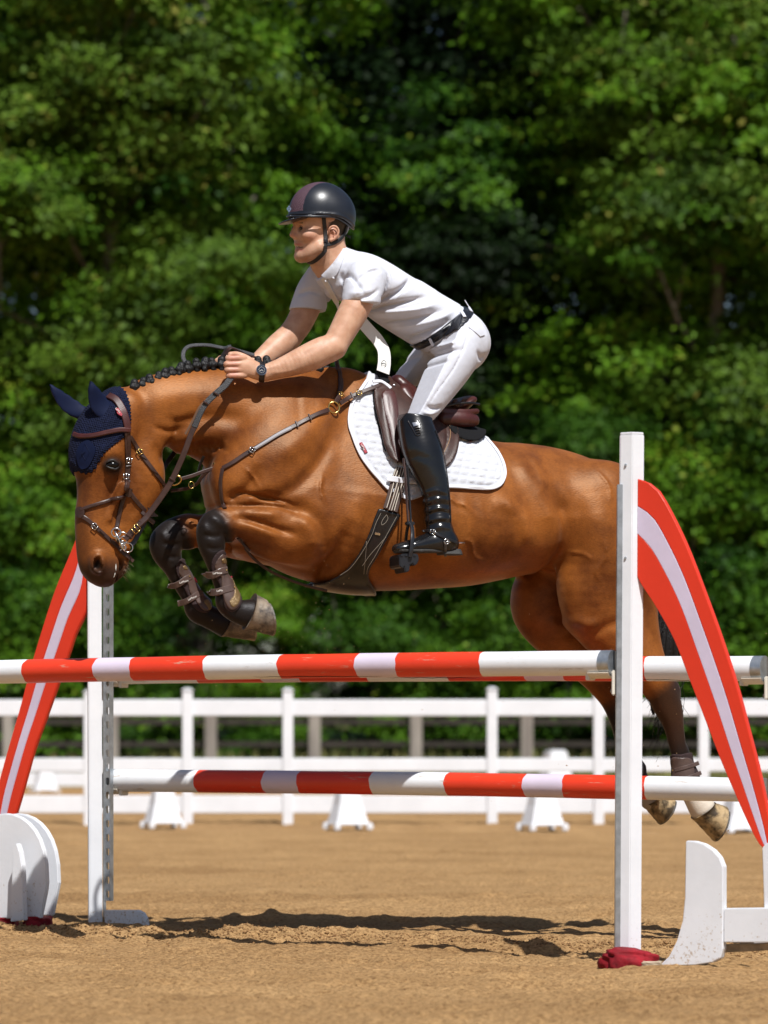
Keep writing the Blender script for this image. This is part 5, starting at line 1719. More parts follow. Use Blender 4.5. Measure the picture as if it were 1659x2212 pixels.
# raised rim cord
BF.F -= (.0035 * np.exp(-((sd_ + 8) / 2.2) ** 2) * (by > 935)).astype(np.float32)
bV, bQ = BF.mesh(); bV = turn_head(relax(bV, bQ, 1))
mesh_np("hood", to_local(bV), bQ, M_navy_knit, bonnet)
BBVH = BVHTree.FromPolygons([Vector(v) for v in bV.tolist()], bQ.tolist())
def ear(name, base, tip, w0, w1, wid, parent, open_w):
    """leaf-shaped, rolled ear sleeve from base to tip (picture points)"""
    A = turn_head(JP(base[0], base[1], w0)); B = turn_head(JP(tip[0], tip[1], w1))
    ax = B - A; L = np.linalg.norm(ax); ax /= L
    side = np.cross(ax, np.array([0, 1.0, 0])); side /= np.linalg.norm(side); face = np.cross(side, ax)
    n, m = 16, 18; vs = []
    prof = np.interp(np.linspace(0, 1, m), [0, .12, .35, .6, .82, .95, 1], [.78, .92, 1.0, .86, .52, .2, .03])
    for i in range(m):
        t = i / (m - 1)
        c = A + ax * L * t + side * (.012 * math.sin(math.pi * t))
        for k in range(n):
            th = 2 * math.pi * k / n
            rr = wid * prof[i] * PXM
            v = c + side * math.cos(th) * rr + face * math.sin(th) * rr * .62
            if math.sin(th) * open_w > .3: v -= face * math.sin(th) * rr * .55 * math.sin(math.pi * min(1, t * 1.1))
            vs.append(v + side * .0015 * math.sin(t * 30 + k))
    fs = []
    for i in range(m - 1):
        for k in range(n):
            k2 = (k + 1) % n; fs.append([i * n + k, i * n + k2, (i + 1) * n + k2, (i + 1) * n + k])
    fs.append(list(range(n))); fs.append(list(range((m - 1) * n, m * n))[::-1])
    return mesh_np(name, to_local(np.array(vs)), fs, M_navy, parent)
ear("ear_sleeve", (230, 904), (182, 823), 34, 42, 21, bonnet, 1)
ear("ear_sleeve", (195, 898), (118, 831), -30, -36, 17.5, bonnet, 1)
# shield shaped panel on the forehead with a lozenge emblem
def patch(name, poly, th, m, parent, bvh, lift=.0015, turn=False, n=10):
    """a patch cut to a picture polygon, laid on a surface"""
    C = np.array(poly, float); c = C.mean(0)
    P = []; Nn_ = []
    rings = 6
    pts = [c] + [c + (v - c) * k / rings for k in range(1, rings + 1) for v in C]
    out = []
    for (x, y) in pts:
        h, nn = on_horse(x, y, bvh)
        if h is None: out.append(None)
        else:
            nn = np.array(nn); nn = nn if nn[1] > -.2 else -nn
            out.append((np.array(h), nn))
    good = [q for q in out if q is not None]
    if not good: return None
    k = len(C)
    for i, q in enumerate(out):
        if q is None:
            out[i] = out[i - k] if i > k and out[i - k] is not None else good[0]
    V = [q[0] + q[1] * (lift + th) for q in out] + [q[0] + q[1] * (lift - .002) for q in out[-k:]]
    fs = [[0, 1 + i, 1 + (i + 1) % k] for i in range(k)]
    for r in range(rings - 1):
        for i in range(k):
            j = (i + 1) % k; a = 1 + r * k
            fs.append([a + i, a + k + i, a + k + j, a + j])
    a = 1 + (rings - 1) * k; b = a + k
    for i in range(k):
        j = (i + 1) % k; fs.append([a + i, b + i, b + j, a + j])
    mb = MB(); mb.add(to_local(np.array(V)), fs); return mb.build(name, m, parent, smooth=True, auto=.7)
def c1p(*pts): return [c1(*p) for p in pts]
patch("front_panel", catmull(np.array(c1p((322, 760), (372, 752), (420, 822), (405, 890), (362, 968), (325, 988), (290, 975), (268, 905), (265, 850), (290, 790), (322, 760))), 3)[:-1], .003, M_navy, bonnet, BBVH)
for a_, b_ in (((335, 775), (372, 850)), ((372, 850), (338, 915)), ((338, 915), (305, 850)), ((305, 850), (335, 775))):
    P, N = on_body([c1(*a_), c1(*b_)], 3, .0045, BBVH, 0); ribbon3("emblem_line", P, N, .0022, .0012, M_navy, bonnet)
h, nn = on_horse(*c1(338, 852), BBVH)
if h is not None:
    text3("emblem_lettering", "LeMieux", np.array(h) + np.array(nn) * .0050, np.cross(np.array([0, 0, 1.0]), np.array(nn)) * -1 if False else np.array([1.0, .3, .05]), np.array([0, .2, 1.0]), .011, M_navy, bonnet)

# ---- bridle
bridle = thing_on_horse("bridle", "brown leather bridle with crossed noseband on the horse's head", "bridle")
def bstrap(name, pts, w, th=.005, lift=.002, m=None, bvh=None):
    return strap(name, [c1(*p) for p in pts], w, m or M_leather, bridle, th, lift, bvh or HBVH, 3.0)
both = BVHTree.FromPolygons([Vector(v) for v in HV.tolist()] + [Vector(v) for v in bV.tolist()], HQ.tolist() + (bQ + len(HV)).tolist())
bstrap("headpiece", [(528, 382), (590, 415), (640, 490), (668, 570), (686, 655)], 15, .006, .002, M_leather_red, both)
bstrap("browband", [(246, 700), (300, 716), (400, 712), (520, 684), (620, 664), (702, 666)], 10, .008, .002, M_leather_red, both)
cheek = bstrap("cheekpiece", [(688, 680), (692, 800), (690, 930), (690, 1040), (680, 1130), (650, 1240), (615, 1370), (590, 1495)], 9.5, .0055, .002, None, both)
bstrap("cheekpiece", [(668, 690), (668, 800), (672, 930), (672, 1080), (664, 1160)], 5, .006, .002, None, both)
bstrap("throatlash", [(705, 720), (765, 815), (820, 895), (905, 1010), (960, 1085), (990, 1130)], 9)
bstrap("noseband", [(300, 1330), (380, 1298), (470, 1268), (560, 1240), (640, 1216), (690, 1190), (715, 1150)], 8, .008)
bstrap("noseband", [(700, 1170), (735, 1225), (780, 1280), (830, 1335)], 9)
bstrap("noseband", [(306, 1375), (360, 1415), (420, 1470), (480, 1525), (560, 1600)], 9)
bstrap("noseband_end", [(555, 1595), (620, 1660), (680, 1715), (720, 1755)], 9, .004, .006)
patch("nose_disc", [c1(298 + 34 * math.cos(t), 1348 + 46 * math.sin(t)) for t in np.linspace(0, 2 * math.pi, 18)[:-1]], .007, M_leather, bridle, HBVH)
patch("cheek_ring_pad", [c1(700 + 26 * math.cos(t), 1190 + 30 * math.sin(t)) for t in np.linspace(0, 2 * math.pi, 18)[:-1]], .009, M_leather, bridle, HBVH)
for (x, y, a) in ((690, 915, 1.57), (672, 1050, 1.57), (785, 850, .98), (412, 1465, .72)):
    buckle("buckle", *c1(x, y), a, 11, 11, M_silver if x != 785 else M_brass, bridle, .011, both)
for (x, y, a) in ((693, 965, 0), (684, 1095, .1), (820, 895, 1.0 - 1.57), (905, 1012, 1.0 - 1.57), (470, 1515, -.8), (560, 1600, -.8)):   # keepers
    dx, dy = math.cos(a) * 24, -math.sin(a) * 24
    bstrap("keeper", [(x - dx, y - dy), (x, y), (x + dx, y + dy)], 3.5, .0035, .0075, None, both)
# noseband and rein billet meeting at the chin groove, with triangular guard
free_strap("chin_strap", [(*c1(800, 1345), 34), (*c1(840, 1380), 36), (*c1(905, 1435), 34)], 9, M_leather, bridle, .006)
tri = [JP(*c1(*p), 42) for p in ((848, 1300), (940, 1380), (872, 1388), (858, 1350))]
mb = MB(); mb.prism([to_local(t) for t in tri], (0, -.006, 0)); mb.build("rein_stop", M_leather, bridle, bevel=.0015)
# bit
bit = bridle
def ring_at(x, y, r, w=42, wire=.0028, squash=1.0, tilt=.25, nm="bit_ring", m=None):
    c = JP(*c1(x, y), w); rr = r / 3.841 * PXM
    return loop3(nm, c, np.array([rr, rr * tilt, 0]), np.array([0, 0, rr * squash]), wire, m or M_silver, bit, 24, 7)
ring_at(590, 1515, 36, 40); ring_at(640, 1560, 46, 42); ring_at(655, 1575, 28, 43); ring_at(690, 1640, 36, 42, .0024); ring_at(655, 1640, 16, 43); ring_at(640, 1605, 18, 43, .003)
ball("bit_joint", JP(*c1(615, 1582), 41), .0095, mat("black_rubber", (.012, .012, .013), .35), bit)
mb = MB(); mb.tube([to_local(JP(*c1(578, 1500), 42)), to_local(JP(*c1(612, 1570), 44)), to_local(JP(*c1(640, 1640), 44)), to_local(JP(*c1(665, 1672), 43))], [.003, .0045, .0042, .003], 8); mb.build("bit_shank", M_silver, bit, smooth=True)
mb = MB(); mb.tube([to_local(JP(*c1(612, 1575), 40)), to_local(JP(*c1(600, 1600), 0)), to_local(JP(*c1(590, 1580), -38))], .006, 8); mb.build("mouthpiece", M_silver, bit, smooth=True)
# label on the headpiece
h, nn = on_horse(*c1(612, 520), both)
patch("woven_label", [c1(*p) for p in ((585, 495), (608, 490), (640, 540), (632, 556), (600, 535))], .007, M_redtag, bridle, both, .004)
if h is not None: text3("label_lettering", "LeMieux", np.array(h) + np.array(nn) * .0125, JP(212, 910, 0) - JP(200, 897, 0), JP(212, 890, 0) - JP(206, 897, 0), .010, M_letters, bridle)

# ---- reins and martingale
reins = thing_on_horse("reins", "brown rubber covered reins running from the bit to the rider's hands", "reins")
def rein_part(name, rows, w, m, th=.004, twist=(-.25, 1, .1)):
    return free_strap(name, [(*c1(x, y), ww) for x, y, ww in rows], w, m, reins, th, twist)
rein_part("rein_leather", [(690, 1560, 44), (755, 1480, 47), (830, 1400, 50), (900, 1310, 54), (975, 1205, 60), (1045, 1095, 66), (1110, 960, 72), (1165, 830, 78), (1215, 690, 82), (1245, 630, 84)], 12, M_leather, .0045)
rein_part("rein_grip", [(1240, 640, 84), (1290, 520, 88), (1340, 440, 90), (1420, 360, 92), (1490, 300, 93), (1550, 225, 92)], 13, M_rubber, .006)
rein_part("rein_edge", [(1165, 700, 80), (1225, 590, 84), (1280, 480, 88), (1340, 415, 90), (1410, 352, 92)], 5, mat("brown_webbing", (.11, .055, .028), .8), .004)
rein_part("bit_billet", [(665, 1575, 46), (715, 1515, 49), (775, 1455, 52), (850, 1385, 54)], 12.5, M_leather, .008)
rein_part("lower_rein_loop", [(700, 1620, 36), (735, 1600, 37), (775, 1530, 38), (830, 1430, 40)], 10, M_leather_black, .004)
buckle("rein_buckle", *c1(750, 1485), .8, 15, 16, M_brass, reins, .010, None, 52)
for (x, y, ww) in ((1055, 1075, 69), (700, 1545, 51), (800, 1430, 54), (1420, 365, 96), (1335, 440, 94)):
    rein_part("keeper", [(x - 22, y - 16, ww), (x, y, ww + 1), (x + 22, y + 16, ww)], 4, M_leather, .004)
# far rein and the loop of rein over the neck
rein_part("rein_leather", [(640, 1560, -42), (800, 1330, -52), (985, 985, -58), (1075, 850, -62)], 10, M_leather_black, .004)
rows = [(549, 768, -30), (515, 758, -32), (497, 752, -20), (480, 752, 0), (455, 747, -15), (430, 746, -26), (408, 749, -30), (397, 760, -26), (396, 774, -18), (402, 786, -8)]
free_strap("rein_loop", rows, 9, M_rubber, reins, .005, (-.2, .75, .6))
rows = [(489, 766, 20), (497, 753, 24), (512, 757, 10), (535, 768, -10), (560, 775, -30)]
free_strap("rein_loop", rows, 9, M_leather, reins, .005, (-.2, .6, .8))
for ww, lab in ((30, 1), ):
    free_strap("rein_bight", [(478, 776, -6), (487, 762, 4), (492, 752, 10), (500, 750, 14)], 10, M_rubber, reins, .006, (-.3, .8, .3))

breast = thing_on_horse("breastplate", "brown leather breastplate and martingale straps across the shoulder and chest", "breastplate")
def bp(name, pts, w, th=.005, lift=.003, m=None): return strap(name, pts, w, m or M_leather, breast, th, lift, HBVH, 4)
bp("shoulder_strap", [(708, 886), (680, 898), (640, 919), (600, 940), (560, 964), (530, 982), (505, 999), (482, 1012)], 9.5)
bp("elastic_panel", [(628, 927), (600, 941), (575, 956), (550, 971)], 6.5, .008, .004, mat("grey_elastic", (.32, .31, .33), .7))
bp("shoulder_strap", [(482, 1012), (478, 1040), (480, 1075), (486, 1100)], 8)
pv = pxc
padlift = .022
bp("saddle_strap", [(724, 877), (745, 868), (765, 860), (790, 851), (815, 842), (826, 838)], 9, .005, .024)
bp("wither_strap", [(722, 872), (728, 862), (732, 850), (735, 836), (735, 820)], 11, .007, .004)
bp("wither_strap", [(735, 826), (734, 810), (730, 795), (727, 785)], 8, .006, .004)
free_strap("wither_strap", [(730, 800, 52), (727, 783, 40), (725, 772, 22), (722, 768, 4), (716, 772, -20), (708, 790, -44)], 9, M_leather, breast, .006, (0, .5, 1))
h, nn = on_horse(717, 882)
rr = 12 * PXM
loop3("brass_ring", np.array(h) + np.array(nn) * .010, np.array([rr, 0, 0]), np.array([0, nn[2] * -rr * .3, rr]), .0032, M_brass, breast)
for (x, y, a) in ((734, 855, 1.5), (772, 858, .43), (545, 974, .55)):
    buckle("buckle", x, y, a, 11, 11, M_brass if x > 700 else M_silver, breast, .012 if x != 772 else .033)
for (x, y) in ((668, 904), (640, 919), (756, 863)):
    bp("keeper", [(x - 3, y - 6), (x, y), (x + 3, y + 6)], 4, .004, .008 if x < 700 else .028)
bp("chest_strap", [(515, 1160), (540, 1188)], 7, .005, .004)
free_strap('belly_strap', [(530, 1184, 62), (548, 1206, 60), (580, 1231, 52), (620, 1250, 46), (660, 1264, 42), (706, 1276, 40)], 6, M_leather, breast, .005, (-.3, .8, -.5))
# martingale forks to the rein rings
free_strap("martingale_fork", [(470, 1010, 60), (445, 1017, 62), (415, 1028, 64), (386, 1036, 66)], 8, M_leather, breast, .005)
free_strap("martingale_fork", [(455, 1012, 30), (436, 1030, 20), (425, 1045, 10), (405, 1055, -10), (370, 1060, -40)], 7, M_leather, breast, .005)
free_strap("neck_strap", [(440, 985, 40), (432, 1005, 30), (428, 1025, 20)], 6, M_leather_black, breast, .004)
c = JP(*c1(1080, 1082), 66); rr = 12 * PXM
loop3("martingale_ring", c, np.array([rr * .95, .01, 0]), np.array([rr * .2, .006, rr * .8]), .0030, M_brass, breast)
c = JP(*c1(1215, 1120), 14); rr = 6 * PXM
loop3("martingale_buckle", c, np.array([rr, 0, 0]), np.array([0, 0, rr * 1.2]), .0016, M_brass, breast)
c = JP(467, 1013, 63)
mb = MB(); mb.tube([to_local(JP(463, 1000, 64)), to_local(JP(466, 1012, 66)), to_local(JP(472, 1026, 64))], .006, 8); mb.build("clip", M_brass, breast, smooth=True)

# ---- saddle pad, quilted
pad = thing_on_horse("saddle_pad", "white quilted saddle pad under the brown saddle", "saddle pad")
SF = HF.resample((JP(670, 900)[0], -.36, JP(900, 1095)[2]), (JP(1110, 900)[0], .36, JP(900, 760)[2]), .006)
sx, sy = SF.image_xy()
padpoly = [(800, 786), (790, 820), (766, 857), (755, 881), (751, 912), (758, 941), (775, 982), (798, 1016), (819, 1040), (836, 1058), (858, 1069), (875, 1079), (890, 1081), (911, 1073), (928, 1057),
           (973, 1055), (1014, 1057), (1055, 1059), (1075, 1055), (1088, 1044), (1094, 1028), (1094, 1012), (1089, 994), (1077, 971), (1054, 944), (1010, 890), (900, 740), (830, 740)]
sdp = poly_sd(sx, sy, padpoly)
# quilting: two families of lines that follow the pad
u_ = (sx * math.cos(.25) + sy * math.sin(.25)) / 19.0; v_ = (-sx * math.sin(.12) + sy * math.cos(.12)) / 15.0
quilt = np.minimum(np.abs(np.sin(math.pi * u_)) ** .6, np.abs(np.sin(math.pi * v_)) ** .6)
inner_ = np.clip((-sdp - 11) / 3, 0, 1)
thick = .008 + .0085 * quilt * inner_ + .003 * np.exp(-((sdp + 4) / 3.5) ** 2)
SF.F = np.maximum(SF.F - thick.astype(np.float32), (sdp * PXM).astype(np.float32))
o, pV2, pQ2 = sculpt(SF, "quilted_panel", M_whitepad, pad, 0)
allV = np.concatenate([HV, pV2]); allQ = np.concatenate([HQ, pQ2 + len(HV)])
PBVH = BVHTree.FromPolygons([Vector(v) for v in allV.tolist()], allQ.tolist())
strap("binding", [(p[0], p[1]) for p in [(793, 822), (769, 858), (758, 882), (755, 912), (762, 940), (779, 981), (801, 1013), (822, 1037), (839, 1055), (860, 1065), (876, 1075), (890, 1077)]], 7, M_white_trim, pad, .004, .001, PBVH)
strap("binding", [(928, 1053), (973, 1051), (1014, 1053), (1055, 1055), (1073, 1051), (1084, 1042), (1090, 1027), (1090, 1013), (1085, 995), (1073, 973), (1051, 946)], 7, M_white_trim, pad, .004, .001, PBVH)
def c3p(*pts): return [c3(*p) for p in pts]
patch("woven_label", c3p((285, 775), (308, 768), (355, 852), (332, 860)), .003, M_redtag, pad, PBVH, .002)
h, nn = on_horse(*c3(319, 814), PBVH)
if h is not None: text3("label_lettering", "LeMieux", np.array(h) + np.array(nn) * .0065, JP(*c3(330, 840), 0) - JP(*c3(308, 795), 0), JP(*c3(340, 800), 0) - JP(*c3(320, 812), 0), .0105, M_letters, pad)
strap("girth_loop", c3p((520, 1075), (580, 1078), (680, 1088), (770, 1095)), 12, M_white_trim, pad, .004, .016, PBVH)
h, nn = on_horse(*c3(712, 1090), PBVH)
if h is not None: text3("strap_lettering", "LeMieux", np.array(h) + np.array(nn) * .022, (1, 0, -.08), (0.05, 0, 1), .017, mat("grey_lettering", (.45, .45, .48), .7), pad)

# ---- girth with billets and stud guard
M_girth_stitch = mat('dull_stitching', (.30, .26, .21), .8)
girth = thing_on_horse("girth", "black leather stud guard girth with pale stitching behind the front leg", "girth")
GF = HF.resample((JP(600, 1100)[0], -.34, JP(800, 1300)[2]), (JP(890, 1100)[0], .34, JP(800, 1080)[2]), .006)
gx, gy = GF.image_xy()
gpoly = smooth_poly([(817, 1099), (840, 1103), (864, 1111), (861, 1122), (838, 1162), (815, 1204), (800, 1228), (797, 1250), (812, 1278), (800, 1300), (690, 1300), (676, 1262), (702, 1258), (741, 1238), (770, 1204), (789, 1170), (801, 1142), (809, 1118)], 3)
sdg = poly_sd(gx, gy, gpoly)
GF.F = np.maximum(GF.F - (.013 + .003 * np.exp(-((sdg + 4) / 3) ** 2)).astype(np.float32), (sdg * PXM).astype(np.float32))
o, gV, gQ = sculpt(GF, "guard", M_leather_black, girth, 1)
GBVH = BVHTree.FromPolygons([Vector(v) for v in gV.tolist()], gQ.tolist())
for pts in ([(823, 1108), (812, 1130), (803, 1155), (784, 1190), (758, 1226), (735, 1243)], [(857, 1116), (834, 1158), (811, 1200), (795, 1226), (792, 1240)], [(792, 1158), (790, 1195), (786, 1240)],
            [(835, 1112), (826, 1124), (824, 1134), (832, 1130), (838, 1120), (835, 1112)], [(834, 1160), (800, 1198), (783, 1222)]):
    P, N = on_body(pts, 3, .0006, GBVH, 1)
    ribbon3("stitching", P, N, .0015, .0010, M_girth_stitch, girth)
patch("metal_plate", c3p((414, 1512), (458, 1520), (455, 1538), (412, 1530)), .002, M_silver, girth, GBVH)
M_elastic = mat("brown_elastic", (.055, .030, .022), .7)
def span(name, A, B, off, wd, th, lift, m):
    """straight ribbon from the pad edge under the flap down to the girth"""
    a, na = on_horse(*A, PBVH); b, nb = on_horse(*B, GBVH)
    if b is None: b, nb = on_horse(*B, PBVH)
    a, na, b, nb = [np.array(q) for q in (a, na, b, nb)]
    t = np.linspace(0, 1, 8)[:, None]
    P = a * (1 - t) + b * t; N = na * (1 - t) + nb * t
    N[:, 1] = np.abs(N[:, 1]); P = P + N * (lift + .010 * np.sin(math.pi * t))
    d = b - a; s_ = np.cross(d, N[0]); s_ /= np.linalg.norm(s_)
    return ribbon3(name, P - s_ * off * PXM, N, wd * PXM, th, m, girth)
for (a, b) in (((612, 985), (495, 1325)), ((640, 990), (535, 1340)), ((672, 995), (582, 1352))):
    span("billet", c3(*a), c3(*b), 0, 10, .005, .006, M_elastic)
    for off in (-2.7, 2.7): span("billet_stripe", c3(*a), c3(*b), off, 1.7, .0015, .0108, M_stitch)

# ---- saddle
saddle = thing_on_horse("saddle", "dark brown leather jumping saddle on the horse's back", "saddle")
def flap_shell(name, poly, t0, m, h=.006, extra=None, near_only=False, it=1):
    P = np.array(poly)
    f = HF.resample((JP(P[:, 0].min() - 20, 900)[0] - .12, -.36, JP(900, P[:, 1].max() + 12)[2]), (JP(P[:, 0].max() + 20, 900)[0] + .02, .36, JP(900, P[:, 1].min() - 12)[2]), h)
    x, y = f.image_xy()
    s_ = poly_sd(x, y, smooth_poly(poly, 3))
    th = t0 if extra is None else t0 + extra(x, y, s_)
    f.F = np.maximum(np.maximum(f.F - np.float32(1) * np.asarray(th, np.float32), (t0 * .35 - f.F)), (s_ * PXM).astype(np.float32))
    if near_only: f.F = np.maximum(f.F, -f.ax[1][None, :, None] + np.float32(.02))
    return sculpt(f, name, m, saddle, it)
flap = [(812, 832), (808, 860), (813, 891), (822, 925), (829, 959), (842, 988), (866, 1000), (900, 1014), (945, 1016), (970, 1004), (985, 982), (992, 955), (991, 925), (984, 898), (972, 880), (930, 850), (880, 815), (840, 812)]
def flap_extra(x, y, s_):
    b = .010 * np.exp(-((s_ + 2) / 4) ** 2)
    # knee roll at the front, and a raised band following the rear edge
    d = np.hypot((x - np.interp(y, [830, 900, 960, 1000], [826, 831, 842, 862])) / 14, 0)
    return b * .35 + .020 * np.exp(-d ** 2) * np.clip((y - 840) / 20, 0, 1) - .004 * np.exp(-((s_ + 27) / 2.0) ** 2) * (x > 900)
_, fV, fQ = flap_shell("flap", flap, .027, M_flap, .005, flap_extra)
FBVH = BVHTree.FromPolygons([Vector(v) for v in np.concatenate([fV, allV]).tolist()], np.concatenate([fQ, allQ + len(fV)]).tolist())
_, kV, kQ = flap_shell("sweat_flap", [(806, 838), (806, 870), (812, 905), (822, 940), (830, 972), (838, 980), (836, 940), (824, 900), (818, 860), (818, 834)], .024, M_darkcloth, .006)
flap_shell("knee_panel", [(824, 852), (836, 842), (852, 846), (860, 880), (862, 930), (866, 985), (858, 1003), (846, 960), (838, 920), (828, 885)], .046, M_leather_red, .004, lambda x, y, s_: .004 * np.exp(-((s_ + 12) / 9) ** 2), near_only=True)
ST = Field((JP(820, 800)[0], -.2, JP(900, 960)[2]), (JP(1050, 800)[0], .2, JP(900, 780)[2]), .006)
ST.chain(pxc((858, 826, 0, 17, 1.5), (874, 842, 0, 18, 2.0), (905, 872, 0, 20, 2.6), (945, 887, 0, 20, 3.4), (980, 880, 0, 18, 4.2), (1004, 868, 0, 12, 5.6)), .01, 5)
ST.chain(pxc((872, 848, 38, 15, 1), (900, 890, 56, 20, 1), (950, 912, 64, 22, .9), (1000, 912, 58, 16, .9)), .02)
ST.chain(pxc((850, 848, -38, 15, 1), (880, 890, -56, 20, 1), (930, 912, -64, 22, .9), (975, 912, -58, 16, .9)), .02)
sculpt(ST, "seat", M_leather_red, saddle, 1)
CT = Field((JP(940, 800)[0], -.22, JP(900, 960)[2]), (JP(1060, 800)[0], .22, JP(900, 830)[2]), .005)
CT.chain([list(JP(1004 - abs(k) * .25, 866 + (k / 90) ** 2 * 6, k)) + [9 * PXM, 1] for k in np.linspace(-82, 82, 13)], .004, 2)
sculpt(CT, "cantle", M_leather, saddle, 1)
LP = Field((JP(890, 800)[0], .02, JP(900, 970)[2]), (JP(1075, 800)[0], .24, JP(900, 860)[2]), .005)
LP.chain(pxc((960, 905, 84, 16, .8), (1000, 906, 82, 17, .8), (1022, 908, 70, 14, .9)), .01)
LP.chain(pxc((955, 886, 86, 6, .8), (1000, 889, 86, 6, .8), (1030, 888, 76, 6, .8)), .004)
sculpt(LP, "panel", M_leather_red, saddle, 1)
free_strap("seat_piping", [(962, 878, 88), (990, 872, 90), (1015, 871, 88), (1035, 874, 78)], 5, M_leather_black, saddle, .006, (0, 1, .3))
# black half pad peeping out behind
f = HF.resample((JP(930, 900)[0] - .06, -.3, JP(900, 970)[2]), (JP(1075, 900)[0] + .02, .3, JP(900, 860)[2]), .006)
x, y = f.image_xy(); s_ = poly_sd(x, y, smooth_poly([(960, 900), (1030, 885), (1040, 905), (1050, 928), (1046, 943), (1028, 952), (1005, 950), (985, 940), (970, 925)], 3))
f.F = np.maximum(f.F - np.float32(.030), (s_ * PXM).astype(np.float32))
half = thing_on_horse("half_pad", "black half pad peeping out under the rear of the saddle", "half pad")
sculpt(f, "felt", M_darkcloth, half, 1)
AB = np.concatenate([allV, f.mesh()[0]]);
fm = f.mesh(); ABVH = BVHTree.FromPolygons([Vector(v) for v in fm[0].tolist()], fm[1].tolist())
patch("woven_label", c3p((1128, 735), (1215, 748), (1212, 768), (1126, 755)), .003, M_redtag, half, ABVH)
h, nn = on_horse(*c3(1170, 751), ABVH)
if h is not None: text3("label_lettering", "LeMieux", np.array(h) + np.array(nn) * .0045, (1, 0, -.09), (0, .2, 1), .0115, M_letters, half)
# stitched band and lettering on the rear flap
for off, pts in ((0, [(930, 876), (950, 884), (964, 900), (972, 925), (971, 950), (960, 975), (950, 990)]), (1, [(942, 868), (962, 876), (974, 895)])):
    P, N = on_body(pts, 3, .0008, FBVH, 1); ribbon3("stitching", P, N, .002, .0012, mat("tan_stitching", (.30, .17, .08), .7) if off == 0 else bpy.data.materials["tan_stitching"], saddle)
h, nn = on_horse(*c3(1000, 556), FBVH)
if h is not None: text3("flap_lettering", "2Gs", np.array(h) + np.array(nn) * .0015, JP(*c3(1040, 567), 0) - JP(*c3(960, 545), 0), (0, .2, 1), .022, M_silver, saddle, .001)
free_strap("pommel_strap", c3p and [(*c3(395, 265), 60), (*c3(460, 262), 58), (*c3(510, 290), 56), (*c3(545, 320), 60)], 8, M_white_trim, saddle, .005, (0, .8, .6))
ball("d_ring", JP(*c3(572, 292), 54), .006, M_silver, saddle)
free_strap("black_strap", [(*c3(455, 175), 30), (*c3(480, 230), 46), (*c3(505, 275), 54)], 20, M_darkcloth, saddle, .006, (0, .9, .4))
free_strap("black_tag", [(*c3(1122, 780), 98), (*c3(1150, 800), 100), (*c3(1190, 828), 101)], 2.5, M_darkcloth, half, .003)

# ---- brushing boots on the legs
M_boot_shell = mat("taupe_boot_shell", (.082, .052, .043), .38, var=.15, scale=30, spec=.45)
M_boot_lining = mat("brown_neoprene", (.026, .012, .012), .85, bump=.4, scale=90)
M_carbon = mat("bronze_carbon", (.20, .13, .055), .3, spec=.5, metal=.3)
knit_nodes(M_carbon, 210, .002)
M_gel = mat("amber_gel", (.22, .12, .03), .15, spec=.6)
def leg_boot(name, label, axis, w, lining, shell, carbon, straps, group="leg boots on the horse", emblem=None):
    """boot wrapped round a leg: axis = picture line of the leg, polygons in picture units"""
    root = thing_on_horse(name, label, "leg boot", group)
    A = np.array(axis, float)
    x0, x1 = min(A[:, 0].min(), np.array(lining)[:, 0].min()) - 45, max(A[:, 0].max(), np.array(lining)[:, 0].max()) + 25
    y0, y1 = np.array(lining)[:, 1].min() - 8, np.array(lining)[:, 1].max() + 8
    lo = JP(x0, y1, w); hi = JP(x1, y0, w)
    f0 = HF.resample((lo[0] - .02, w * PXM - .085, lo[2] - .02), (hi[0] + .02, w * PXM + .085, hi[2] + .02), .004)
    S, W, Z = np.meshgrid(*f0.ax, indexing='ij')
    X, Y = proj(S, W, Z)
    def shellpart(nm, poly, t, m, side=None):
        g = Field(f0.lo, f0.lo + (f0.n - 1) * f0.h, f0.h); g.F = g.F[:f0.F.shape[0], :f0.F.shape[1], :f0.F.shape[2]]
        s_ = poly_sd(X, Y, smooth_poly(poly, 3)) if poly is not None else None
        F = f0.F - np.float32(t)
        F = np.maximum(F, (s_ * PXM).astype(np.float32)) if s_ is not None else F
        if side is not None: F = np.maximum(F, (w * PXM + side - W).astype(np.float32))
        f0b = f0.F; g.F = F.copy(); g.n = np.array(F.shape); g.ax = f0.ax
        return sculpt(g, nm, m, root, 1)
    shellpart("lining", lining, .010, M_boot_lining)
    _, sV, sQ = shellpart("shell", shell, .015, M_boot_shell, -.035)
    bv = BVHTree.FromPolygons([Vector(v) for v in sV.tolist()], sQ.tolist())
    if carbon: 
        for cpoly in carbon: shellpart("strike_panel", cpoly, .017, M_carbon, .0)
    bh = BVHTree.FromPolygons([Vector(v) for v in np.concatenate([HV, sV]).tolist()], np.concatenate([HQ, sQ + len(HV)]).tolist())
    for (pts, wd, txt) in straps:
        o = strap("strap", pts, wd, M_boot_shell, root, .005, .012, HBVH, 3)
        if txt:
            k = (pts[1][0] * .45 + pts[2][0] * .55, pts[1][1] * .45 + pts[2][1] * .55)
            h, nn = on_horse(*k)
            if h is not None: text3("strap_lettering", txt, np.array(h) + np.array(nn) * .0182, JP(*pts[2], w) - JP(*pts[0], w), (0, .1, 1), .0105, M_letters, root)
        e = pts[-1]
        h, nn = on_horse(e[0] - 3, e[1])
        if h is not None: ball("stud", np.array(h) + np.array(nn) * .018, .0028, M_brass, root, seg=8)
    if emblem:
        patch("oval_emblem", [(emblem[0] + 5 * math.cos(t) * .6 + 3 * math.sin(t), emblem[1] + 9 * math.sin(t)) for t in np.linspace(0, 2 * math.pi, 14)[:-1]], .003, M_redtag, root, bv)
    return root
def c4(x, y): return 270 + x / 3.841, 1026 + y / 3.841
def c4p(*pts): return [c4(*p) for p in pts]
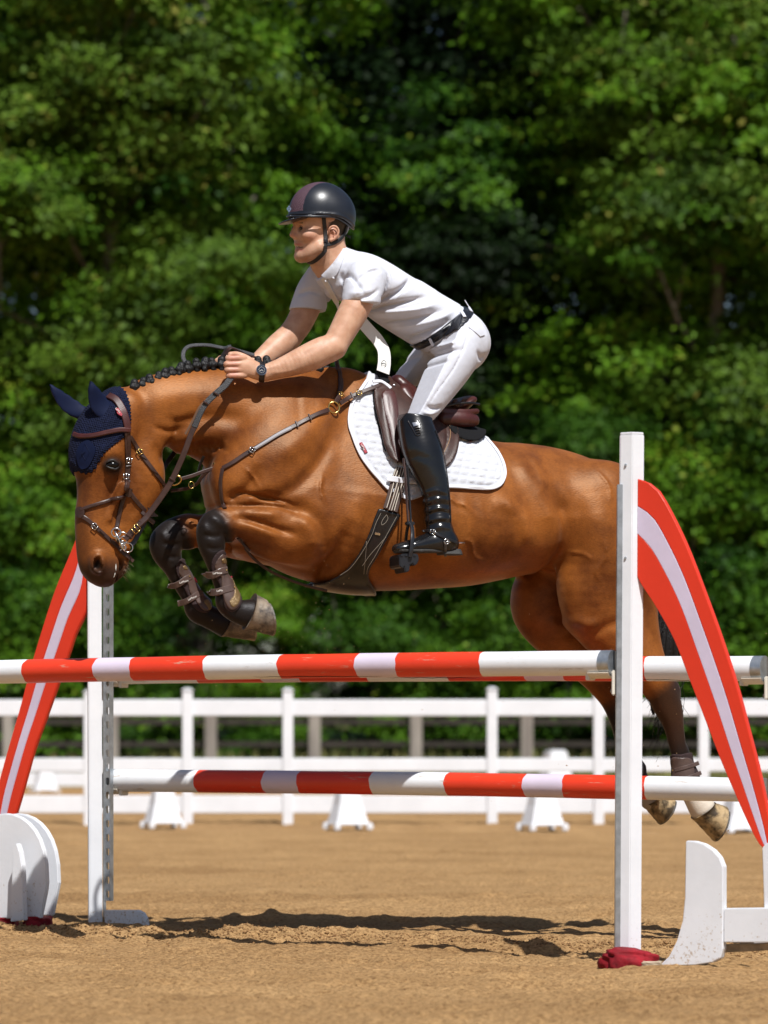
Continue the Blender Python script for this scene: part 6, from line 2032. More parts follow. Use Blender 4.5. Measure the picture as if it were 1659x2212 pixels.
leg_boot("tendon_boot", "brown tendon boot with bronze panels on the near front leg", [(470, 1200), (492, 1310)], 90,
    c4p((820, 620), (760, 650), (720, 720), (722, 800), (780, 900), (810, 1000), (830, 1100), (880, 1138), (930, 1120), (968, 1060), (966, 985), (935, 890), (880, 760), (850, 670)),
    c4p((815, 655), (775, 690), (745, 750), (760, 810), (800, 850), (800, 920), (818, 1010), (840, 1080), (885, 1120), (930, 1100), (960, 1040), (955, 960), (920, 850), (870, 740), (842, 672)),
    [c4p((800, 700), (830, 690), (850, 720), (900, 820), (940, 940), (960, 1020), (940, 1070), (895, 1100), (862, 1050), (900, 1000), (905, 920), (870, 800), (840, 740), (800, 730))],
    [(c4p((668, 805), (735, 825), (790, 798), (835, 790)), 15, "LeMieux"), (c4p((712, 965), (770, 975), (830, 955), (890, 945)), 15, "LeMieux")], emblem=c4(878, 820))
leg_boot("tendon_boot", "brown tendon boot on the far front leg, partly in shade", [(380, 1230), (425, 1310)], -78,
    c4p((470, 690), (430, 740), (425, 800), (470, 900), (520, 1000), (560, 1080), (620, 1135), (690, 1140), (725, 1080), (715, 1000), (640, 880), (560, 760), (500, 700)),
    c4p((480, 720), (448, 770), (455, 830), (520, 900), (540, 980), (600, 1060), (650, 1120), (700, 1120), (720, 1060), (690, 980), (620, 880), (540, 770)),
    [c4p((480, 760), (500, 745), (525, 775), (515, 790), (485, 785)), c4p((650, 1050), (690, 1030), (720, 1090), (700, 1120))],
    [(c4p((375, 905), (430, 905), (490, 870), (525, 850)), 13, "LeMieux"), (c4p((460, 1060), (520, 1045), (580, 1005), (620, 985)), 13, "LeMieux")], emblem=c4(587, 862))
leg_boot("fetlock_boot", "short brown fetlock boot on the near hind leg above the white pastern", [(1470, 1630), (1484, 1690)], 80,
    [(1447, 1634), (1470, 1630), (1500, 1626), (1508, 1650), (1512, 1690), (1500, 1702), (1462, 1706), (1450, 1690)],
    [(1449, 1640), (1470, 1637), (1494, 1640), (1500, 1668), (1498, 1695), (1470, 1700), (1453, 1690)], None,
    [([(1503, 1650), (1490, 1655), (1475, 1660), (1463, 1664)], 9, None), ([(1507, 1672), (1492, 1678), (1478, 1682), (1464, 1684)], 9, None)])
leg_boot("fetlock_boot", "short dark fetlock boot on the far hind leg, mostly behind the post", [(1352, 1620), (1370, 1680)], -80,
    [(1336, 1622), (1370, 1618), (1392, 1640), (1396, 1675), (1380, 1692), (1346, 1690)],
    [(1338, 1630), (1370, 1628), (1388, 1645), (1390, 1672), (1376, 1686), (1348, 1684)], None, [])
# ------------------------------------------------------------------ the rider
rider = thing_on_horse("person", "rider in white shirt and breeches leaning forward over the horse's neck", "person")

# ---- body: head, neck, arms and hands are one surface
RF = Field((JP(425, 800)[0] - .02, -.27, JP(800, 850)[2]), (JP(1040, 700)[0], .27, JP(700, 400)[2]), .0036)
k_ = .012
# head
RF.ell(JP(694, 470, 0), np.array([62, 50, 62]) * PXM, k_)
RF.ell(JP(668, 508, 0), np.array([33, 38, 48]) * PXM, .02)
RF.chain(pxc((690, 535, 33, 15, 1), (668, 548, 20, 14, 1), (653, 553, 0, 15, 1.1), (662, 548, -20, 14, 1), (680, 535, -33, 15, 1)), .02)
RF.chain(pxc((651, 553, 6, 11, 1), (647, 553, -4, 11, 1)), .012)                                        # chin
RF.ell(JP(668, 530, 0), np.array([24, 30, 26]) * PXM, .018)
RF.ell(JP(705, 520, 0), np.array([34, 40, 44]) * PXM, .02)
RF.chain(pxc((644, 484, 0, 5.5, 1.2), (637, 496, -1, 6, 1.1), (632, 507, -2, 6.3, 1.3)), .010)            # nose
RF.ell(JP(641, 511, 7), np.array([6, 4.5, 4.5]) * PXM, .006); RF.ell(JP(636, 511, -9), np.array([6, 4.5, 4.5]) * PXM, .006)
RF.chain(pxc((660, 482, 26, 6, 1), (646, 480, 8, 6, 1), (640, 481, -8, 6, 1), (640, 483, -24, 6, 1)), .012)   # brow
RF.ell(JP(668, 508, 31), np.array([16, 12, 11]) * PXM, .02); RF.ell(JP(644, 508, -29), np.array([14, 12, 11]) * PXM, .02)   # cheekbones
RF.ell(JP(650, 493, 18), np.array([10, 6, 6]) * PXM, .010, sub=True); RF.ell(JP(636, 493, -17), np.array([9, 6, 6]) * PXM, .010, sub=True)
RF.chain(pxc((653, 530, 14, 4, 1), (641, 526, 3, 5, 1), (640, 527, -8, 4, 1)), .007)                      # lips
RF.chain(pxc((653, 538, 13, 4, 1), (643, 540, 3, 5.2, 1), (642, 539, -8, 4, 1)), .007)
RF.chain(pxc((653, 534, 14, 1.2, 1), (641, 533, 3, 1.8, 1), (637, 533, -7, 1.2, 1)), .003, sub=True)
RF.chain(pxc((655, 516, 19, 2, 1), (659, 526, 21, 2, 1)), .012, sub=True)                                 # nasolabial fold
# ear
for sd in (1, -1):
    xx = 719 if sd > 0 else 690
    RF.ell(JP(xx + 1, 504, sd * 44), np.array([11, 5, 14]) * PXM, .004)
    RF.chain(pxc((xx - 8, 503, sd * 49, 2.2, 1), (xx - 7, 494, sd * 52, 2.6, 1), (xx - 1, 489, sd * 54, 2.9, 1), (xx + 7, 490, sd * 55, 2.9, 1), (xx + 12, 498, sd * 55, 2.8, 1), (xx + 10, 508, sd * 54, 2.6, 1), (xx + 3, 516, sd * 52, 2.6, 1), (xx - 4, 519, sd * 49, 3.4, 1)), .003)
    RF.chain(pxc((xx - 1, 497, sd * 50, 1.8, 1), (xx + 4, 503, sd * 52, 2.0, 1), (xx + 2, 510, sd * 51, 1.8, 1)), .004)
    RF.ell(JP(xx - 2, 507, sd * 50), np.array([3.6, 4, 5]) * PXM, .003, sub=True)
# neck
RF.chain(pxc((702, 535, 0, 41, .95), (715, 565, 0, 43, 1.0), (735, 592, 0, 44, 1.05)), .03)
RF.relief(pxs((700, 545, 40), (692, 568, 40), (690, 590, 40)), .008, .003)
# trunk (under the shirt)
RF.chain(pxc((748, 602, 0, 34, 1.5), (800, 622, 0, 38, 1.7), (860, 655, 0, 40, 1.4), (930, 700, 0, 42, 1.3), (985, 730, 0, 38, 1.3)), .02)
# near arm
RF.chain(pxc((792, 614, 84, 27, 1), (770, 660, 100, 32, 1), (742, 712, 108, 29, .95), (722, 748, 112, 26, .95)), .02)
RF.chain(pxc((722, 750, 112, 26, .95), (700, 757, 112, 30, .92), (672, 770, 108, 30, .92), (640, 783, 103, 26, .92), (605, 796, 96, 21, .92), (575, 805, 90, 17.5, .85)), .012)
RF.ell(JP(716, 770, 114), np.array([9, 9, 9]) * PXM, .014)
# far arm
RF.chain(pxc((692, 610, -84, 26, 1), (667, 655, -96, 30, 1), (645, 700, -98, 29, .95), (624, 728, -98, 27, .95)), .02)
RF.chain(pxc((624, 730, -98, 27, .95), (606, 745, -94, 29, .92), (582, 764, -86, 25, .92), (558, 782, -76, 20, .92), (540, 794, -68, 17, .85)), .014)
# near hand: back of the hand towards the camera, fingers closed round the rein
def hand(wr, kn, pip, tips, w0, sg, thumb):
    RF.chain(pxc((wr[0], wr[1], w0, 17.5, .85), ((wr[0] + kn[1][0]) / 2, (wr[1] + kn[1][1]) / 2, w0 + sg * 3, 19, .6), (kn[1][0] + 6, (kn[0][1] + kn[3][1]) / 2, w0 + sg * 4, 18.5, .52)), .010)
    rr = (7.0, 7.2, 6.8, 6.0)
    for i in range(4):
        k, p, t = kn[i], pip[i], tips[i]
        RF.chain(pxc((k[0] + 10, k[1], w0 + sg * 3, rr[i], 1), (k[0], k[1], w0 + sg * 6, rr[i] * 1.04, 1), ((k[0] + p[0]) / 2, (k[1] + p[1]) / 2, w0 + sg * 5, rr[i] * .96, 1), (p[0], p[1], w0 + sg * 1, rr[i] * .98, 1),
                     (p[0] + 1, p[1] + 1, w0 - sg * 12, rr[i] * .92, 1), (t[0], t[1], w0 - sg * 17, rr[i] * .85, 1), (t[0] + 9, t[1], w0 - sg * 15, rr[i] * .72, 1)), .0022, 4)
    RF.chain(pxc((wr[0] - 14, wr[1] - 14, w0 - sg * 3, 10, 1), (thumb[0][0], thumb[0][1], w0 - sg * 9, 9, 1), (thumb[1][0], thumb[1][1], w0 - sg * 12, 7.6, 1), (thumb[2][0], thumb[2][1], w0 - sg * 8, 6.2, 1)), .006, 4)
    for i in range(3):                                        # valleys between knuckles
        RF.chain(pxc(((kn[i][0] + kn[i + 1][0]) / 2 - 3, (kn[i][1] + kn[i + 1][1]) / 2, w0 + sg * 14, 2.0, 1), ((pip[i][0] + pip[i + 1][0]) / 2, (pip[i][1] + pip[i + 1][1]) / 2, w0 + sg * 9, 2.2, 1)), .004, sub=True)
hand((566, 806), [(517, 774), (518, 787), (519, 799), (520, 811)], [(494, 775), (490, 787), (491, 799), (494, 812)], [(500, 777), (499, 788), (500, 800), (502, 812)], 90, 1, [(532, 776), (512, 767), (498, 766)])
hand((530, 798), [(490, 782), (490, 792), (491, 801), (493, 810)], [(470, 780), (467, 790), (468, 800), (472, 810)], [(476, 782), (475, 792), (476, 802), (479, 811)], -64, -1, [(505, 778), (488, 772), (476, 774)])
RF.relief(pxs((700, 735, 112), (670, 758, 112), (640, 772, 108)), 6 * PXM, -.0025, wmin=.05)
RF.relief(pxs((640, 800, 100), (605, 806, 100), (580, 806, 95)), 4 * PXM, .002, wmin=.05)
RF.relief(pxs((600, 788, 100), (575, 796, 95), (550, 792, 95)), 3 * PXM, .0018, wmin=.05)
bodV, bodQ = RF.mesh(); bodV = relax(bodV, bodQ, 1)

def skin_material():
    m = bpy.data.materials.new("skin"); m.use_nodes = True
    nt = m.node_tree; n = nt.nodes; l = nt.links; p = n["Principled BSDF"]
    tc = n.new("ShaderNodeTexCoord"); a = n.new("ShaderNodeAttribute"); a.attribute_name = "skin"
    sep = n.new("ShaderNodeSeparateColor"); l.new(a.outputs[0], sep.inputs[0])
    z = n.new("ShaderNodeTexNoise"); z.inputs["Scale"].default_value = 28; z.inputs["Detail"].default_value = 6; l.new(tc.outputs["Object"], z.inputs["Vector"])
    r = n.new("ShaderNodeValToRGB"); r.color_ramp.elements[0].position = .35; r.color_ramp.elements[0].color = (.47, .250, .155, 1)
    r.color_ramp.elements[1].position = .66; r.color_ramp.elements[1].color = (.58, .345, .230, 1); l.new(z.outputs[0], r.inputs[0])
    def mixc(f, b, c):
        x = n.new("ShaderNodeMix"); x.data_type = 'RGBA'; l.new(f, x.inputs[0]); l.new(b, x.inputs[6]); x.inputs[7].default_value = c + (1,); return x.outputs[2]
    c = mixc(sep.outputs[0], r.outputs[0], (.42, .12, .095))
    c = mixc(sep.outputs[1], c, (.17, .10, .07))
    c = mixc(sep.outputs[2], c, (.030, .018, .010))
    l.new(c, p.inputs["Base Color"]); p.inputs["Roughness"].default_value = .48; p.inputs["Specular IOR Level"].default_value = .4
    p.inputs["Subsurface Weight"].default_value = .12; p.inputs["Subsurface Radius"].default_value = (.9, .35, .2); p.inputs["Subsurface Scale"].default_value = .006
    b = n.new("ShaderNodeBump"); b.inputs["Strength"].default_value = .25; b.inputs["Distance"].default_value = .002
    z2 = n.new("ShaderNodeTexNoise"); z2.inputs["Scale"].default_value = 220; z2.inputs["Detail"].default_value = 4; l.new(tc.outputs["Object"], z2.inputs["Vector"])
    l.new(z2.outputs[0], b.inputs["Height"]); l.new(b.outputs[0], p.inputs["Normal"])
    return m
M_skin = skin_material()
body = mesh_np("body", to_local(bodV), bodQ, M_skin, rider)
bx_, by_ = proj(bodV[:, 0], bodV[:, 1], bodV[:, 2])
wpx_ = bodV[:, 1] / PXM
red = np.zeros(len(bodV)); stub = np.zeros(len(bodV)); hair = np.zeros(len(bodV))
def spot(x, y, rx, ry): return np.exp(-((bx_ - x) / rx) ** 2 - ((by_ - y) / ry) ** 2)
red = np.maximum(red, .85 * np.maximum(spot(646, 527.5, 8, 2.6), spot(647, 539.5, 8, 3.4)))
red = np.maximum(red, .40 * spot(720, 504, 12, 14)); red = np.maximum(red, .35 * spot(634, 509, 9, 6)); red = np.maximum(red, .28 * spot(672, 512, 16, 12))
red = np.maximum(red, .45 * np.exp(-((bx_ - 505) / 14) ** 2) * (by_ > 765) * (by_ < 822) * (wpx_ > 40))
stub = np.maximum(stub, .30 * sstep(by_, 522, 545) * (bx_ < 712) * (by_ < 575) * sstep(by_, 585, 565) * (bx_ > 640))
stub = np.maximum(stub, .35 * spot(652, 522, 10, 3))
hair = np.maximum(hair, sstep(bx_, 705, 716) * sstep(by_, 520, 500) * (by_ < 525) * (np.abs(wpx_) < 48) * (np.hypot((bx_ - 719) / 13, (by_ - 505) / 16) > 1))
mouth_shade = (np.hypot((bx_ - 648) / 8.5, (by_ - 533.6 - .16 * (bx_ - 645)) / 1.3) < 1) & (by_ > 520)  # shade of the mouth gap, painted in through the hair channel
hair = np.maximum(hair, .8 * mouth_shade)
ca = body.data.color_attributes.new("skin", 'FLOAT_COLOR', 'POINT')
ca.data.foreach_set("color", np.stack([red, stub, hair, np.ones(len(red))], 1).astype(np.float32).ravel())
RBVH = BVHTree.FromPolygons([Vector(v) for v in bodV.tolist()], bodQ.tolist())
M_white_eye = mat("eye_white", (.62, .60, .57), .2); M_iris = mat("iris", (.05, .035, .025), .15)
for (x, y, w) in ((653.5, 493, 16.5), (637, 493, -17)):
    e = ball("eye", JP(x, y, w), 6.2 * PXM, M_white_eye, rider, seg=14)
    ball("iris", JP(x - 3.4, y, w + 2.9), 4.0 * PXM, M_iris, e, seg=10)
    pts = [to_local(JP(x - 6 + 2.2 * i, y - 1.7 - 1.0 * math.sin(math.pi * i / 6), w + 4.2 - abs(i - 2.5) * .6)) for i in range(7)]
    mb = MB(); mb.tube([to_local(JP(x - 9 + 3.2 * i, y - 9.5 - 2.0 * math.sin(math.pi * (i + 1) / 8) + (.5 * i if i > 4 else 0), w + (9.5 if w > 0 else 5) + 1.0 * i * (1 if w > 0 else -1))) for i in range(7)], [.0006, .0013, .0017, .0018, .0016, .0012, .0005], 5); mb.build('eyebrow', bpy.data.materials.get('brow_hair') or mat('brow_hair', (.10, .055, .03), .8, bump=.5, scale=90), rider, smooth=True)
    mb = MB(); mb.tube(pts, [.001, .0026, .0034, .0036, .0034, .0026, .001], 7); mb.build("eyelid", M_skin, rider, smooth=True)
mb = MB(); mb.tube([to_local(JP(640 + 1.9 * i, 531.2 + .25 * i, 5 + 1.5 * i)) for i in range(6)], [.0008, .0016, .0018, .0016, .0012, .0006], 6); mb.build("teeth", mat("teeth", (.7, .66, .58), .3), rider, smooth=True)

# ---- clothes
M_shirt = mat("white_technical_shirt", (.58, .595, .66), .75, var=.02, scale=8, bump=.45, bscale=15, spec=.2, sheen=.1, bdist=.012)
M_breech = mat("white_breeches", (.58, .595, .66), .72, var=.02, scale=10, bump=.35, bscale=18, spec=.22, sheen=.1, bdist=.009)
def down(x, y, nx, ny, w=0):
    """clip plane through a picture point; nx, ny = picture direction that is cut away"""
    return (JP(x, y, w), (nx, 0, -ny))
SH = Field((JP(610, 700)[0], -.30, JP(900, 790)[2]), (JP(1050, 650)[0], .30, JP(750, 495)[2]), .0046)
SH.chain(pxc((752, 583, 0, 41, 1.75), (782, 600, 0, 52, 1.68), (815, 622, 0, 57, 1.56), (852, 648, 0, 60, 1.42), (898, 676, 0, 62, 1.28), (935, 698, 0, 63, 1.2), (975, 722, 0, 64, 1.2)), .02, 5,
         clip=[down(955, 712, .86, .52)])
SH.chain(pxc((718, 572, 0, 47, .98), (742, 595, 0, 56, 1.2)), .012, clip=[down(720, 559, -.80, -.60)])
SH.chain(pxc((790, 606, 84, 44, .9), (783, 635, 96, 43, .95), (776, 690, 104, 41, 1)), .022, clip=[down(774, 671, 0, 1)])
SH.chain(pxc((697, 604, -84, 40, .9), (676, 636, -94, 39, .95), (657, 690, -98, 38, 1)), .022, clip=[down(665, 656, -.06, 1)])
def wr(pts, w, a, **kw): SH.relief(pxs(*pts), w * PXM, a * PXM * 1.6, **kw)
# folds that run from the armpit and waist, as in the picture
wr([(815, 650, 105), (840, 640, 100), (872, 622, 90), (890, 600, 70)], 6, -6, wmin=0)
wr([(812, 660, 105), (845, 655, 100), (880, 650, 95), (925, 640, 80)], 5, -5, wmin=0)
wr([(820, 670, 100), (860, 672, 95), (905, 668, 90), (950, 655, 80)], 6, 4.5, wmin=0)
wr([(822, 680, 100), (865, 684, 95), (915, 682, 90), (960, 668, 80)], 5, -4.5, wmin=0)
wr([(855, 700, 95), (900, 702, 90), (945, 690, 80), (985, 668, 70)], 6, 4, wmin=0)
wr([(865, 716, 90), (905, 718, 85), (945, 705, 80), (980, 690, 70)], 5, -5, wmin=0)
wr([(890, 738, 80), (915, 732, 80), (945, 718, 75), (972, 700, 70)], 5, 4, wmin=0)
wr([(905, 742, 80), (930, 735, 75), (955, 722, 75)], 3.5, -4, wmin=0)
wr([(835, 720, 90), (865, 735, 80), (895, 745, 70)], 6, 4, wmin=0)
wr([(760, 600, 60), (775, 580, 60), (800, 570, 70)], 6, -4, wmin=0)
wr([(752, 620, 70), (765, 605, 70), (790, 592, 80), (815, 588, 85)], 4, -3.5, wmin=0)
wr([(745, 640, 100), (765, 635, 105), (795, 630, 105)], 6, 3, wmin=.03)
wr([(738, 655, 100), (762, 652, 105), (790, 642, 105), (812, 625, 100)], 4, -3.5, wmin=.03)
wr([(836, 588, 90), (838, 615, 95), (830, 645, 100), (818, 668, 100)], 2.5, -3.2, wmin=0)       # sleeve seam
wr([(733, 667, 100), (775, 667, 105), (815, 668, 105)], 1.6, -1.6, wmin=.05)
wr([(728, 590, 30), (742, 620, 40), (752, 650, 40)], 4, -4)
wr([(640, 640, -90), (660, 632, -90), (690, 640, -80)], 5, -3.5, wmax=0)
wr([(905, 600, 60), (930, 618, 60), (960, 640, 60)], 9, 2)
shirt, shV, shQ = sculpt(SH, "shirt", M_shirt, rider, 1)
SBVH = BVHTree.FromPolygons([Vector(v) for v in shV.tolist()], shQ.tolist())
# collar flap and placket
patch("collar", catmull(np.array([(741, 528), (748, 533), (742, 560), (728, 592), (712, 601), (699, 598), (694, 592), (705, 572), (724, 548), (741, 528)]), 3)[:-1], .004, M_shirt, rider, SBVH, .002)
P, N = on_body([(699, 600), (712, 622), (724, 645), (734, 668)], 4, .001, SBVH); ribbon3("placket", P, N, 15 * PXM, .004, mat("cream_placket", (.66, .64, .60), .7), rider)
for (x, y) in ((721.5, 599.5), (706, 606)):
    h, nn = on_horse(x, y, SBVH)
    if h is not None: ball("button", np.array(h) + np.array(nn) * .005, 3.0 * PXM, M_white_trim, rider, (1, .5, 1), 12)
for pts in ([(838, 578), (846, 604), (838, 640), (822, 668)], [(890, 600), (874, 628), (848, 650), (818, 662)]):
    P, N = on_body(pts, 4, .0002, SBVH, 1); ribbon3("seam", P, N, .002, .0012, M_shirt, rider)

BR = Field((JP(760, 900)[0], -.33, JP(900, 985)[2]), (JP(1075, 700)[0], .36, JP(980, 640)[2]), .0048)
cl = [down(957, 711, -.86, -.52)]
BR.chain(pxc((945, 704, 0, 61, 1.25), (978, 724, 0, 61, 1.36), (1000, 742, 0, 52, 1.5)), .02, clip=cl)
for sd in (1, -1):
    BR.ell(JP(1003 if sd > 0 else 983, 742, sd * 42), np.array([52, 50, 58]) * PXM, .04, clip=cl)
BR.chain(pxc((992, 738, 62, 60, .92), (963, 778, 86, 63, .94), (937, 815, 108, 60, .92), (907, 862, 132, 52, .9), (890, 893, 143, 42, .9), (886, 925, 150, 33, .9), (893, 965, 165, 27, .9)), .03, 5, clip=cl)
BR.chain(pxc((965, 745, -62, 56, .92), (900, 775, -96, 52, .92), (848, 812, -124, 50, .9), (808, 860, -145, 43, .9), (815, 910, -160, 33, .9), (835, 960, -175, 27, .9)), .03, 5, clip=cl)
def br(pts, w, a, **kw): BR.relief(pxs(*pts), w * PXM, a * PXM * 1.45, **kw)
br([(1000, 700, 70), (990, 745, 90), (965, 800, 115), (930, 850, 135), (905, 890, 145)], 1.6, -2.0, wmin=.02)       # side seam
br([(905, 775, 60), (925, 768, 75), (955, 765, 85), (985, 760, 90)], 5, -5, wmin=0)
br([(900, 785, 60), (925, 785, 80), (950, 790, 95)], 4, -4, wmin=0)
br([(915, 765, 60), (940, 750, 75), (970, 742, 85)], 5, 4, wmin=0)
br([(1010, 760, 70), (1025, 775, 70), (1040, 770, 60)], 6, -3, wmin=0)
br([(905, 880, 140), (925, 885, 140), (945, 880, 130)], 4, -4, wmin=0)
br([(895, 892, 140), (915, 898, 140), (932, 893, 130)], 3.5, 3.5, wmin=0)
br([(860, 860, 130), (875, 870, 140), (890, 885, 143)], 5, -3, wmin=0)
br([(1030, 700, 60), (1040, 740, 60), (1035, 780, 60), (1015, 815, 70)], 10, 2, wmin=0)
br([(860, 800, -100), (880, 780, -90), (905, 770, -80)], 6, -4, wmax=0)
breeches, brV, brQ = sculpt(BR, "breeches", M_breech, rider, 1)
BRBVH = BVHTree.FromPolygons([Vector(v) for v in brV.tolist()], brQ.tolist())
patch("pocket_flap", [(1012, 690), (1035, 700), (1046, 712), (1046, 724), (1036, 727), (1027, 719), (1012, 708)], .003, M_breech, rider, BRBVH, .001)
# belt: a band round the waist over shirt and breeches
BL = Field(SH.lo, SH.lo + (SH.n - 1) * SH.h, SH.h)
tmp = BR.resample(BL.lo, BL.lo + (BL.n - 1) * BL.h, BL.h)
n3 = np.minimum(tmp.n, SH.n)
u3 = tuple(slice(0, k) for k in n3)
BL.F = np.minimum(SH.F[u3], tmp.F[u3]); BL.n = n3; BL.ax = [a[:k] for a, k in zip(BL.ax, n3)]
a_ = JP(1009, 664); b_ = JP(899, 752)
S, W, Z = np.meshgrid(*BL.ax, indexing='ij')
ang = np.array([b_[0] - a_[0], b_[2] - a_[2]]); ang /= np.linalg.norm(ang); nrm = np.array([-ang[1], ang[0]])
dist = np.abs((S - a_[0]) * nrm[0] + (Z - a_[2]) * nrm[1]) - .0165
BL.F = np.maximum(BL.F - .006, dist.astype(np.float32))
belt, blV, blQ = sculpt(BL, "belt", mat("black_belt_leather", (.010, .011, .016), .35, bump=.4, bscale=150, scale=20), rider, 1)
BLBVH = BVHTree.FromPolygons([Vector(v) for v in blV.tolist()], blQ.tolist())
for (p, q) in (((991, 662), (1004, 686)), ((924, 722), (936, 746)), ((1003, 650), (1018, 674))):
    P, N = on_body([p, ((p[0] + q[0]) / 2, (p[1] + q[1]) / 2), q], 3, .002, BLBVH, 1); ribbon3("belt_loop", P, N, 7 * PXM, .003, M_breech, rider)
h, nn = on_horse(948, 731, BLBVH)
if h is not None: text3("belt_lettering", "equipe", np.array(h) + np.array(nn) * .001, (.84, 0, .55), (-.4, .1, .9), .014, M_darkcloth, rider)
# stock tie blown loose under the chest
tie = free_strap("stock_tie", [(772, 680, 30), (781, 695, 26), (800, 717, 20), (815, 734, 20), (828, 757, 30), (830, 782, 45), (827, 805, 56)], 30, mat("cream_stock_tie", (.66, .65, .62), .7, bump=.3, bscale=50, scale=10), rider, .003, (.1, 1, .25))
mbv = tie.data.vertices; nrow = len(mbv) // 6
C = [to_local(JP(*p)) for p in ((828, 778, 50), (833, 782, 50), (833, 790, 50), (828, 795, 50), (823, 791, 50), (823, 783, 50))]
mb = MB(); mb.tube([Vector(c) + Vector((0, -.004, 0)) for c in C + C[:1]], .0011, 5); mb.tube([to_local(JP(823.5, 786, 53)), to_local(JP(832.5, 785, 53))], .0009, 5); mb.build("tie_emblem", M_darkcloth, rider)

# ---- helmet
M_helmet = mat("satin_black_helmet", (.012, .014, .020), .34, var=.15, scale=20, bump=.12, bscale=260, spec=.5, bdist=.001)
M_mesh = mat("plum_mesh_panel", (.085, .045, .062), .6, spec=.3)
knit_nodes(M_mesh, 230, .003)
helmet = empty("helmet", (0, 0, 0), 0, "black riding helmet with plum mesh stripe on the rider's head", "helmet"); helmet.matrix_world = HM
HE = Field((JP(596, 430)[0], -.14, JP(690, 506)[2]), (JP(785, 430)[0], .14, JP(690, 380)[2]), .0036)
HE.ell(JP(694, 464, 0), np.array([72, 60, 70]) * PXM, 0)
HE.ell(JP(715, 468, 0), np.array([51, 58, 52]) * PXM, .02)
hx, hy = HE.image_xy()
hp = poly_sd(hx, hy, [(590, 360), (800, 360), (800, 506), (766, 497), (756, 484), (742, 474), (724, 468), (690, 466), (612, 468)])
HE.F += (.0035 * np.exp(-((hp + 5) / 3.0) ** 2) * -1).astype(np.float32)
HE.F = np.maximum(HE.F, (hp * PXM).astype(np.float32))
inner = Field(HE.lo, HE.lo + (HE.n - 1) * HE.h, HE.h); 
HE.ell(JP(696, 470, 0), np.array([63, 51, 62]) * PXM, .002, sub=True)
dome, _, _ = sculpt(HE, "shell", [M_helmet, M_mesh], helmet, 1, midx=lambda c: ((np.abs(c[:, 1] + .36 * (c[:, 0] - JP(690, 440)[0])) < 21 * PXM) & (c[:, 2] > JP(640, 460)[2]) & (c[:, 0] < JP(735, 440)[0])))
VI = Field((JP(590, 480)[0], -.12, JP(690, 496)[2]), (JP(710, 480)[0], .12, JP(690, 455)[2]), .003)
VI.ell(JP(655, 472, 0), np.array([55, 57, 5.0]) * PXM, 0, rot=[[.972, 0, .235], [0, 1, 0], [-.235, 0, .972]], clip=[down(694, 470, 1, 0)])
VI.ell(JP(692, 478, 0), np.array([54, 52, 30]) * PXM, .002, sub=True)
sculpt(VI, "peak", M_helmet, helmet, 1)
P = [JP(692 + 72.5 * math.cos(t) * .985, 467.5 + (0 if math.cos(t) < .3 else 27 * ((math.cos(t) - .3) / .7) ** 1.7), 60.5 * math.sin(t)) for t in np.linspace(0, 2 * math.pi, 49)]
mb = MB(); mb.tube([to_local(p) for p in P], .0048, 8, caps=False); mb.build("rim", M_helmet, helmet, smooth=True)
dm = [JP(*p) for p in ((628, 445, 16), (622.5, 452.5, 17), (628, 460.5, 17), (633, 453, 18))]
cdm = sum(dm) / 4; nd = np.array([-.75, .65, .1]); 
mb = MB(); mb.prism([to_local(p + nd * .008) for p in dm], to_local(nd * .004)); mb.build("lozenge_badge", M_silver, helmet)
text3("badge_lettering", "C", cdm + nd * .0125, (.65, .75, 0), (0, 0, 1), .013, M_darkcloth, helmet)
M_web = mat("black_webbing", (.010, .010, .011), .6, bump=.4, scale=90)
def hs(name, pts, w, th=.004, lift=.001, m=None):
    P, N = on_body(pts, 2.5, lift, RBVH, 2); return ribbon3(name, P, N, w * PXM, th, m or M_web, helmet)
hs("chin_strap", [(699, 470), (701, 490), (703, 510), (703, 528), (699, 545), (688, 557), (675, 566), (667, 568)], 8.5)
hs("harness", [(704, 529), (718, 526), (732, 518), (742, 505), (748, 488)], 8, .005, .002)
hs("harness", [(748, 470), (750, 485), (748, 498), (742, 506)], 7, .005, .002, mat("grey_padding", (.20, .21, .26), .7))
for (x, y, w_, h_) in ((703, 521, 10, 10), (701, 538, 9, 11)):
    P, N = on_body([(x, y - h_ / 2), (x, y), (x - 1, y + h_ / 2)], 2, .003, RBVH, 1); ribbon3("strap_buckle", P, N, w_ * PXM, .006, mat("gloss_black_plastic", (.012, .012, .013), .2) if y == 521 else bpy.data.materials["gloss_black_plastic"], helmet)
mb = MB(); mb.tube([to_local(JP(*p)) for p in ((745, 508, 20), (750, 510, 22), (757, 514, 24), (757, 511, 24), (749, 507, 22))], .0018, 6); mb.build("toggle_cord", M_web, helmet, smooth=True)

